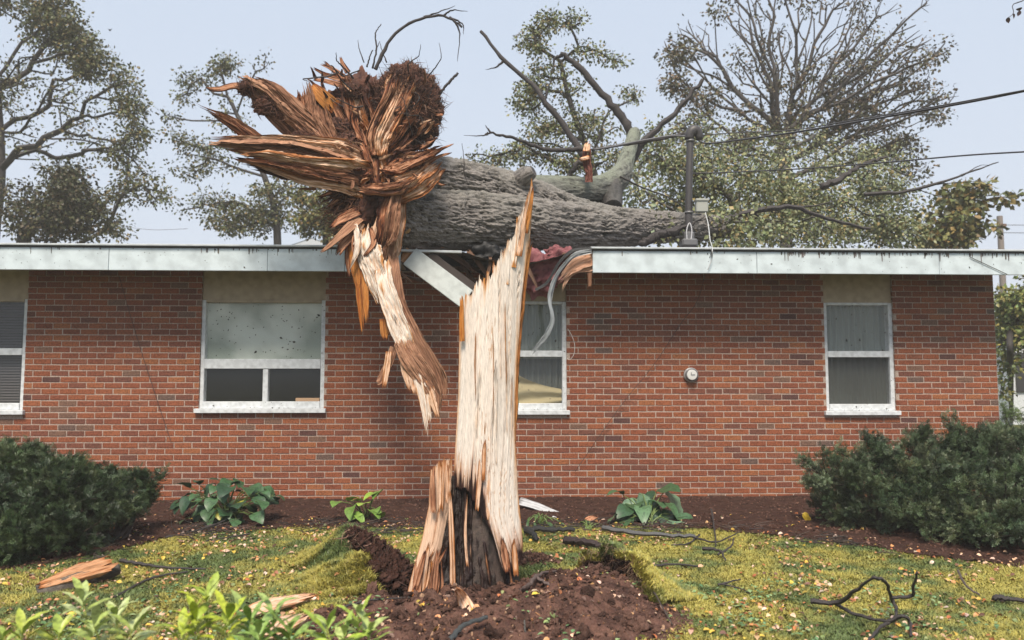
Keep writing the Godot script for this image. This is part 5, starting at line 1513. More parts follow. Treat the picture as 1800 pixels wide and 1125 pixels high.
	build_tree("vase_tree", "big half bare tree on the right, twigs fanning upward like a vase", "tree", "trees behind the house", [Vector3(8.309, 0, -12), Vector3(8.409, 4.863, -12), Vector3(8.451, 5.819, -12), Vector3(8.429, 6.78, -12), Vector3(8.383, 8.072, -12)], 0.17, fan + [
		[Vector3(5.456, 10.562, -12), 0.491, 0.369, 13, 32], [Vector3(5.364, 9.823, -12), 0.399, 0.369, 10, 32], [Vector3(5.998, 9.343, -12), 0.614, 0.399, 16, 26], [Vector3(6.69, 11.739, -12), 0.307, 0.215, 5, 22], [Vector3(5.743, 8.526, -12), 0.706, 0.461, 18, 26], [Vector3(7.713, 10.351, -12), 0.921, 0.921, 20, 11], [Vector3(9.319, 9.718, -12), 0.921, 0.768, 22, 16], [Vector3(10.466, 9.899, -12), 0.768, 0.614, 16, 18], [Vector3(12.099, 9.758, -12), 0.461, 0.246, 6, 22], [Vector3(10.928, 9.083, -12), 0.768, 0.553, 14, 22], [Vector3(9.612, 8.657, -12), 1.075, 0.614, 26, 24], [Vector3(8.149, 8.394, -12), 0.921, 0.614, 22, 20], [Vector3(11.372, 7.863, -12), 0.768, 0.522, 22, 32], [Vector3(12.804, 8.944, -12), 0.246, 0.307, 6, 26], [Vector3(7.012, 7.894, -12), 0.921, 0.614, 24, 26], [Vector3(12.002, 7.3, -12), 0.461, 0.307, 8, 24]],
		{"bf": 0.75, "seed": 10, "cols": [Color(0.09, 0.088, 0.04), Color(0.11, 0.085, 0.044), Color(0.13, 0.085, 0.045), Color(0.08, 0.085, 0.04)], "fork": 4, "spread": 0.36, "r_tip": 0.013, "wood": Color(0.075, 0.065, 0.06)})
	# the fallen tree's own crown, spread over the back of the roof
	rng.seed = 11
	var crown: Node3D = get_node("fallen_tree")
	grow(crown, [Vector3(2.701, 3.544, -1.3), Vector3(3.773, 3.96, -3), Vector3(5.058, 4.378, -4.5), Vector3(6.316, 4.71, -5.5)], 0.12, [
		[Vector3(3.173, 3.676, -1.7), 0.378, 0.197, 22, 20], [Vector3(2.409, 3.417, -0.9), 0.195, 0.105, 8, 12], [Vector3(3.643, 3.533, -1.5), 0.411, 0.164, 20, 20], [Vector3(2.478, 4.204, -2.5), 0.291, 0.206, 12, 16],
		[Vector3(4.649, 6.624, -7), 0.707, 0.354, 22, 22], [Vector3(5.874, 6.39, -7), 0.825, 0.401, 26, 22], [Vector3(7.329, 6.62, -7.5), 0.825, 0.401, 26, 22], [Vector3(8.597, 6.249, -7.5), 0.707, 0.401, 26, 26], [Vector3(9.062, 5.306, -7), 0.471, 0.471, 22, 28], [Vector3(3.551, 5.601, -6), 0.471, 0.471, 16, 24],
		[Vector3(3.114, 5.761, -5), 0.414, 0.414, 20, 30], [Vector3(3.753, 5.443, -5), 0.621, 0.414, 34, 34], [Vector3(4.497, 5.017, -5), 0.725, 0.518, 50, 36], [Vector3(3.649, 4.91, -5.5), 0.621, 0.414, 28, 34], [Vector3(5.357, 4.917, -5), 0.725, 0.518, 50, 36], [Vector3(4.638, 4.167, -4.5), 0.932, 0.352, 50, 38], [Vector3(6.435, 4.935, -5.5), 0.725, 0.518, 50, 36], [Vector3(6.094, 4.222, -5), 0.932, 0.311, 44, 38], [Vector3(7.699, 5.178, -6), 0.621, 0.518, 40, 36], [Vector3(7.54, 4.384, -5.5), 0.725, 0.352, 38, 38], [Vector3(4.705, 5.903, -6), 0.518, 0.311, 20, 26], [Vector3(8.212, 4.277, -5.5), 0.518, 0.29, 22, 36], [Vector3(2.584, 4.876, -4.5), 0.311, 0.311, 12, 26], [Vector3(5.625, 5.739, -6), 0.621, 0.311, 22, 24], [Vector3(7.366, 5.895, -6.5), 0.621, 0.311, 22, 26]],
		{"bf": 0.25, "cols": [Color(0.185, 0.21, 0.09), Color(0.145, 0.175, 0.07), Color(0.24, 0.25, 0.12), Color(0.26, 0.21, 0.085), Color(0.12, 0.14, 0.075), Color(0.22, 0.25, 0.14)], "fork": 2, "spread": 0.36, "leaf_l": 0.075, "leaf_w": 0.05, "dense": 1.25, "no_trunk": true, "r_tip": 0.008, "wood": Color(0.075, 0.068, 0.06)})
	# right of it
	build_tree("young_tree", "young tree with large yellow green leaves near the right end of the roof", "tree", "trees behind the house", [Vector3(11.425, 0, -9), Vector3(11.616, 4.545, -9), Vector3(11.599, 5.097, -9), Vector3(11.566, 5.931, -9)], 0.07, [
		[Vector3(11.563, 5.861, -9), 0.529, 0.344, 16, 20], [Vector3(11.602, 5.167, -9), 0.74, 0.396, 26, 22], [Vector3(10.833, 5.161, -9), 0.396, 0.344, 11, 20], [Vector3(12.473, 5.772, -9), 0.37, 0.132, 6, 14], [Vector3(11.998, 6.144, -9), 0.264, 0.132, 4, 14], [Vector3(11.095, 4.748, -9), 0.661, 0.211, 12, 22]],
		{"seed": 12, "cols": yellow, "spread": 0.24, "leaf_l": 0.16, "leaf_w": 0.12, "bf": 0.4})
	build_tree("roadside_tree", "green tree with yellowing leaves beyond the right corner of the house", "tree", "trees behind the house", [Vector3(17.666, 0, -16.581), Vector3(11.214, 1.773, -7), Vector3(11.238, 2.498, -7), Vector3(11.336, 3.229, -7)], 0.06, [
		[Vector3(11.268, 3.107, -7), 0.401, 0.306, 26, 30], [Vector3(11.362, 2.499, -7), 0.401, 0.471, 34, 34], [Vector3(11.09, 2.014, -7), 0.165, 0.354, 10, 26], [Vector3(11.934, 2.743, -7), 0.707, 0.825, 40, 34], [Vector3(12.237, 3.724, -7), 0.707, 0.354, 20, 30], [Vector3(11.042, 1.292, -7), 0.094, 0.354, 5, 20]],
		{"seed": 13, "cols": [Color(0.14, 0.19, 0.05), Color(0.19, 0.22, 0.06), Color(0.27, 0.24, 0.06), Color(0.09, 0.12, 0.04)], "spread": 0.25, "bf": 0.35})
	# twig that reaches into the frame from above
	rng.seed = 14
	var w := thing("hanging_twig", "thin twig with a few dark leaves at the top right of the sky", "twig", Vector3(6.161, 6.121, 1))
	var s := Shape.new()
	twig(s, [Vector3(6.241, 6.122, 1), Vector3(6.247, 5.854, 1), Vector3(6.14, 5.718, 1), Vector3(6.005, 5.662, 1), Vector3(6.014, 5.569, 1), Vector3(5.944, 5.501, 1)], 0.008, 0.003)
	put("stem", s.smooth(), M.bark_plain, w)
	for q in [Vector3(5.945, 5.514, 1), Vector3(6, 5.555, 1), Vector3(6.081, 5.597, 1), Vector3(6.116, 5.624, 1)]:
		put_at("leaf", leaf_mesh(0.07, 0.05, 0.2, 0.3, 0.9, 4), leaf_mat(Color(0.06, 0.03, 0.025)), Transform3D(spun(rdir() + Vector3(0, -1, 0), R(0, 6)), q), w)


# ---------- yew bushes ----------
func spray_mesh() -> ArrayMesh:
	var s := Shape.new()
	s.tube(PackedVector3Array([Vector3.ZERO, Vector3(0, 0.004, 0.03), Vector3(0, 0.0, 0.062)]), PackedFloat32Array([0.002, 0.0016, 0.0008]), 3, Color(0.6, 0.5, 0.3))
	for k in 26:
		var z := 0.004 + 0.06 * k / 26.0
		var side := 1.0 if k % 2 else -1.0
		var l := 0.024 * (1.0 - 0.4 * k / 26.0)
		var d := Vector3(side * R(0.4, 1.0), R(-0.4, 0.9), R(0.2, 0.9)).normalized() * l
		var w := Vector3(0, 0.3, 1).normalized() * 0.0032
		var p := Vector3(0, 0.004, z)
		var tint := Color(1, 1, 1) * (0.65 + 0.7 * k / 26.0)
		var a := s.vert(p - w, Vector2.ZERO, tint)
		var b := s.vert(p + d * 0.6 + w, Vector2.ZERO, tint)
		var c := s.vert(p + d, Vector2.ZERO, tint)
		var e := s.vert(p + d * 0.6 - w, Vector2.ZERO, tint)
		s.quad(a, b, c, e)
	return s.smooth()


func yew(label: String, base: Vector3, lumps: Array, sd: int, tones: Array, dens: float) -> void:
	rng.seed = sd
	var b := thing("yew_bush", label, "bush", base, "clipped dark evergreen bushes in front of the house")
	var xf := []
	var cols := []
	var st := Shape.new()
	for l in lumps:
		var c: Vector3 = l[0]
		var r: float = l[1]
		var lump_tone := R(0.75, 1.25)
		twig(st, [base + Vector3(R(-0.1, 0.1), -0.05, R(-0.1, 0.1)), base.lerp(c, 0.5) + rdir() * 0.1, c], 0.03, 0.012, 12, 6, Color(0.05, 0.035, 0.03))
		# boughs within the lump, each carrying sprays
		var nb := int(22.0 * r / 0.35 * r / 0.35)
		for k in nb:
			var d := (rdir() + Vector3(0, 0.3, 0.15)).normalized()
			var e := c + d * r * R(0.7, 1.2) * Vector3(1.0, 0.85, 1.0)
			twig(st, [c, c.lerp(e, 0.6) + rdir() * 0.03, e], 0.009, 0.003, 5, 4, Color(0.06, 0.045, 0.035))
			var tone := vary(pick(tones), 0.25) * lump_tone
			for j in int(62.0 * dens):
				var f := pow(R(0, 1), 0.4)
				var p := c.lerp(e, f) + rdir() * R(0.01, 0.085)
				var dir := (d * 0.7 + Vector3(0, 0.3, 0) + rdir() * 1.1).normalized()
				xf.append(Transform3D(spun(dir, R(-0.9, 0.9)) * Basis.from_scale(Vector3.ONE * R(0.7, 1.25)), p))
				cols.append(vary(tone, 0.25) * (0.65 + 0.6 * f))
	put("stems", st.smooth(), M.bark_plain, b, "stuff")
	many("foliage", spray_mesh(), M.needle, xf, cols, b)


func build_bushes() -> void:
	var g := [Color(0.034, 0.06, 0.022), Color(0.045, 0.075, 0.027), Color(0.024, 0.045, 0.018), Color(0.062, 0.09, 0.036)]
	var left := []
	for q in [[Vector3(-4.324, 0.528, 2.4), 0.42], [Vector3(-4.104, 0.561, 2.2), 0.34], [Vector3(-3.78, 0.552, 2.3), 0.34], [Vector3(-3.764, 0.332, 2.7), 0.42], [Vector3(-3.421, 0.353, 2.7), 0.4], [Vector3(-3.334, 0.354, 2.4), 0.3], [Vector3(-3.227, 0.384, 2.1), 0.24], [Vector3(-3.094, 0.43, 2), 0.19], [Vector3(-3.163, 0.225, 2.5), 0.28], [Vector3(-3.114, 0.267, 2), 0.18], [Vector3(-3.201, 0.182, 2.9), 0.3], [Vector3(-3.501, 0.159, 3), 0.36], [Vector3(-3.899, 0.293, 3), 0.42], [Vector3(-3.63, 0.125, 3.15), 0.26], [Vector3(-3.433, 0.448, 2.2), 0.22], [Vector3(-3.738, 0.639, 2.2), 0.2], [Vector3(-4.307, 0.677, 2.2), 0.22]]:
		left.append(q)
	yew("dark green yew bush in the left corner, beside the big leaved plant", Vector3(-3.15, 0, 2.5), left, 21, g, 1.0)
	var right := []
	for q in [[Vector3(3.275, 0.504, 2), 0.26], [Vector3(3.553, 0.642, 2), 0.22], [Vector3(3.425, 0.465, 2.2), 0.3], [Vector3(3.802, 0.609, 2.1), 0.26], [Vector3(3.852, 0.476, 2.3), 0.36], [Vector3(4.183, 0.696, 2.2), 0.3], [Vector3(4.455, 0.747, 2.2), 0.32], [Vector3(4.095, 0.463, 2.6), 0.4], [Vector3(4.616, 0.637, 2.4), 0.4], [Vector3(4.981, 0.728, 2.3), 0.36], [Vector3(4.349, 0.361, 2.9), 0.42], [Vector3(4.816, 0.438, 2.8), 0.5], [Vector3(3.583, 0.289, 2.4), 0.28], [Vector3(3.833, 0.245, 2.6), 0.3], [Vector3(4.048, 0.176, 2.9), 0.3], [Vector3(4.347, 0.165, 3.1), 0.32], [Vector3(3.332, 0.296, 2.1), 0.2], [Vector3(3.31, 0.128, 1.7), 0.14], [Vector3(3.415, 0.156, 2.2), 0.2], [Vector3(3.772, 0.75, 1.9), 0.12], [Vector3(4.084, 0.845, 2.1), 0.14], [Vector3(4.649, 0.835, 2.2), 0.15], [Vector3(5, 0.813, 2.2), 0.16]]:
		right.append(q)
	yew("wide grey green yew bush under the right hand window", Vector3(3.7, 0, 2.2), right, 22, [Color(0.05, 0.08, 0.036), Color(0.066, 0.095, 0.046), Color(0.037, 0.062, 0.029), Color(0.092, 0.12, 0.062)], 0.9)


# ---------- broad-leaved plants ----------
func leafy_plant(called: String, label: String, base: Vector3, spots: Array, len_: float, wid: float, tones: Array, sd: int, group := "") -> Node3D:
	rng.seed = sd
	var p := thing(called, label, "plant", base, group)
	var kinds := [leaf_mesh(len_, wid, 0.16, 0.5, 0.85, 8, 0.03), leaf_mesh(len_ * 0.9, wid * 1.05, 0.08, 0.3, 0.85, 8, 0.04), leaf_mesh(len_ * 1.05, wid * 0.9, 0.3, 0.75, 0.9, 8, 0.03)]
	for q in spots:
		var at: Vector3 = q[0]
		var s := Shape.new()
		twig(s, [base + Vector3(R(-0.06, 0.06), 0, R(-0.06, 0.06)), base.lerp(at, 0.5) + Vector3(0, 0.06, 0), at], 0.007, 0.004, 8, 5, Color(0.12, 0.17, 0.05))
		var stem := put("stem", s.smooth(), M.stem, p)
		var dir: Vector3 = q[1] if q.size() > 1 else ((at - base) * Vector3(1, 0.15, 1) + Vector3(R(-0.12, 0.12), R(-0.15, 0.1), R(0.02, 0.28))).normalized()
		put_at("leaf", pick(kinds), leaf_mat(pick(tones)), Transform3D(spun(dir, R(-0.5, 0.5)) * Basis.from_scale(Vector3.ONE * (float(q[2]) if q.size() > 2 else R(0.75, 1.15))), at), stem)
	return p


func build_plants() -> void:
	var deep := [Color(0.035, 0.085, 0.035), Color(0.045, 0.1, 0.04), Color(0.03, 0.07, 0.035), Color(0.06, 0.13, 0.055)]
	rng.seed = 31
	var spots := []
	for k in 84:
		var a := R(0, TAU)
		var r := sqrt(R(0, 1))
		var c: Vector3 = Vector3(-2.51, 0.191, 1.35)
		var x := 0.44 * r * cos(a)
		spots.append([c + Vector3(x, (0.21 - 0.1 * absf(x)) * r * sin(a) + 0.02, R(-0.22, 0.3))])
	for q in [Vector3(-2.906, 0.338, 1.3), Vector3(-2.84, 0.365, 1.25), Vector3(-2.63, 0.369, 1.2), Vector3(-2.487, 0.357, 1.2), Vector3(-2.058, 0.209, 1.3)]:
		spots.append([q, Vector3(R(-0.5, 0.5), 0.6, 0.4)])
	leafy_plant("broad_leaf_plant", "glossy dark green broad leaved plant between left bush and stump", Vector3(-2.561, 0, 1.207), spots, 0.17, 0.13, deep, 31)
	var y := leaf_mesh(0.13, 0.1, 0.1, 0.4, 0.85)
	var host: Node3D = get_node("broad_leaf_plant")
	for q in [Vector3(-2.396, 0.03, 1.7), Vector3(-2.338, 0.24, 1.5), Vector3(-2.539, 0.156, 1.55)]:
		put_at("yellowed_leaf", y, leaf_mat(Color(0.42, 0.42, 0.06)), Transform3D(spun(Vector3(R(-0.5, 0.5), -0.3, 1), 0.3), q), host)
	var bs := []
	for q in [Vector3(-1.434, 0.194, 1.3), Vector3(-1.349, 0.205, 1.3), Vector3(-1.272, 0.156, 1.35), Vector3(-1.231, 0.197, 1.25), Vector3(-1.149, 0.176, 1.3), Vector3(-1.101, 0.099, 1.35), Vector3(-1.048, 0.246, 1.2), Vector3(-1.009, 0.292, 1.2), Vector3(-1.056, 0.127, 1.35), Vector3(-1.161, 0.079, 1.4), Vector3(-1.33, 0.08, 1.4), Vector3(-1.003, 0.039, 1.4), Vector3(-1.238, 0.088, 1.45)]:
		bs.append([q, Vector3(R(-0.7, 0.7), R(0.0, 0.6), R(0.2, 0.8)), R(0.8, 1.2)])
	leafy_plant("light_leaf_plant", "small bright light green plant at the wall just left of the stump", Vector3(-1.195, 0, 1.159), bs, 0.17, 0.125, [Color(0.26, 0.4, 0.06), Color(0.2, 0.33, 0.06), Color(0.14, 0.24, 0.05), Color(0.32, 0.45, 0.09)], 32)
	var cs := []
	for q in [[Vector3(1.459, 0.176, 1.4), Vector3(-0.4, -0.6, 0.7), 1.1], [Vector3(1.548, 0.218, 1.3), Vector3(-0.2, -0.5, 0.9), 1.2], [Vector3(1.654, 0.257, 1.3), Vector3(0.1, -0.3, 0.8), 1.2], [Vector3(1.729, 0.199, 1.3), Vector3(0.05, 0.8, -0.45), 0.6], [Vector3(1.801, 0.291, 1.3), Vector3(0.5, 0.3, 0.6), 1.3], [Vector3(1.901, 0.284, 1.25), Vector3(0.7, -0.8, 0.5), 1.6], [Vector3(1.583, 0.134, 1.5), Vector3(0.0, -0.9, 0.5), 1.3], [Vector3(1.497, 0.107, 1.5), Vector3(-0.7, -0.4, 0.6), 1.2], [Vector3(1.355, 0.08, 1.5), Vector3(-0.9, -0.3, 0.5), 1.3], [Vector3(1.669, 0.162, 1.5), Vector3(0.3, -0.9, 0.5), 1.4], [Vector3(1.812, 0.133, 1.5), Vector3(0.5, -0.8, 0.5), 1.5], [Vector3(1.925, 0.076, 1.5), Vector3(0.9, -0.3, 0.5), 1.5], [Vector3(1.704, 0.094, 1.6), Vector3(0.2, -0.7, 0.7), 1.3], [Vector3(1.575, 0.17, 1.4), Vector3(-0.3, 0.3, 0.8), 0.9], [Vector3(1.738, 0.21, 1.45), Vector3(0.3, 0.1, 0.9), 1.0], [Vector3(1.601, 0.162, 1.5), Vector3(-0.1, 0.2, 0.9), 1.0], [Vector3(1.824, 0.181, 1.45), Vector3(0.6, 0.2, 0.8), 0.9], [Vector3(1.486, 0.146, 1.5), Vector3(-0.6, 0.1, 0.8), 0.9], [Vector3(1.45, 0.057, 1.6), Vector3(-0.8, -0.2, 0.7), 1.2], [Vector3(1.467, 0.233, 1.2), Vector3(-0.5, 0.6, 0.3), 0.8], [Vector3(1.672, 0.196, 1.35), Vector3(0.0, -0.4, 0.9), 1.3], [Vector3(1.832, 0.047, 1.65), Vector3(0.4, -0.3, 0.9), 1.2]]:
		cs.append(q)
	leafy_plant("drooping_leaf_plant", "battered drooping broad leaved plant at the wall right of the stump", Vector3(1.628, 0, 1.687), cs, 0.24, 0.19, deep + [Color(0.1, 0.19, 0.09), Color(0.13, 0.22, 0.13)], 33)
	# yellow sprig low on the right bush
	rng.seed = 34
	var sprig := thing("yellow_sprig", "bright yellow curled leaf beside the right bush's left edge", "leaf", Vector3(3.127, 0.118, 1.8))
	for q in [Vector3(3.123, 0.145, 1.8), Vector3(3.138, 0.112, 1.8)]:
		put_at("leaf", leaf_mesh(0.09, 0.06, 0.4, 0.6, 0.9), leaf_mat(Color(0.55, 0.38, 0.03)), Transform3D(spun(Vector3(R(-0.4, 0.4), -0.7, 0.5), 0.5), q), sprig)
	# foreground shoots
	var tips := [
		["shoot_plant", "leafy shoots with yellow green leaves in the bottom left corner", [[Vector3(-1.751, 0.451, 6.3), 5], [Vector3(-1.637, 0.426, 6.25), 5], [Vector3(-1.824, 0.431, 6.3), 4]], [Color(0.37, 0.43, 0.060), Color(0.28, 0.37, 0.060)], Vector3(-1.703, -0.118, 6.3)],
		["shoot_plant", "pale silvery green leafy shoots left of the tallest front shoot", [[Vector3(-1.627, 0.516, 6.1), 7], [Vector3(-1.444, 0.484, 6.2), 8], [Vector3(-1.484, 0.465, 6.3), 6], [Vector3(-1.361, 0.438, 6.25), 5]], [Color(0.37, 0.45, 0.160), Color(0.44, 0.50, 0.220), Color(0.33, 0.41, 0.100)], Vector3(-1.474, -0.17, 6.2)],
		["shoot_plant", "tallest yellow green leafy shoot in the foreground with upright top leaf", [[Vector3(-1.096, 0.553, 6.2), 9], [Vector3(-1.097, 0.493, 6.3), 7], [Vector3(-0.993, 0.477, 6.25), 7], [Vector3(-1.15, 0.44, 6.3), 5]], [Color(0.44, 0.50, 0.040), Color(0.37, 0.45, 0.040), Color(0.30, 0.39, 0.050)], Vector3(-1.041, -0.154, 6.25)],
		["shoot_plant", "mid green narrow leafed shoots in front of the broken wood pieces", [[Vector3(-0.919, 0.462, 6.2), 8], [Vector3(-0.829, 0.484, 6.2), 8], [Vector3(-0.857, 0.426, 6.3), 6], [Vector3(-0.749, 0.431, 6.25), 6]], [Color(0.24, 0.37, 0.090), Color(0.32, 0.41, 0.120), Color(0.20, 0.30, 0.060)], Vector3(-0.813, -0.158, 6.25)],
		["shoot_plant", "low pale green leafy shoots at the bottom edge left of bare soil", [[Vector3(-0.614, 0.426, 6.2), 7], [Vector3(-0.49, 0.458, 6.2), 6], [Vector3(-0.437, 0.421, 6.25), 7], [Vector3(-0.529, 0.416, 6.3), 6]], [Color(0.30, 0.41, 0.080), Color(0.40, 0.48, 0.160), Color(0.34, 0.45, 0.060)], Vector3(-0.506, -0.164, 6.25)]]
	for q in tips:
		rng.seed = 40 + tips.find(q)
		var base: Vector3 = q[4]
		base.y = 0.0
		var p := thing(q[0], q[1], "plant", base, "")
		var kinds := [leaf_mesh(0.13, 0.036, 0.25, 0.25, 1.2, 7, 0.05), leaf_mesh(0.11, 0.034, 0.35, 0.55, 1.15, 7, 0.06), leaf_mesh(0.145, 0.038, 0.2, 0.1, 1.25, 7, 0.05)]
		for sh in q[2]:
			var tip: Vector3 = sh[0]
			var s := Shape.new()
			twig(s, [base + Vector3(R(-0.03, 0.03), 0, R(-0.03, 0.03)), base.lerp(tip, 0.5) + Vector3(R(-0.03, 0.03), 0.03, R(-0.03, 0.03)), tip], 0.006, 0.0025, 14, 6, Color(0.3, 0.33, 0.08))
			var stem := put("shoot", s.smooth(), M.stem, p)
			var n: int = sh[1]
			for k in n + 6:
				var a := k * 2.4 + R(-0.3, 0.3)
				var lift := lerpf(0.1, 1.6, float(k) / (n + 5))
				var down := (n + 5 - k) * 0.009
				var dir := Vector3(cos(a), lift, sin(a)).normalized()
				put_at("leaf", pick(kinds), leaf_mat(pick(q[3])), Transform3D(spun(dir, R(-0.4, 0.4)) * Basis.from_scale(Vector3.ONE * R(0.7, 1.1)), tip - Vector3(0, down, 0)), stem)


# ---------- lawn, litter and things on the ground ----------
func blade_mesh() -> ArrayMesh:
	var s := Shape.new()
	for k in 14:
		var a := R(0, TAU)
		var at := Vector3(R(-0.024, 0.024), -0.004, R(-0.024, 0.024))
		var h := R(0.01, 0.028)
		var lean := Vector3(cos(a), 0, sin(a)) * h * R(0.4, 1.6)
		var w := Vector3(-sin(a), 0, cos(a)) * R(0.0016, 0.003)
		var tint := Color(1, 1, 1) * R(0.75, 1.2)
		var p := s.vert(at - w, Vector2.ZERO, tint)
		var q := s.vert(at + w, Vector2.ZERO, tint)
		var m1 := s.vert(at + Vector3(0, h * 0.65, 0) + lean * 0.4 + w * 0.8, Vector2.ZERO, tint)
		var m2 := s.vert(at + Vector3(0, h * 0.65, 0) + lean * 0.4 - w * 0.8, Vector2.ZERO, tint)
		var t := s.vert(at + Vector3(0, h, 0) + lean, Vector2.ZERO, tint)
		s.quad(p, m2, m1, q)
		s.tri(m2, t, m1)
	return s.smooth()


func grass_tone(x: float, z: float) -> Color:
	var n := nz.get_noise_2d(x * 110.0 + 20.0, z * 110.0)
	var n2 := nz.get_noise_2d(x * 500.0, z * 500.0 + 60.0)
	var c := Color(0.115, 0.16, 0.045).lerp(Color(0.4, 0.35, 0.075), clampf(0.5 + n * 1.7 + n2 * 1.0 + 0.12 * smoothstep(0.0, 2.0, x) - 0.12 * smoothstep(-0.6, -2.2, x), 0, 1))
	return vary(c, 0.25)


func build_lawn() -> void:
	rng.seed = 51
	var xf := []
	var cols := []
	for k in 120000:
		var z := R(1.6, 5.4)
		var x := R(-1, 1) * (0.75 * (9.5 - z) + 0.3) + 0.15
		if z < bed_edge(x) - 0.05 + R(-0.12, 0.08) or (soil_at(x, z) > R(-0.06, 0.08)):
			continue
		var sc := R(0.6, 1.15)
		xf.append(Transform3D(Basis(Vector3.UP, R(0, TAU)) * Basis.from_scale(Vector3(sc * 1.1, sc, sc * 1.1)), Vector3(x, gh(x, z), z)))
		cols.append(grass_tone(x, z))
	many("lawn_grass", blade_mesh(), M.grass, xf, cols)
	# autumn leaves strewn over the lawn and beds
	xf = []
	cols = []
	var tones := [Color(0.42, 0.2, 0.075), Color(0.5, 0.3, 0.16), Color(0.55, 0.36, 0.24), Color(0.36, 0.12, 0.04), Color(0.2, 0.085, 0.04), Color(0.5, 0.34, 0.05), Color(0.12, 0.055, 0.035), Color(0.6, 0.42, 0.32), Color(0.16, 0.19, 0.06)]
	for k in 16000:
		var z := R(1.2, 5.4)
		var x := R(-1, 1) * (0.75 * (9.5 - z) + 0.3) + 0.15
		var dens := 0.28 + 1.5 * nz.get_noise_2d(x * 120.0, z * 120.0 + 300.0)
		dens += 0.35 * bump(x, z, 0.0, 2.0, 9.0, 0.5) + 0.25 * smoothstep(-0.3, -1.5, x) + (0.2 if z > 4.2 else 0.0)
		if z < bed_edge(x) - 0.15:
			dens *= 0.35
		if soil_at(x, z) > 0.1:
			dens = dens * 0.3 + 0.12
		if rng.randf() > dens:
			continue
		var y := gh(x, z) + 0.024
		if soil_at(x, z) > 0.0:
			y = soil_h(x, z) + 0.01
		elif z < bed_edge(x):
			y = gh(x, z) + 0.03
		xf.append(Transform3D(Basis(Vector3.UP, R(0, TAU)) * Basis(Vector3(1, 0, 0), R(-0.5, 0.5)) * Basis(Vector3(0, 0, 1), R(-0.6, 0.6)) * Basis.from_scale(Vector3.ONE * R(0.3, 0.95)), Vector3(x, y, z)))
		cols.append(vary(pick(tones), 0.4))
	many("fallen_leaves", leaf_mesh(0.05, 0.034, 0.35, 0.4, 0.9, 4, 0.06), M.litter, xf, cols)
	# bark chips and crumbs of earth
	xf = []
	cols = []
	for k in 34000:
		var z := R(0.05, 5.2)
		var x := R(-1, 1) * (0.75 * (9.5 - z) + 0.3) + 0.15
		var soil := soil_at(x, z)
		if soil < 0.0 and z > bed_edge(x) + R(-0.1, 0.12):
			continue
		if soil < 0.0 and rng.randf() < 0.45:
			continue
		var y := soil_h(x, z) if soil > 0.0 else gh(x, z) + 0.016
		var sc := R(0.5, 1.5) * (1.5 if rng.randf() < 0.05 else 1.0)
		xf.append(Transform3D(Basis(rdir(), R(0, TAU)) * Basis.from_scale(Vector3(R(0.5, 1.2), R(0.4, 0.9), R(0.7, 2.2)) * sc), Vector3(x, y + 0.004, z)))
		var c := Color(0.06, 0.033, 0.026).lerp(Color(0.22, 0.12, 0.09), rng.randf())
		if soil > 0.0 and rng.randf() < 0.2:
			c = pick([Color(0.45, 0.28, 0.18), Color(0.4, 0.2, 0.1), Color(0.3, 0.2, 0.16)])
		cols.append(c)
	var s := Shape.new()
	s.box(Vector3.ZERO, Vector3(0.012, 0.01, 0.014), 0.003)
	for k in s.v.size():
		s.v[k] += rdir() * 0.0012
	many("earth_crumbs", s.flat(), M.soil, xf, cols)
	# dark twig litter along the edge of the bed
	xf = []
	cols = []
	for k in 520:
		var x := R(-3.0, 3.2)
		var z := bed_edge(x) + R(-0.35, 0.3)
		if nz.get_noise_2d(x * 130.0 + 40.0, z * 130.0) < -0.05:
			continue
		xf.append(Transform3D(Basis(Vector3.UP, R(0, TAU)) * Basis(Vector3(1, 0, 0), R(-0.25, 0.12)) * Basis.from_scale(Vector3(1.2, 1.2, R(0.06, 0.3))), Vector3(x, gh(x, z) + 0.028, z)))
		cols.append(vary(pick([Color(0.03, 0.024, 0.022), Color(0.06, 0.045, 0.04), Color(0.1, 0.07, 0.055)]), 0.3))
	var tw := Shape.new()
	tw.tube(path([Vector3(0, 0, 0), Vector3(0.06, 0.0, 0.4), Vector3(-0.05, 0.02, 1.0)], 5), PackedFloat32Array([0.004, 0.0036, 0.0032, 0.0028, 0.0024, 0.0012]), 5)
	many("twig_litter", tw.smooth(), M.bark_plain, xf, cols)
	# clods
	xf = []
	cols = []
	for k in 420:
		var z := R(3.5, 5.3)
		var x := R(-1.1, 1.5)
		if soil_at(x, z) < R(-0.05, 0.25):
			continue
		var sc := R(0.4, 1.0) * (1.8 if rng.randf() < 0.12 else 1.0)
		xf.append(Transform3D(Basis(rdir(), R(0, TAU)) * Basis.from_scale(Vector3(R(0.7, 1.3), R(0.6, 1.0), R(0.7, 1.3)) * sc), Vector3(x, soil_h(x, z) + 0.006, z)))
		cols.append(Color(0.065, 0.036, 0.029).lerp(Color(0.19, 0.105, 0.08), rng.randf()))
	var clod := Shape.new()
	blob(clod, Vector3.ZERO, Vector3(0.03, 0.024, 0.03), 16, 11, 0.6, 170.0, [Color(0.5, 0.5, 0.5), Color(1.2, 1.2, 1.2)], 3.0)
	many("soil_clods", clod.smooth(), M.soil, xf, cols)
	# weeds and clover in the torn earth and along the near edge
	xf = []
	cols = []
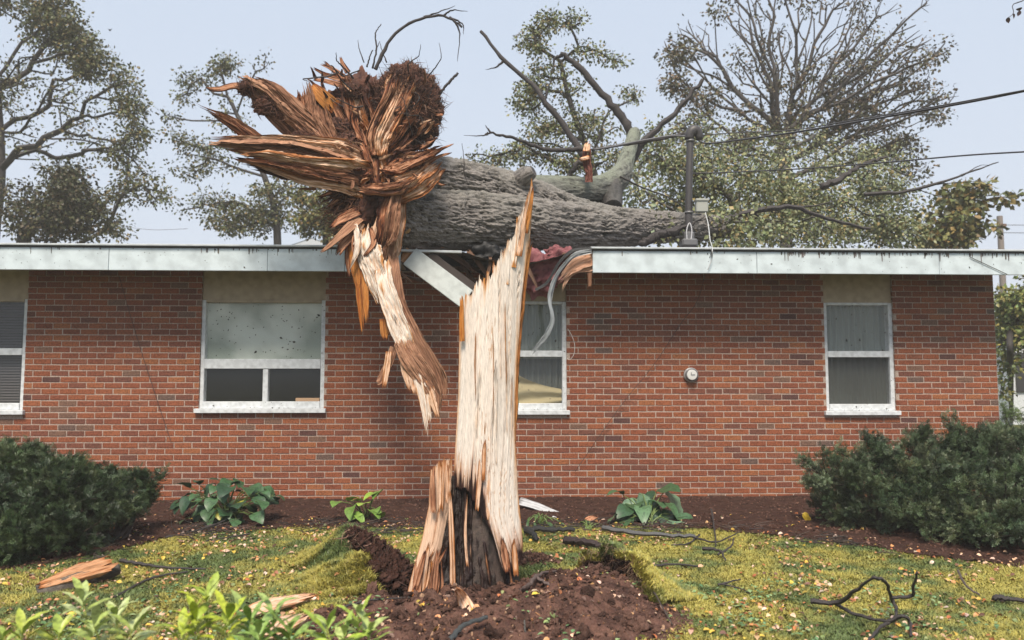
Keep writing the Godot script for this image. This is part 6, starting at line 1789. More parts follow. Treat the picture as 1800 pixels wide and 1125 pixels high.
	for k in 2600:
		var z := R(3.9, 5.3)
		var x := R(-2.6, 2.9)
		var near := nz.get_noise_2d(x * 160.0 + 900.0, z * 160.0)
		if near < 0.12 or (soil_at(x, z) > 0.2 and near < 0.38):
			continue
		var y := (soil_h(x, z) if soil_at(x, z) > 0.0 else gh(x, z) + 0.02) + R(0.0, 0.025)
		xf.append(Transform3D(Basis(Vector3.UP, R(0, TAU)) * Basis(Vector3(1, 0, 0), R(-0.7, 0.2)) * Basis.from_scale(Vector3.ONE * R(0.5, 1.1)), Vector3(x, y, z)))
		cols.append(vary(pick([Color(0.1, 0.2, 0.08), Color(0.16, 0.27, 0.12), Color(0.08, 0.15, 0.05), Color(0.22, 0.3, 0.12)]), 0.25))
	many("low_weeds", leaf_mesh(0.04, 0.026, 0.15, 0.3, 0.85, 4), M.litter, xf, cols)


# a sheet of sod torn up along the edge a > b, falling back to the lawn on the side away from the cut
func turf(label: String, a: Vector3, b: Vector3, away: Vector3, width: float, high: Array, sd: int) -> void:
	rng.seed = sd
	var t := thing("turf_clump", label, "turf", (a + b) / 2.0 + away * width * 0.4, "")
	var s := Shape.new()
	var nu := 70
	var nv := 40
	var down := 14
	var xf := []
	var cols := []
	for j in nv + down + 1:
		for q in nu + 1:
			var u := float(q) / nu
			var cut := 0.07 * nz.get_noise_2d(u * 500.0 + sd, 5.0) + 0.04 * nz.get_noise_2d(u * 1800.0 + sd, 5.0)
			var h := pw(high, u) * (0.9 + 0.5 * nz.get_noise_2d(u * 260.0 + sd, 50.0))
			var v := maxf(0.0, float(j - down) / nv)
			var p := a.lerp(b, u) + away * (cut + v * width * (0.8 + 0.5 * nz.get_noise_2d(u * 260.0, 90.0 + sd)))
			var top := gh(p.x, p.z) + 0.004 + h * pow(1.0 - v, 1.4) * (1.0 - 0.25 * exp(-v * 14.0)) + 0.045 * nz.get_noise_2d(p.x * 600.0, p.z * 600.0) * (1.0 - v)
			var col := Color(0.1, 0.105, 0.03)
			if j < down:
				var k := float(down - j) / down
				var n := nz.get_noise_3d(p.x * 900.0, k * 90.0 + sd, p.z * 900.0)
				var n2 := nz.get_noise_3d(p.x * 3000.0, k * 300.0 + sd, p.z * 3000.0)
				p += away * (0.09 * sin(k * 2.6) * (0.4 + n) + 0.05 * n + 0.025 * n2)
				top = lerpf(top, gh(p.x, p.z) - 0.03, pow(k, 0.8)) + 0.012 * n2
				col = Color(0.04, 0.02, 0.016).lerp(Color(0.13, 0.064, 0.046), clampf(0.5 + n * 0.9 + n2 * 0.6, 0, 1))
			s.vert(Vector3(p.x, top, p.z), Vector2(u, v), col)
			if j >= down and (q + j) % 1 == 0:
				var m := 3 if v < 0.9 else 1
				for k in m:
					var o := Vector3(R(-1, 1), 0, R(-1, 1)) * 0.012
					var sc := R(0.7, 1.3) * (1.3 if j < down + 3 else 1.0)
					xf.append(Transform3D(Basis(Vector3.UP, R(0, TAU)) * Basis(Vector3(1, 0, 0), R(-0.3, 0.3)) * Basis.from_scale(Vector3.ONE * sc), Vector3(p.x, top, p.z) + o))
					cols.append(grass_tone(p.x + o.x, p.z + o.z))
	for j in nv + down:
		for q in nu:
			var i := j * (nu + 1) + q
			s.quad(i, i + 1, i + nu + 2, i + nu + 1)
	put("sod", s.smooth(), M.soil, t)
	var on := []
	var lc := []
	for k in 70:
		var g: Transform3D = xf[rng.randi() % xf.size()]
		on.append(Transform3D(Basis(rdir(), R(-0.5, 0.5)) * Basis(Vector3.UP, R(0, TAU)) * Basis.from_scale(Vector3.ONE * R(0.35, 0.9)), g.origin + Vector3(0, 0.024, 0)))
		lc.append(vary(pick([Color(0.42, 0.2, 0.075), Color(0.5, 0.3, 0.16), Color(0.55, 0.36, 0.24), Color(0.5, 0.34, 0.05), Color(0.2, 0.085, 0.04)]), 0.35))
	many("leaf_litter", leaf_mesh(0.05, 0.034, 0.35, 0.4, 0.9, 4, 0.06), M.litter, on, lc, t)
	many("grass", blade_mesh(), M.grass, xf, cols, t)
	xf = []
	cols = []
	for k in 420:
		var u := R(0, 1)
		var p := a.lerp(b, u) + away * R(-0.05, 0.05)
		var y := gh(p.x, p.z) + pw(high, u) * R(0.1, 0.95)
		xf.append(Transform3D(spun((-away + Vector3(0, -0.8, 0) + rdir() * 0.8).normalized(), R(0, 6)) * Basis.from_scale(Vector3(0.6, 0.6, R(0.02, 0.09))), Vector3(p.x, y, p.z)))
		cols.append(vary(pick([Color(0.2, 0.12, 0.08), Color(0.1, 0.055, 0.04), Color(0.32, 0.22, 0.15)]), 0.3))
	var r := Shape.new()
	r.tube(path([Vector3(0, 0, 0), Vector3(0.02, 0.0, 0.4), Vector3(-0.01, -0.06, 1.0)], 4), PackedFloat32Array([0.003, 0.0026, 0.002, 0.0016, 0.0006]), 4)
	many("torn_roots", r.smooth(), M.wood_plain, xf, cols, t)


func stick(label: String, lines: Array, r0: float, r1: float, col := Color(0.045, 0.036, 0.036), category := "branch") -> void:
	var first: Array = lines[0]
	var t := thing("fallen_branch", label, category, first[0], "sticks and branches scattered over the ground")
	var k := 0
	for l in lines:
		var s := Shape.new()
		var pts: Array = l
		twig(s, pts, r0 if k == 0 else lerpf(r0, r1, 0.6), r1, 16, 7, col)
		put("stem" if k == 0 else "side_branch", s.smooth(), M.bark_plain, t)
		k += 1


func chunk(called: String, label: String, category: String, pts: Array, widths: Array, thick: float, pal: Array, o := {}) -> void:
	var t := thing(called, label, category, pts[0], str(o.get("group", "")))
	var s := Shape.new()
	ribbon(s, pts, widths, o.get("face", Vector3(0, 0.8, 0.6)), thick, 24, 40, pal, o)
	put("torn_face", s.smooth(), M.wood, t)
	if o.has("bark"):
		var b: Array = []
		for p in pts:
			b.append(p - Vector3(0, float(o.bark) * 0.5, float(o.bark) * 0.3))
		var bt := bark_tube(b, [float(o.bark) * 0.5, float(o.bark) * 0.55, float(o.bark) * 0.3], 40, 40, 0.012, {"high": Color(0.12, 0.085, 0.07)})
		put("bark_side", bt.smooth(), M.bark, t)


func build_debris() -> void:
	rng.seed = 61
	stick("dark forked branch lying on the right lawn, its largest piece", [[Vector3(2.018, 0.06, 4.581), Vector3(2.142, 0.07, 4.661), Vector3(2.135, 0.2, 4.906), Vector3(2.131, 0.34, 5.157)], [Vector3(2.131, 0.34, 5.157), Vector3(2.233, 0.3, 5.084), Vector3(2.364, 0.16, 4.884), Vector3(2.447, 0.1, 4.735)], [Vector3(2.364, 0.16, 4.884), Vector3(2.482, 0.17, 4.89), Vector3(2.464, 0.24, 4.951), Vector3(2.432, 0.34, 5.052)], [Vector3(2.163, 0.05, 4.613), Vector3(2.194, 0.04, 4.77), Vector3(2.282, 0.05, 4.964), Vector3(2.356, 0.1, 5.043)], [Vector3(2.281, 0.06, 4.998), Vector3(2.356, 0.1, 5.043), Vector3(2.392, 0.06, 5.034), Vector3(2.323, 0.03, 5.164)], [Vector3(2.324, 0.06, 4.978), Vector3(2.199, 0.04, 5.063), Vector3(2.044, 0.03, 5.247)], [Vector3(2.441, 0.12, 4.735), Vector3(2.439, 0.07, 4.793), Vector3(2.348, 0.05, 4.945)]], 0.017, 0.007)
	stick("dark thick stick at the right edge of the lawn", [[Vector3(3.237, 0.04, 4.462), Vector3(3.318, 0.04, 4.505), Vector3(3.477, 0.03, 4.564)]], 0.018, 0.012)
	stick("thin slanting stick on lawn below the right bush", [[Vector3(3.368, 0.07, 3.881), Vector3(3.205, 0.06, 4.229), Vector3(3.235, 0.02, 4.331)]], 0.009, 0.006, Color(0.1, 0.075, 0.065))
	stick("small twig pile on the lawn in front of the drooping plant", [[Vector3(1.794, 0.05, 2.993), Vector3(1.898, 0.06, 3.111), Vector3(1.866, 0.04, 3.362)], [Vector3(2.353, 0.1, 1.311), Vector3(2.098, 0.08, 2.296), Vector3(1.918, 0.06, 2.936)], [Vector3(1.878, 0.03, 2.42), Vector3(1.997, 0.05, 2.702), Vector3(2.313, 0.06, 2.332)], [Vector3(1.869, 0.04, 3.162), Vector3(2.013, 0.08, 3.038), Vector3(2.115, 0.1, 2.794)], [Vector3(1.978, 0.02, 2.239), Vector3(1.776, 0.02, 2.613), Vector3(1.613, 0.02, 2.679)]], 0.016, 0.005)
	stick("curved bluish black stick standing out of the soil at the bottom", [[Vector3(-0.17, 0.03, 5.181), Vector3(-0.121, 0.07, 5.103), Vector3(-0.07, 0.1, 5.076), Vector3(0.035, 0.11, 5.01)]], 0.016, 0.011, Color(0.05, 0.055, 0.06))
	stick("long thin branch across the left lawn", [[Vector3(-2.728, 0.05, 3.232), Vector3(-2.535, 0.04, 3.308), Vector3(-2.289, 0.03, 3.402), Vector3(-2.016, 0.03, 3.448)], [Vector3(-2.353, 0.02, 4.171), Vector3(-2.295, 0.03, 3.693), Vector3(-2.117, 0.03, 3.532)]], 0.014, 0.006)
	stick("long grey branch lying along the bed edge right of the stump", [[Vector3(1.13, 0.05, 2.036), Vector3(1.351, 0.05, 2.268), Vector3(1.627, 0.05, 2.412), Vector3(1.888, 0.04, 2.421)]], 0.024, 0.016, Color(0.11, 0.11, 0.115))
	stick("black branch on the bed edge close to the stump", [[Vector3(0.401, 0.04, 2.067), Vector3(0.599, 0.05, 2.073), Vector3(0.854, 0.05, 2.139)], [Vector3(0.413, 0.06, 2.121), Vector3(0.463, 0.06, 2.394), Vector3(0.486, 0.03, 2.492)]], 0.03, 0.02, Color(0.022, 0.02, 0.02))
	stick("short dark log on the grass right of the stump", [[Vector3(0.717, 0.05, 2.555), Vector3(0.856, 0.06, 2.733), Vector3(1.008, 0.05, 2.896)]], 0.034, 0.026, Color(0.04, 0.024, 0.024))
	stick("thin dark twig on the lawn behind the right turf clump", [[Vector3(1.134, 0.04, 3.486), Vector3(1.287, 0.04, 3.51), Vector3(1.433, 0.05, 3.524), Vector3(1.639, 0.03, 3.498)]], 0.011, 0.006)
	stick("short twigs on the right lawn above the soil patch", [[Vector3(1.604, 0.03, 4.047), Vector3(1.708, 0.04, 4), Vector3(1.808, 0.03, 3.899)], [Vector3(1.639, 0.03, 4.033), Vector3(1.734, 0.02, 4.102), Vector3(1.763, 0.02, 4.219)]], 0.008, 0.004)
	stick("thin stick leaning over the dirt from the right turf clump", [[Vector3(1.082, 0.1, 4.191), Vector3(1.049, 0.12, 4.681), Vector3(1.068, 0.05, 4.981)]], 0.006, 0.004, Color(0.07, 0.05, 0.04))
	stick("grey root arching out of the soil right of the stump", [[Vector3(0.246, 0.05, 4.249), Vector3(0.304, 0.12, 4.388), Vector3(0.364, 0.16, 4.293), Vector3(0.546, 0.12, 3.939)], [Vector3(0.351, 0.16, 4.323), Vector3(0.465, 0.1, 4.384), Vector3(0.574, 0.06, 4.588)]], 0.02, 0.007, Color(0.12, 0.085, 0.075))
	stick("dark twigs at the foot of the big leaved plant", [[Vector3(-2.741, 0.05, 2.347), Vector3(-2.57, 0.06, 2.144), Vector3(-2.367, 0.12, 1.917)], [Vector3(-2.465, 0.03, 2.572), Vector3(-2.289, 0.04, 2.388), Vector3(-2.053, 0.05, 2.191)]], 0.013, 0.006)
	stick("thin dark twig between soil and left turf clump", [[Vector3(-0.835, 0.05, 4.571), Vector3(-0.682, 0.06, 4.452), Vector3(-0.446, 0.05, 4.358)]], 0.008, 0.005)
	stick("grey shoot with seedling leaves at the bottom of the soil", [[Vector3(0.242, 0.02, 5.118), Vector3(0.238, 0.08, 5.12), Vector3(0.236, 0.12, 5.105)]], 0.006, 0.004, Color(0.14, 0.13, 0.12), "seedling")
	# splintered wood
	chunk("split_log", "split orange brown log lying beside the left bush", "log", [Vector3(-2.934, 0.05, 4.012), Vector3(-2.743, 0.11, 3.9), Vector3(-2.558, 0.15, 3.695)], [0.04, 0.12, 0.16], 0.06, [Color(0.22, 0.08, 0.03), Color(0.45, 0.2, 0.09), Color(0.6, 0.34, 0.19), Color(0.4, 0.16, 0.06)], {"jag0": 0.1, "jag1": 0.15, "bias": 0.45, "rough": 0.01, "bark": 0.13, "face": Vector3(-0.1, 0.7, 0.8), "seed": 201.0})
	var g := "splintered wood pieces at the bottom left"
	chunk("wood_splinter", "long pale torn wood piece on grass behind the front shoots", "wood", [Vector3(-1.398, 0.05, 4.712), Vector3(-1.251, 0.08, 4.592), Vector3(-1.031, 0.06, 4.266)], [0.06, 0.11, 0.05], 0.03, FRESH, {"jag0": 0.2, "jag1": 0.25, "bias": 0.25, "seed": 202.0, "group": g})
	chunk("wood_splinter", "second torn wood piece, nearest the bottom edge, behind the shoots", "wood", [Vector3(-1.18, 0.05, 5.094), Vector3(-1.076, 0.08, 4.969), Vector3(-0.989, 0.06, 4.718)], [0.09, 0.13, 0.06], 0.04, FRESH, {"jag0": 0.2, "jag1": 0.3, "bias": 0.2, "seed": 203.0, "group": g})
	chunk("wood_splinter", "sharp orange splinter standing in the soil before the stump", "wood", [Vector3(-0.015, 0.03, 5.015), Vector3(-0.065, 0.08, 4.824), Vector3(-0.11, 0.14, 4.713), Vector3(-0.137, 0.24, 4.914)], [0.08, 0.09, 0.065, 0.012], 0.03, FRESH, {"jag0": 0.3, "jag1": 0.1, "bias": 0.35, "face": Vector3(0, 0.3, 1), "seed": 204.0})
	chunk("wood_splinter", "small pale splinter on the soil left of the stump", "wood", [Vector3(-0.738, 0.04, 4.489), Vector3(-0.711, 0.06, 4.489), Vector3(-0.693, 0.07, 4.425)], [0.012, 0.02, 0.008], 0.01, CREAM, {"jag1": 0.3, "seed": 205.0})
	chunk("wood_splinter", "flat pinkish wood slab against the wall foot left of the drooping plant", "wood", [Vector3(1.276, -0.035, 0.12), Vector3(1.49, -0.023, 0.12), Vector3(1.676, -0.037, 0.12)], [0.075, 0.08, 0.07], 0.02, [Color(0.45, 0.22, 0.14), Color(0.55, 0.32, 0.22)], {"jag0": 0.05, "jag1": 0.05, "face": Vector3(0, 0.2, 1), "seed": 206.0, "rough": 0.003})
	chunk("wood_splinter", "orange torn slat leaning on the wall foot behind the stump", "wood", [Vector3(0.735, -0.096, 0.4), Vector3(1.024, -0.067, 0.4), Vector3(1.379, -0.088, 0.4)], [0.03, 0.05, 0.02], 0.02, FRESH, {"jag1": 0.3, "seed": 207.0})
	chunk("wood_splinter", "curled brown bark flake on the mulch right of the stump", "wood", [Vector3(1.039, 0.03, 1.521), Vector3(1.102, 0.05, 1.478), Vector3(1.188, 0.04, 1.354)], [0.05, 0.07, 0.03], 0.01, RUSSET, {"jag1": 0.3, "seed": 208.0})
	chunk("white_board", "short white strip lying on mulch left of the stump", "board", [Vector3(-0.717, 0.019, 0.4), Vector3(-0.64, 0.019, 0.4), Vector3(-0.532, 0.025, 0.4)], [0.05, 0.05, 0.05], 0.02, [Color(0.55, 0.55, 0.55), Color(0.66, 0.66, 0.66)], {"seed": 209.0, "rough": 0.001})
	var b := thing("grey_board", "peeling grey white board fallen at the wall foot behind the stump", "board", Vector3(0.634, 0.076, 0.9))
	var s := Shape.new()
	ribbon(s, [Vector3(0.413, 0.107, 0.7), Vector3(0.61, 0.06, 0.8), Vector3(0.859, -0.013, 0.95)], [0.1, 0.09, 0.06], Vector3(0, 0.7, 0.8), 0.03, 12, 30, [Color(0.3, 0.31, 0.33), Color(0.5, 0.51, 0.53), Color(0.16, 0.15, 0.15)], {"seed": 210.0, "rough": 0.003, "jag1": 0.05})
	put("face", s.smooth(), M.wood_plain, b)
	var w := thing("white_trim_strip", "thin white slat on the mulch right of the stump's foot", "slat", Vector3(0.787, -0.006, 1.2))
	var s2 := Shape.new()
	s2.box((Vector3(0.74, 0.017, 1.2) + Vector3(0.928, -0.041, 1.4)) / 2.0, Vector3((Vector3(0.74, 0.017, 1.2) - Vector3(0.928, -0.041, 1.4)).length(), 0.014, 0.025), 0.003, spun(Vector3(0.928, -0.041, 1.4) - Vector3(0.74, 0.017, 1.2), 0.0) * Basis(Vector3.UP, PI / 2))
	put("strip", s2.flat(), M.white, w)
	# low ground cover beside the stump, seedling leaves in front
	leafy_plant("grassy_tuft", "tuft of narrow green leaves at the wall foot right of the stump", Vector3(0.578, 0, 1.646), [[Vector3(0.498, 0.085, 1.6)], [Vector3(0.554, 0.107, 1.6)], [Vector3(0.61, 0.096, 1.6)], [Vector3(0.666, 0.073, 1.6)], [Vector3(0.696, 0.063, 1.7)], [Vector3(0.464, 0.064, 1.7)], [Vector3(0.571, 0.072, 1.75)], [Vector3(0.636, 0.056, 1.75)], [Vector3(0.516, 0.056, 1.75)], [Vector3(0.767, 0.046, 1.7)]], 0.13, 0.03, [Color(0.07, 0.13, 0.04), Color(0.1, 0.17, 0.07), Color(0.05, 0.1, 0.035)], 66)
	leafy_plant("ground_leaves", "low dark green leaves on the mulch left of the drooping plant", Vector3(1.008, 0, 1.957), [[Vector3(0.933, 0.023, 1.7)], [Vector3(0.988, 0.045, 1.7)], [Vector3(1.06, 0.033, 1.7)], [Vector3(1.108, 0.009, 1.75)], [Vector3(1.174, -0.002, 1.75)], [Vector3(1.002, -0.002, 1.8)], [Vector3(1.084, -0.014, 1.8)], [Vector3(0.937, -0.012, 1.8)]], 0.09, 0.06, [Color(0.04, 0.08, 0.035), Color(0.06, 0.11, 0.04)], 67)
	turf("torn up mound of turf left of the stump, grass on its slope", Vector3(-1.059, 0, 2.796), Vector3(-0.718, 0, 4.13), Vector3(-0.98, 0, 0.15), 0.58, [[0.0, 0.12], [0.15, 0.3], [0.5, 0.3], [0.8, 0.2], [1.0, 0.03]], 71)
	turf("lifted slab of turf right of the stump with bare earth under it", Vector3(0.745, 0, 3.495), Vector3(1.086, 0, 4.585), Vector3(0.72, 0, -0.69), 0.62, [[0.0, 0.05], [0.12, 0.2], [0.4, 0.26], [0.75, 0.2], [1.0, 0.05]], 72)
	var rc := thing("root_clump", "dark ragged clump of earth and roots hanging at the left turf mound's torn edge", "soil", Vector3(-0.687, 0.034, 3.85))
	var rs := Shape.new()
	var rk := 0
	for q in [[Vector3(-0.915, 0.309, 3.62), 0.055], [Vector3(-0.835, 0.248, 3.66), 0.075], [Vector3(-0.748, 0.187, 3.7), 0.09], [Vector3(-0.643, 0.129, 3.76), 0.1], [Vector3(-0.559, 0.075, 3.8), 0.085], [Vector3(-0.699, 0.084, 3.82), 0.1], [Vector3(-0.607, 0.028, 3.86), 0.1], [Vector3(-0.78, 0.128, 3.75), 0.07], [Vector3(-0.513, 0.025, 3.82), 0.06]]:
		blob(rs, q[0], Vector3(q[1], float(q[1]) * R(0.8, 1.1), q[1]), 40, 28, 0.55, 190.0, [Color(0.025, 0.013, 0.011), Color(0.06, 0.03, 0.024), Color(0.12, 0.06, 0.045)], 3.0 + rk)
		rk += 5
		hairs(rc, "roots", q[0], Vector3.ONE * float(q[1]), 26, 0.07, [Color(0.1, 0.055, 0.04), Color(0.2, 0.12, 0.085), Color(0.05, 0.03, 0.025)], Vector3(0, -0.7, 0.2))
	put("earth", rs.smooth(), M.soil, rc)
	# heaps of dug-up earth
	for q in [["dark heap of torn earth under the left turf mound", Vector3(-0.677, -0.04, 3.305), Vector3(0.17, 0.1, 0.3), 3.0], ["dark earth heap at the right foot of the stump", Vector3(0.399, -0.02, 3.171), Vector3(0.2, 0.09, 0.18), 5.0], ["big heap of loose soil in front of the right turf slab", Vector3(0.567, -0.02, 4.267), Vector3(0.3, 0.09, 0.2), 7.0], ["small heap of soil right of the lifted turf slab", Vector3(1.16, 0, 4.258), Vector3(0.15, 0.11, 0.16), 9.0], ["loose soil heap at the bottom edge right of centre", Vector3(0.496, 0, 4.916), Vector3(0.4, 0.12, 0.22), 11.0]]:
		var h := thing("soil_heap", q[0], "soil", q[1], "heaps of loose soil round the stump")
		var e := Shape.new()
		var hs: Vector3 = q[2]
		for k in 7:
			var off := Vector3(R(-0.75, 0.75), R(-0.3, 0.25), R(-0.75, 0.75)) * (0.0 if k == 0 else 1.0)
			var f := R(0.3, 0.55) if k else 0.72
			blob(e, (q[1] as Vector3) + off * hs, hs * f, 40, 26, 0.5, 190.0, [Color(0.035, 0.018, 0.015), Color(0.08, 0.04, 0.03), Color(0.15, 0.075, 0.052)], float(q[3]) + k * 7.0)
		put("earth", e.smooth(), M.soil, h)
		hairs(h, "roots", q[1], (q[2] as Vector3) * 0.85, 40, 0.05, [Color(0.12, 0.07, 0.05), Color(0.22, 0.13, 0.09), Color(0.06, 0.035, 0.03)])
		var xf := []
		var cols := []
		for k in 900:
			var d := rdir()
			d.y = absf(d.y)
			xf.append(Transform3D(Basis(rdir(), R(0, TAU)) * Basis.from_scale(Vector3.ONE * R(0.5, 1.7)), (q[1] as Vector3) + d * (q[2] as Vector3) * R(0.4, 1.0)))
			cols.append(Color(0.06, 0.033, 0.026).lerp(Color(0.22, 0.12, 0.09), rng.randf()))
		var cs := Shape.new()
		cs.box(Vector3.ZERO, Vector3(0.012, 0.01, 0.014), 0.003)
		many("crumbs", cs.flat(), M.soil, xf, cols, h)


# ---------- things fixed to the house ----------
func build_fixtures() -> void:
	rng.seed = 81
	# round meter cover on the wall
	var c: Vector3 = Vector3(2.512, 1.481, 0)
	var m := thing("round_wall_cap", "round grey metal cap with glass front on the right brick wall", "wall cap", c)
	for q in [["ring", 0.088, 0.0, 0.03, M.steel], ["rim", 0.075, 0.03, 0.06, M.steel_dark], ["dial", 0.062, 0.06, 0.075, M.cap_face]]:
		var s := Shape.new()
		var p := PackedVector3Array([c + Vector3(0, 0, q[2]), c + Vector3(0, 0, lerpf(q[2], q[3], 0.8)), c + Vector3(0, 0, q[3])])
		s.tube(p, PackedFloat32Array([q[1], q[1], float(q[1]) * 0.9]), 36)
		put(q[0], s.smooth(), q[4], m)
	var mk := Shape.new()
	mk.box(c + Vector3(0.008, 0.002, 0.078), Vector3(0.05, 0.008, 0.004), 0.001)
	mk.box(c + Vector3(-0.012, 0.016, 0.078), Vector3(0.007, 0.03, 0.0045), 0.001)
	put("marks", mk.flat(), M.steel_dark, m)
	# mast with weather head
	var t := thing("service_mast", "dark metal mast with weather head standing on the roof", "mast", Vector3(2.652, 3.15, -0.5))
	var s := Shape.new()
	s.tube(PackedVector3Array([Vector3(2.644, 3.135, -0.5), Vector3(2.663, 3.816, -0.5), Vector3(2.691, 4.564, -0.5)]), PackedFloat32Array([0.048, 0.045, 0.045]), 14)
	put("pole", s.smooth(), M.mast, t)
	var hd := Shape.new()
	hd.tube(path([Vector3(2.675, 4.519, -0.5), Vector3(2.691, 4.594, -0.5), Vector3(2.737, 4.648, -0.5), Vector3(2.796, 4.618, -0.5), Vector3(2.817, 4.521, -0.5)], 12), PackedFloat32Array([0.055, 0.06, 0.063, 0.066, 0.07, 0.072, 0.072, 0.07, 0.066, 0.06, 0.054, 0.05, 0.04]), 14)
	put("weather_head", hd.smooth(), M.mast, t)
	var bs := Shape.new()
	bs.box(Vector3(2.644, 3.165, -0.5), Vector3(0.2, 0.1, 0.2), 0.02)
	bs.box(Vector3(2.646, 3.253, -0.5), Vector3(0.13, 0.12, 0.13), 0.02)
	put("base", bs.flat(), M.steel_dark, t)
	var ring := Shape.new()
	for q in [Vector3(2.69, 4.489, -0.5), Vector3(2.658, 3.549, -0.5)]:
		ring.tube(PackedVector3Array([q, q + Vector3(0, 0.03, 0)]), PackedFloat32Array([0.055, 0.055]), 14)
	put("clamp", ring.smooth(), M.steel_dark, t)
	var wr := Shape.new()
	wr.tube(path([Vector3(2.609, 3.151, -0.42), Vector3(2.604, 3.319, -0.42), Vector3(2.642, 3.414, -0.42), Vector3(2.67, 3.319, -0.42), Vector3(2.652, 3.151, -0.42)], 16), PackedFloat32Array([0.008, 0.008, 0.008, 0.008, 0.008, 0.008, 0.008, 0.008, 0.008, 0.008, 0.008, 0.008, 0.008, 0.008, 0.008, 0.008, 0.008]), 6, Color(0.5, 0.5, 0.52))
	put("loop_wire", wr.smooth(), M.plain, t)
	var bx := thing("junction_box", "small grey box fixed beside the roof mast", "box", Vector3(2.807, 3.547, -0.45))
	var q1 := Shape.new()
	q1.box(Vector3(2.809, 3.636, -0.45), Vector3(0.155, 0.16, 0.09), 0.012)
	put("case", q1.flat(), M.box_grey, bx)
	var q2 := Shape.new()
	q2.box(Vector3(2.81, 3.709, -0.45) + Vector3(0, 0.004, 0.006), Vector3(0.17, 0.03, 0.105), 0.006)
	put("lid", q2.flat(), M.box_grey, bx)
	var q3 := Shape.new()
	q3.box(Vector3(2.734, 3.538, -0.48), Vector3(0.16, 0.02, 0.03), 0.004)
	put("bracket", q3.flat(), M.steel_dark, bx)
	# wires
	wire("white cable from the grey box down over the fascia", [Vector3(2.844, 3.544, -0.4), Vector3(2.849, 3.37, -0.3), Vector3(2.779, 3.134, 0), Vector3(2.607, 2.908, 0.67), Vector3(2.601, 2.786, 0.66), Vector3(2.556, 2.664, 0.65)], 0.006, Color(0.45, 0.47, 0.48))
	wire("thick service wire rising right from the weather head to the sky", [Vector3(2.787, 4.52, -0.5), Vector3(2.898, 4.446, -0.4), Vector3(3.171, 4.371, 0), Vector3(3.477, 4.155, 1), Vector3(3.98, 3.997, 2), Vector3(4.404, 3.931, 2.6), Vector3(4.73, 3.907, 3)], 0.011, Color(0.05, 0.05, 0.055))
	wire("thinner service wire just above the thick one", [Vector3(2.788, 4.581, -0.5), Vector3(3.24, 4.528, -0.2), Vector3(3.654, 4.37, 0.4), Vector3(3.867, 4.149, 1.4), Vector3(4.145, 3.92, 2.5), Vector3(4.716, 3.905, 3.02)], 0.006, Color(0.07, 0.07, 0.075))
	wire("lower overhead wire running level to the right edge", [Vector3(2.711, 4.091, -0.55), Vector3(3.262, 4.052, -0.3), Vector3(3.889, 3.94, 0.3), Vector3(4.386, 3.769, 1.2), Vector3(4.763, 3.618, 2), Vector3(5.064, 3.514, 2.5)], 0.008, Color(0.05, 0.05, 0.055))
	wire("slack grey wire from the weather head to the broken stub", [Vector3(2.692, 4.549, -0.45), Vector3(2.47, 4.601, -0.6), Vector3(2.116, 4.566, -0.7), Vector3(1.794, 4.524, -0.8), Vector3(1.504, 4.496, -0.9)], 0.013, Color(0.12, 0.12, 0.13))
	wire("thin dark cable slanting down the brick wall between stump and wall cap", [Vector3(2.604, 2.906, 0.68), Vector3(2.572, 2.646, 0.5), Vector3(2.577, 2.357, 0.1), Vector3(2.388, 2.088, 0.04), Vector3(2.065, 1.61, 0.04), Vector3(1.649, 1.103, 0.04), Vector3(1.1, 0.338, 0.05)], 0.0035, Color(0.03, 0.02, 0.02))
	wire("thin dark cable hanging down the left brick wall beside the wide window", [Vector3(-4.035, 2.661, 0.6), Vector3(-4.114, 2.265, 0.1), Vector3(-4.008, 1.87, 0.04), Vector3(-3.87, 1.472, 0.04), Vector3(-3.704, 1.011, 0.04), Vector3(-3.593, 0.717, 0.05)], 0.003, Color(0.03, 0.02, 0.02))
	wire("white loop of wire on the bricks right of the broken window", [Vector3(1.032, 2.031, 0.02), Vector3(1.076, 1.948, 0.05), Vector3(1.109, 1.846, 0.05), Vector3(1.102, 1.731, 0.05), Vector3(1.055, 1.663, 0.04), Vector3(1.023, 1.677, 0.02)], 0.0035, Color(0.6, 0.58, 0.55))
	wire("thin dark wire across the right end of the fascia", [Vector3(5.613, 2.829, 0.63), Vector3(5.843, 2.724, 0.63), Vector3(6.039, 2.633, 0.63)], 0.004, Color(0.04, 0.04, 0.04))


func wire(label: String, pts: Array, r: float, col: Color) -> void:
	var w := thing("overhead_wire" if r > 0.0055 else "thin_cable", label, "wire", pts[0], "")
	var s := Shape.new()
	var rr := PackedFloat32Array()
	rr.resize(41)
	rr.fill(r)
	s.tube(path(pts, 40), rr, 6, col)
	put("wire", s.smooth(), M.plain, w)


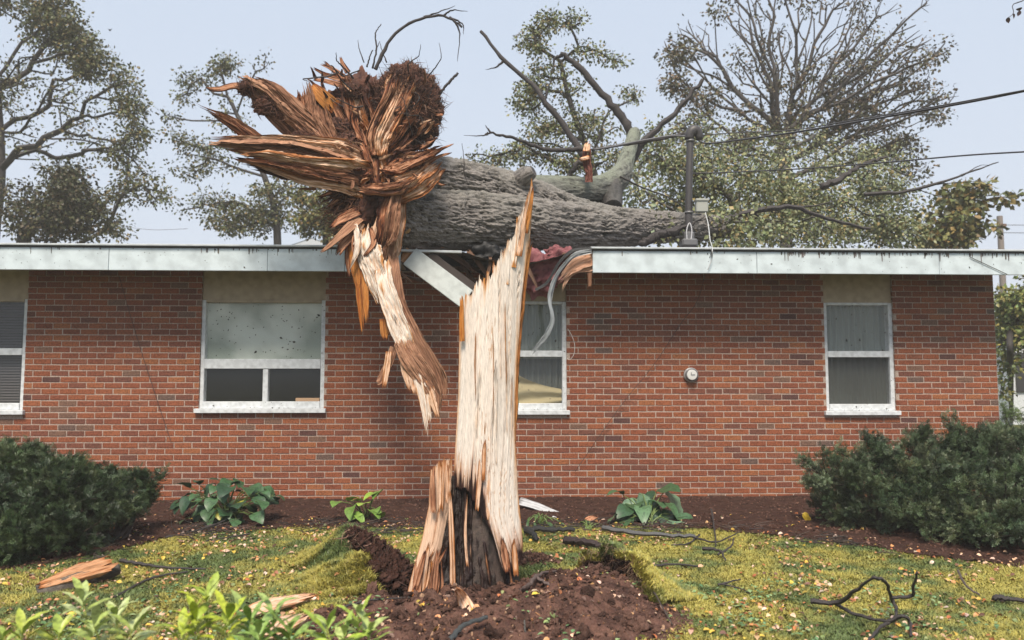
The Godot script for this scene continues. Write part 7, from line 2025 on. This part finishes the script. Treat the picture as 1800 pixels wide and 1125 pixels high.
# ---------- the far side ----------
func build_background() -> void:
	rng.seed = 91
	# neighbour's gable seen over the roof
	var a: Vector3 = Vector3(-6.732, 7.086, -22)
	var n := thing("neighbour_house", "pale roofed house far behind, its grey gable just over the roof", "house", Vector3(a.x, 0, -25))
	var s := Shape.new()
	s.box(Vector3(a.x, 2.0, -26), Vector3(6, 4.6, 7), 0.02)
	put("wall", s.flat(), M.white, n)
	var rf := Shape.new()
	var hw: float = 1.35
	var y0: float = 6.54
	rf.face(Vector3(a.x - hw * 2.4, y0 - 0.6, -22), Vector3(a.x, a.y, -22), Vector3(a.x, a.y, -30), Vector3(a.x - hw * 2.4, y0 - 0.6, -30))
	rf.face(Vector3(a.x, a.y, -22), Vector3(a.x + hw * 2.4, y0 - 0.6, -22), Vector3(a.x + hw * 2.4, y0 - 0.6, -30), Vector3(a.x, a.y, -30))
	rf.face(Vector3(a.x - hw * 2.4, y0 - 0.6, -22.02), Vector3(a.x, a.y - 0.02, -22.02), Vector3(a.x + hw * 2.4, y0 - 0.6, -22.02), Vector3(a.x, y0 - 0.7, -22.02))
	put("roof", rf.flat(), M.pale_roof, n)
	var wdw := Shape.new()
	wdw.box(Vector3(a.x, 2.6, -22.49), Vector3(1.0, 1.2, 0.06), 0.01)
	put("window", wdw.flat(), M.black, n)
	# white house and car beyond the right corner
	var h: Vector3 = Vector3(17.58, 1.604, -16)
	var w := thing("white_house", "white house far off beyond the right corner of the brick wall", "house", Vector3(h.x + 2.0, 0, -18))
	var q := Shape.new()
	q.box(Vector3(h.x + 3.2, 1.5, -19), Vector3(7, 3.4, 6), 0.02)
	put("wall", q.flat(), M.white, w)
	var r2 := Shape.new()
	r2.box(Vector3(h.x + 3.2, 3.3, -19), Vector3(7.8, 0.25, 6.8), 0.05)
	put("roof", r2.flat(), M.mast, w)
	for k in 3:
		var g := Shape.new()
		g.box(Vector3(h.x + 0.1 + 1.5 * k, 1.7, -15.98), Vector3(0.42, 1.3, 0.08), 0.01)
		put("window", g.flat(), M.black, w)
	var cp: Vector3 = Vector3(21.399, 0, -21.593)
	var car := thing("parked_car", "red car parked beside the white house at the right edge", "car", Vector3(cp.x + 1.2, 0, -12.5))
	var cb := Shape.new()
	cb.box(Vector3(cp.x + 1.9, 0.62, -12.5), Vector3(4.2, 0.62, 1.7), 0.16)
	cb.box(Vector3(cp.x + 2.0, 1.12, -12.5), Vector3(2.3, 0.5, 1.5), 0.2)
	put("body", cb.flat(), M.red_paint, car)
	for k in 2:
		var wl := Shape.new()
		var wc := Vector3(cp.x + 0.65 + 2.5 * k, 0.32, -11.68)
		wl.tube(PackedVector3Array([wc + Vector3(0, 0, -0.2), wc + Vector3(0, 0, 0.03)]), PackedFloat32Array([0.32, 0.32]), 20)
		put("wheel", wl.smooth(), M.black, car)
	var gl := Shape.new()
	gl.box(Vector3(cp.x + 2.0, 1.14, -11.74), Vector3(1.9, 0.32, 0.02), 0.008)
	put("window", gl.flat(), M.black, car)
	# hedge and kerb at the corner
	var hedge := []
	for k in 6:
		hedge.append([Vector3(9.724 + 0.45 * k, 0.758 + R(-0.03, 0.03), -5), 0.24])
	yew("low clipped hedge beyond the right end wall", Vector3(9.8, 0, -5), hedge, 23, [Color(0.07, 0.11, 0.035), Color(0.09, 0.14, 0.04)], 0.5)
	var kb := thing("path_kerb", "pale concrete kerb of the path at the right corner", "kerb", Vector3(17.515, 0, -16.587))
	var kk := Shape.new()
	kk.box(Vector3(7.805 + 2.0, 0.06, -2.2), Vector3(5.0, 0.14, 0.5), 0.02)
	put("stone", kk.flat(), M.concrete, kb)
	# utility pole with wires
	var up: Vector3 = Vector3(18.555, 7.319, -18)
	var p := thing("utility_pole", "wooden utility pole far behind the right end of the roof", "pole", Vector3(up.x, 0, -18))
	var ps := Shape.new()
	ps.tube(PackedVector3Array([Vector3(up.x, 0, -18), up]), PackedFloat32Array([0.13, 0.1]), 10, Color(0.2, 0.17, 0.15))
	put("shaft", ps.smooth(), M.plain, p)
	var arm := Shape.new()
	arm.box(up + Vector3(0, -0.35, 0.1), Vector3(0.3, 0.1, 0.1), 0.01)
	put("crossarm", arm.flat(), M.old_wood, p)
	for y in [397, 411]:
		var e := up + Vector3(0, (380.0 - y) * 0.02, 0.1)
		wire(["upper thin wire from the far utility pole", "lower thin wire from the far utility pole"][0 if y == 397 else 1], [e, e + Vector3(4, -0.15, 1.0), e + Vector3(12, 0.1, 3.0)], 0.012, Color(0.1, 0.1, 0.1))
	wire("thin wire in the sky between the two left trees", [Vector3(-8.742, 5.168, -10), Vector3(-7.99, 5.09, -10), Vector3(-7.172, 5.124, -10)], 0.006, Color(0.2, 0.2, 0.22))
	var bird := thing("bird", "tiny dark bird high in the left sky", "bird", Vector3(-13.963, 14.546, -20))
	var bd := Shape.new()
	var bp: Vector3 = Vector3(-13.963, 14.546, -20)
	blob(bd, bp, Vector3(0.035, 0.03, 0.07), 12, 8, 0.05, 60.0, [Color(0.03, 0.03, 0.03), Color(0.04, 0.04, 0.04)])
	bd.face(bp + Vector3(-0.01, 0.01, -0.03), bp + Vector3(-0.1, 0.06, -0.01), bp + Vector3(-0.11, 0.05, 0.02), bp + Vector3(-0.01, 0.01, 0.03), Color(0.03, 0.03, 0.03))
	bd.face(bp + Vector3(0.01, 0.01, -0.03), bp + Vector3(0.1, 0.06, -0.01), bp + Vector3(0.11, 0.05, 0.02), bp + Vector3(0.01, 0.01, 0.03), Color(0.03, 0.03, 0.03))
	put("body", bd.smooth(), M.plain, bird)


func materials() -> void:
	var speck := noise_tex(256, 0.06, 0.72, 1.12, Vector2.ONE, 3)
	var rough := noise_tex(256, 0.12, 0.2, 0.9, Vector2.ONE, 4)
	var leafy := noise_tex(128, 0.09, 0.75, 1.2, Vector2.ONE, 7)
	var grain := noise_tex(512, 0.09, 0.78, 1.06, Vector2(1.0, 0.05), 5, 5)
	var cloudy := noise_tex(256, 0.02, 0.88, 1.04, Vector2.ONE, 6, 5)
	M.leaf_tex = leafy
	M.brick = mat(Color.WHITE, 0.72, {"tex": speck, "tri": 3.1, "bump": rough, "bump_cm": 0.25, "spec": 0.35})
	M.mortar = mat(Color(0.46, 0.36, 0.3), 0.9, {"tex": speck, "tri": 4.3, "bump": rough, "bump_cm": 0.3})
	M.soil = mat(Color.WHITE, 0.95, {"tex": speck, "tri": 5.0, "bump": rough, "bump_cm": 1.2, "spec": 0.25})
	M.lawn = mat(Color.WHITE, 0.95, {"tex": speck, "tri": 4.0, "spec": 0.2})
	M.wood = mat(Color.WHITE, 0.72, {"tex": grain, "uv": Vector3(5, 5, 1), "bump": grain, "bump_cm": 0.35, "spec": 0.3})
	M.wood_plain = mat(Color.WHITE, 0.75, {"spec": 0.35})
	M.charred = mat(Color.WHITE, 0.5, {"bump": rough, "tri": 6.0, "bump_cm": 0.6, "spec": 0.5})
	M.bark = mat(Color.WHITE, 0.6, {"tex": speck, "tri": 6.0, "bump": rough, "bump_cm": 0.8, "spec": 0.5})
	M.bark_plain = mat(Color.WHITE, 0.7, {"tex": speck, "tri": 7.0, "bump": rough, "bump_cm": 0.5})
	M.fascia = mat(Color(0.6, 0.68, 0.72), 0.45, {"tex": cloudy, "tri": 0.9, "spec": 0.4})
	M.fascia_dirty = mat(Color(0.5, 0.54, 0.53), 0.5, {"tex": cloudy, "tri": 2.0})
	M.flashing = mat(Color(0.5, 0.53, 0.55), 0.4, {"tex": cloudy, "tri": 1.3})
	M.white = mat(Color(0.66, 0.69, 0.71), 0.5, {"tex": cloudy, "tri": 2.6, "spec": 0.4})
	M.beige = mat(Color(0.42, 0.34, 0.24), 0.6, {"tex": cloudy, "tri": 1.7})
	M.tan = mat(Color(0.45, 0.28, 0.16), 0.7)
	M.soffit = mat(Color(0.4, 0.37, 0.3), 0.8)
	M.roof = mat(Color(0.14, 0.14, 0.145), 0.9, {"tex": speck, "tri": 2.0})
	M.membrane = mat(Color(0.15, 0.16, 0.17), 0.6, {"tex": speck, "tri": 3.0, "bump": rough, "bump_cm": 0.5})
	M.dark_wood = mat(Color(0.035, 0.025, 0.022), 0.8)
	M.old_wood = mat(Color(0.17, 0.1, 0.07), 0.8, {"tex": speck, "tri": 5.0})
	M.black = mat(Color(0.02, 0.02, 0.02), 0.6)
	M.plain = mat(Color.WHITE, 0.6)
	M.room = mat(Color(0.035, 0.03, 0.03), 0.9)
	M.curtain = mat(Color(0.2, 0.225, 0.2), 0.9)
	M.dark_curtain = mat(Color(0.1, 0.11, 0.1), 0.9)
	M.screen = mat(Color(0.03, 0.03, 0.032), 0.8)
	M.screen.transparency = BaseMaterial3D.TRANSPARENCY_ALPHA
	M.screen.albedo_color.a = 0.5
	M.tan_cloth = mat(Color(0.34, 0.29, 0.17), 0.9)
	M.blind = mat(Color(0.045, 0.04, 0.045), 0.6)
	M.fluff = mat(Color(0.66, 0.62, 0.64), 1.0, {"bump": rough, "tri": 7.0, "bump_cm": 1.0, "spec": 0.1})
	M.glass = StandardMaterial3D.new()
	M.glass.transparency = BaseMaterial3D.TRANSPARENCY_ALPHA
	M.glass.albedo_color = Color(0.9, 0.95, 0.93, 0.015)
	M.glass.roughness = 0.06
	M.glass.cull_mode = BaseMaterial3D.CULL_DISABLED
	M.leaf = mat(Color.WHITE, 0.55, {"back": Color(0.3, 0.3, 0.3)})
	M.leaf_bits = mat(Color.WHITE, 0.6)
	M.litter = mat(Color.WHITE, 0.55, {"back": Color(0.12, 0.12, 0.12)})
	M.needle = mat(Color.WHITE, 0.5, {"back": Color(0.15, 0.15, 0.15)})
	M.grass = mat(Color.WHITE, 0.5, {"back": Color(0.35, 0.35, 0.35)})
	M.stem = mat(Color.WHITE, 0.5)
	M.steel = mat(Color(0.42, 0.42, 0.42), 0.4, {"metal": 0.5})
	M.steel_dark = mat(Color(0.16, 0.16, 0.165), 0.45, {"metal": 0.4})
	M.cap_face = mat(Color(0.6, 0.6, 0.58), 0.25, {"coat": 0.6})
	M.mast = mat(Color(0.05, 0.046, 0.048), 0.5)
	M.box_grey = mat(Color(0.34, 0.35, 0.32), 0.6)
	M.pale_roof = mat(Color(0.5, 0.53, 0.57), 0.8)
	M.red_paint = mat(Color(0.45, 0.03, 0.035), 0.25, {"coat": 0.8})
	M.concrete = mat(Color(0.42, 0.41, 0.4), 0.9, {"tex": speck, "tri": 2.0})


func _ready() -> void:
	# camera
	var cam := Camera3D.new()
	cam.name = "camera"
	cam.position = Vector3(0, 1.4, 9.5)
	cam.rotation = Vector3(deg_to_rad(4.43), deg_to_rad(-2.2), 0)
	cam.fov = 43.779
	var lens := CameraAttributesPhysical.new()      # about a 30 mm lens, focused on the stump
	lens.frustum_focal_length = 29.87
	lens.frustum_near = 0.05
	lens.frustum_far = 900.0
	lens.exposure_aperture = 2.2
	lens.frustum_focus_distance = 7.2
	cam.attributes = lens
	cam.near = 0.05
	cam.far = 900.0
	add_child(cam)
	cam.current = true
	# sky
	var env := Environment.new()
	var skym := ProceduralSkyMaterial.new()
	skym.sky_top_color = Color(0.164, 0.191, 0.234).linear_to_srgb()
	skym.sky_horizon_color = Color(0.218, 0.238, 0.268).linear_to_srgb()
	skym.sky_curve = 0.2
	skym.ground_horizon_color = Color(0.1, 0.1, 0.1).linear_to_srgb()
	skym.ground_bottom_color = Color(0.12, 0.11, 0.08).linear_to_srgb()
	var sky := Sky.new()
	sky.sky_material = skym
	env.background_mode = Environment.BG_SKY
	env.sky = sky
	env.background_energy_multiplier = 1.0
	env.tonemap_mode = Environment.TONE_MAPPER_LINEAR
	env.tonemap_exposure = 3.7
	env.fog_enabled = true
	env.fog_density = 0.003
	env.fog_light_color = Color(0.93, 0.92, 0.9)
	env.sdfgi_enabled = true
	env.ssao_enabled = true
	env.ssil_enabled = true
	var we := WorldEnvironment.new()
	we.name = "world_environment"
	we.environment = env
	add_child(we)
	# light through the overcast, from behind the camera and high
	var sun := DirectionalLight3D.new()
	sun.name = "sun"
	sun.light_energy = 0.5
	sun.light_color = Color(1.0, 0.95, 0.88)
	sun.light_angular_distance = 19.0
	sun.shadow_enabled = true
	sun.rotation = Vector3(deg_to_rad(-56), deg_to_rad(-9), 0)
	sun.sky_mode = DirectionalLight3D.SKY_MODE_LIGHT_ONLY
	add_child(sun)

	rng.seed = 7
	nz.seed = 3
	nz.frequency = 0.01
	ridge.seed = 5
	ridge.noise_type = FastNoiseLite.TYPE_SIMPLEX_SMOOTH
	ridge.fractal_type = FastNoiseLite.FRACTAL_RIDGED
	ridge.fractal_octaves = 3
	ridge.frequency = 0.085
	fbm.seed = 9
	fbm.frequency = 0.018
	materials()
	build_ground()
	rng.seed = 2
	build_house()
	rng.seed = 3
	build_fallen_tree()
	rng.seed = 4
	build_stump()
	build_trees()
	build_bushes()
	build_background()
	build_lawn()
	build_plants()
	build_debris()
	build_fixtures()
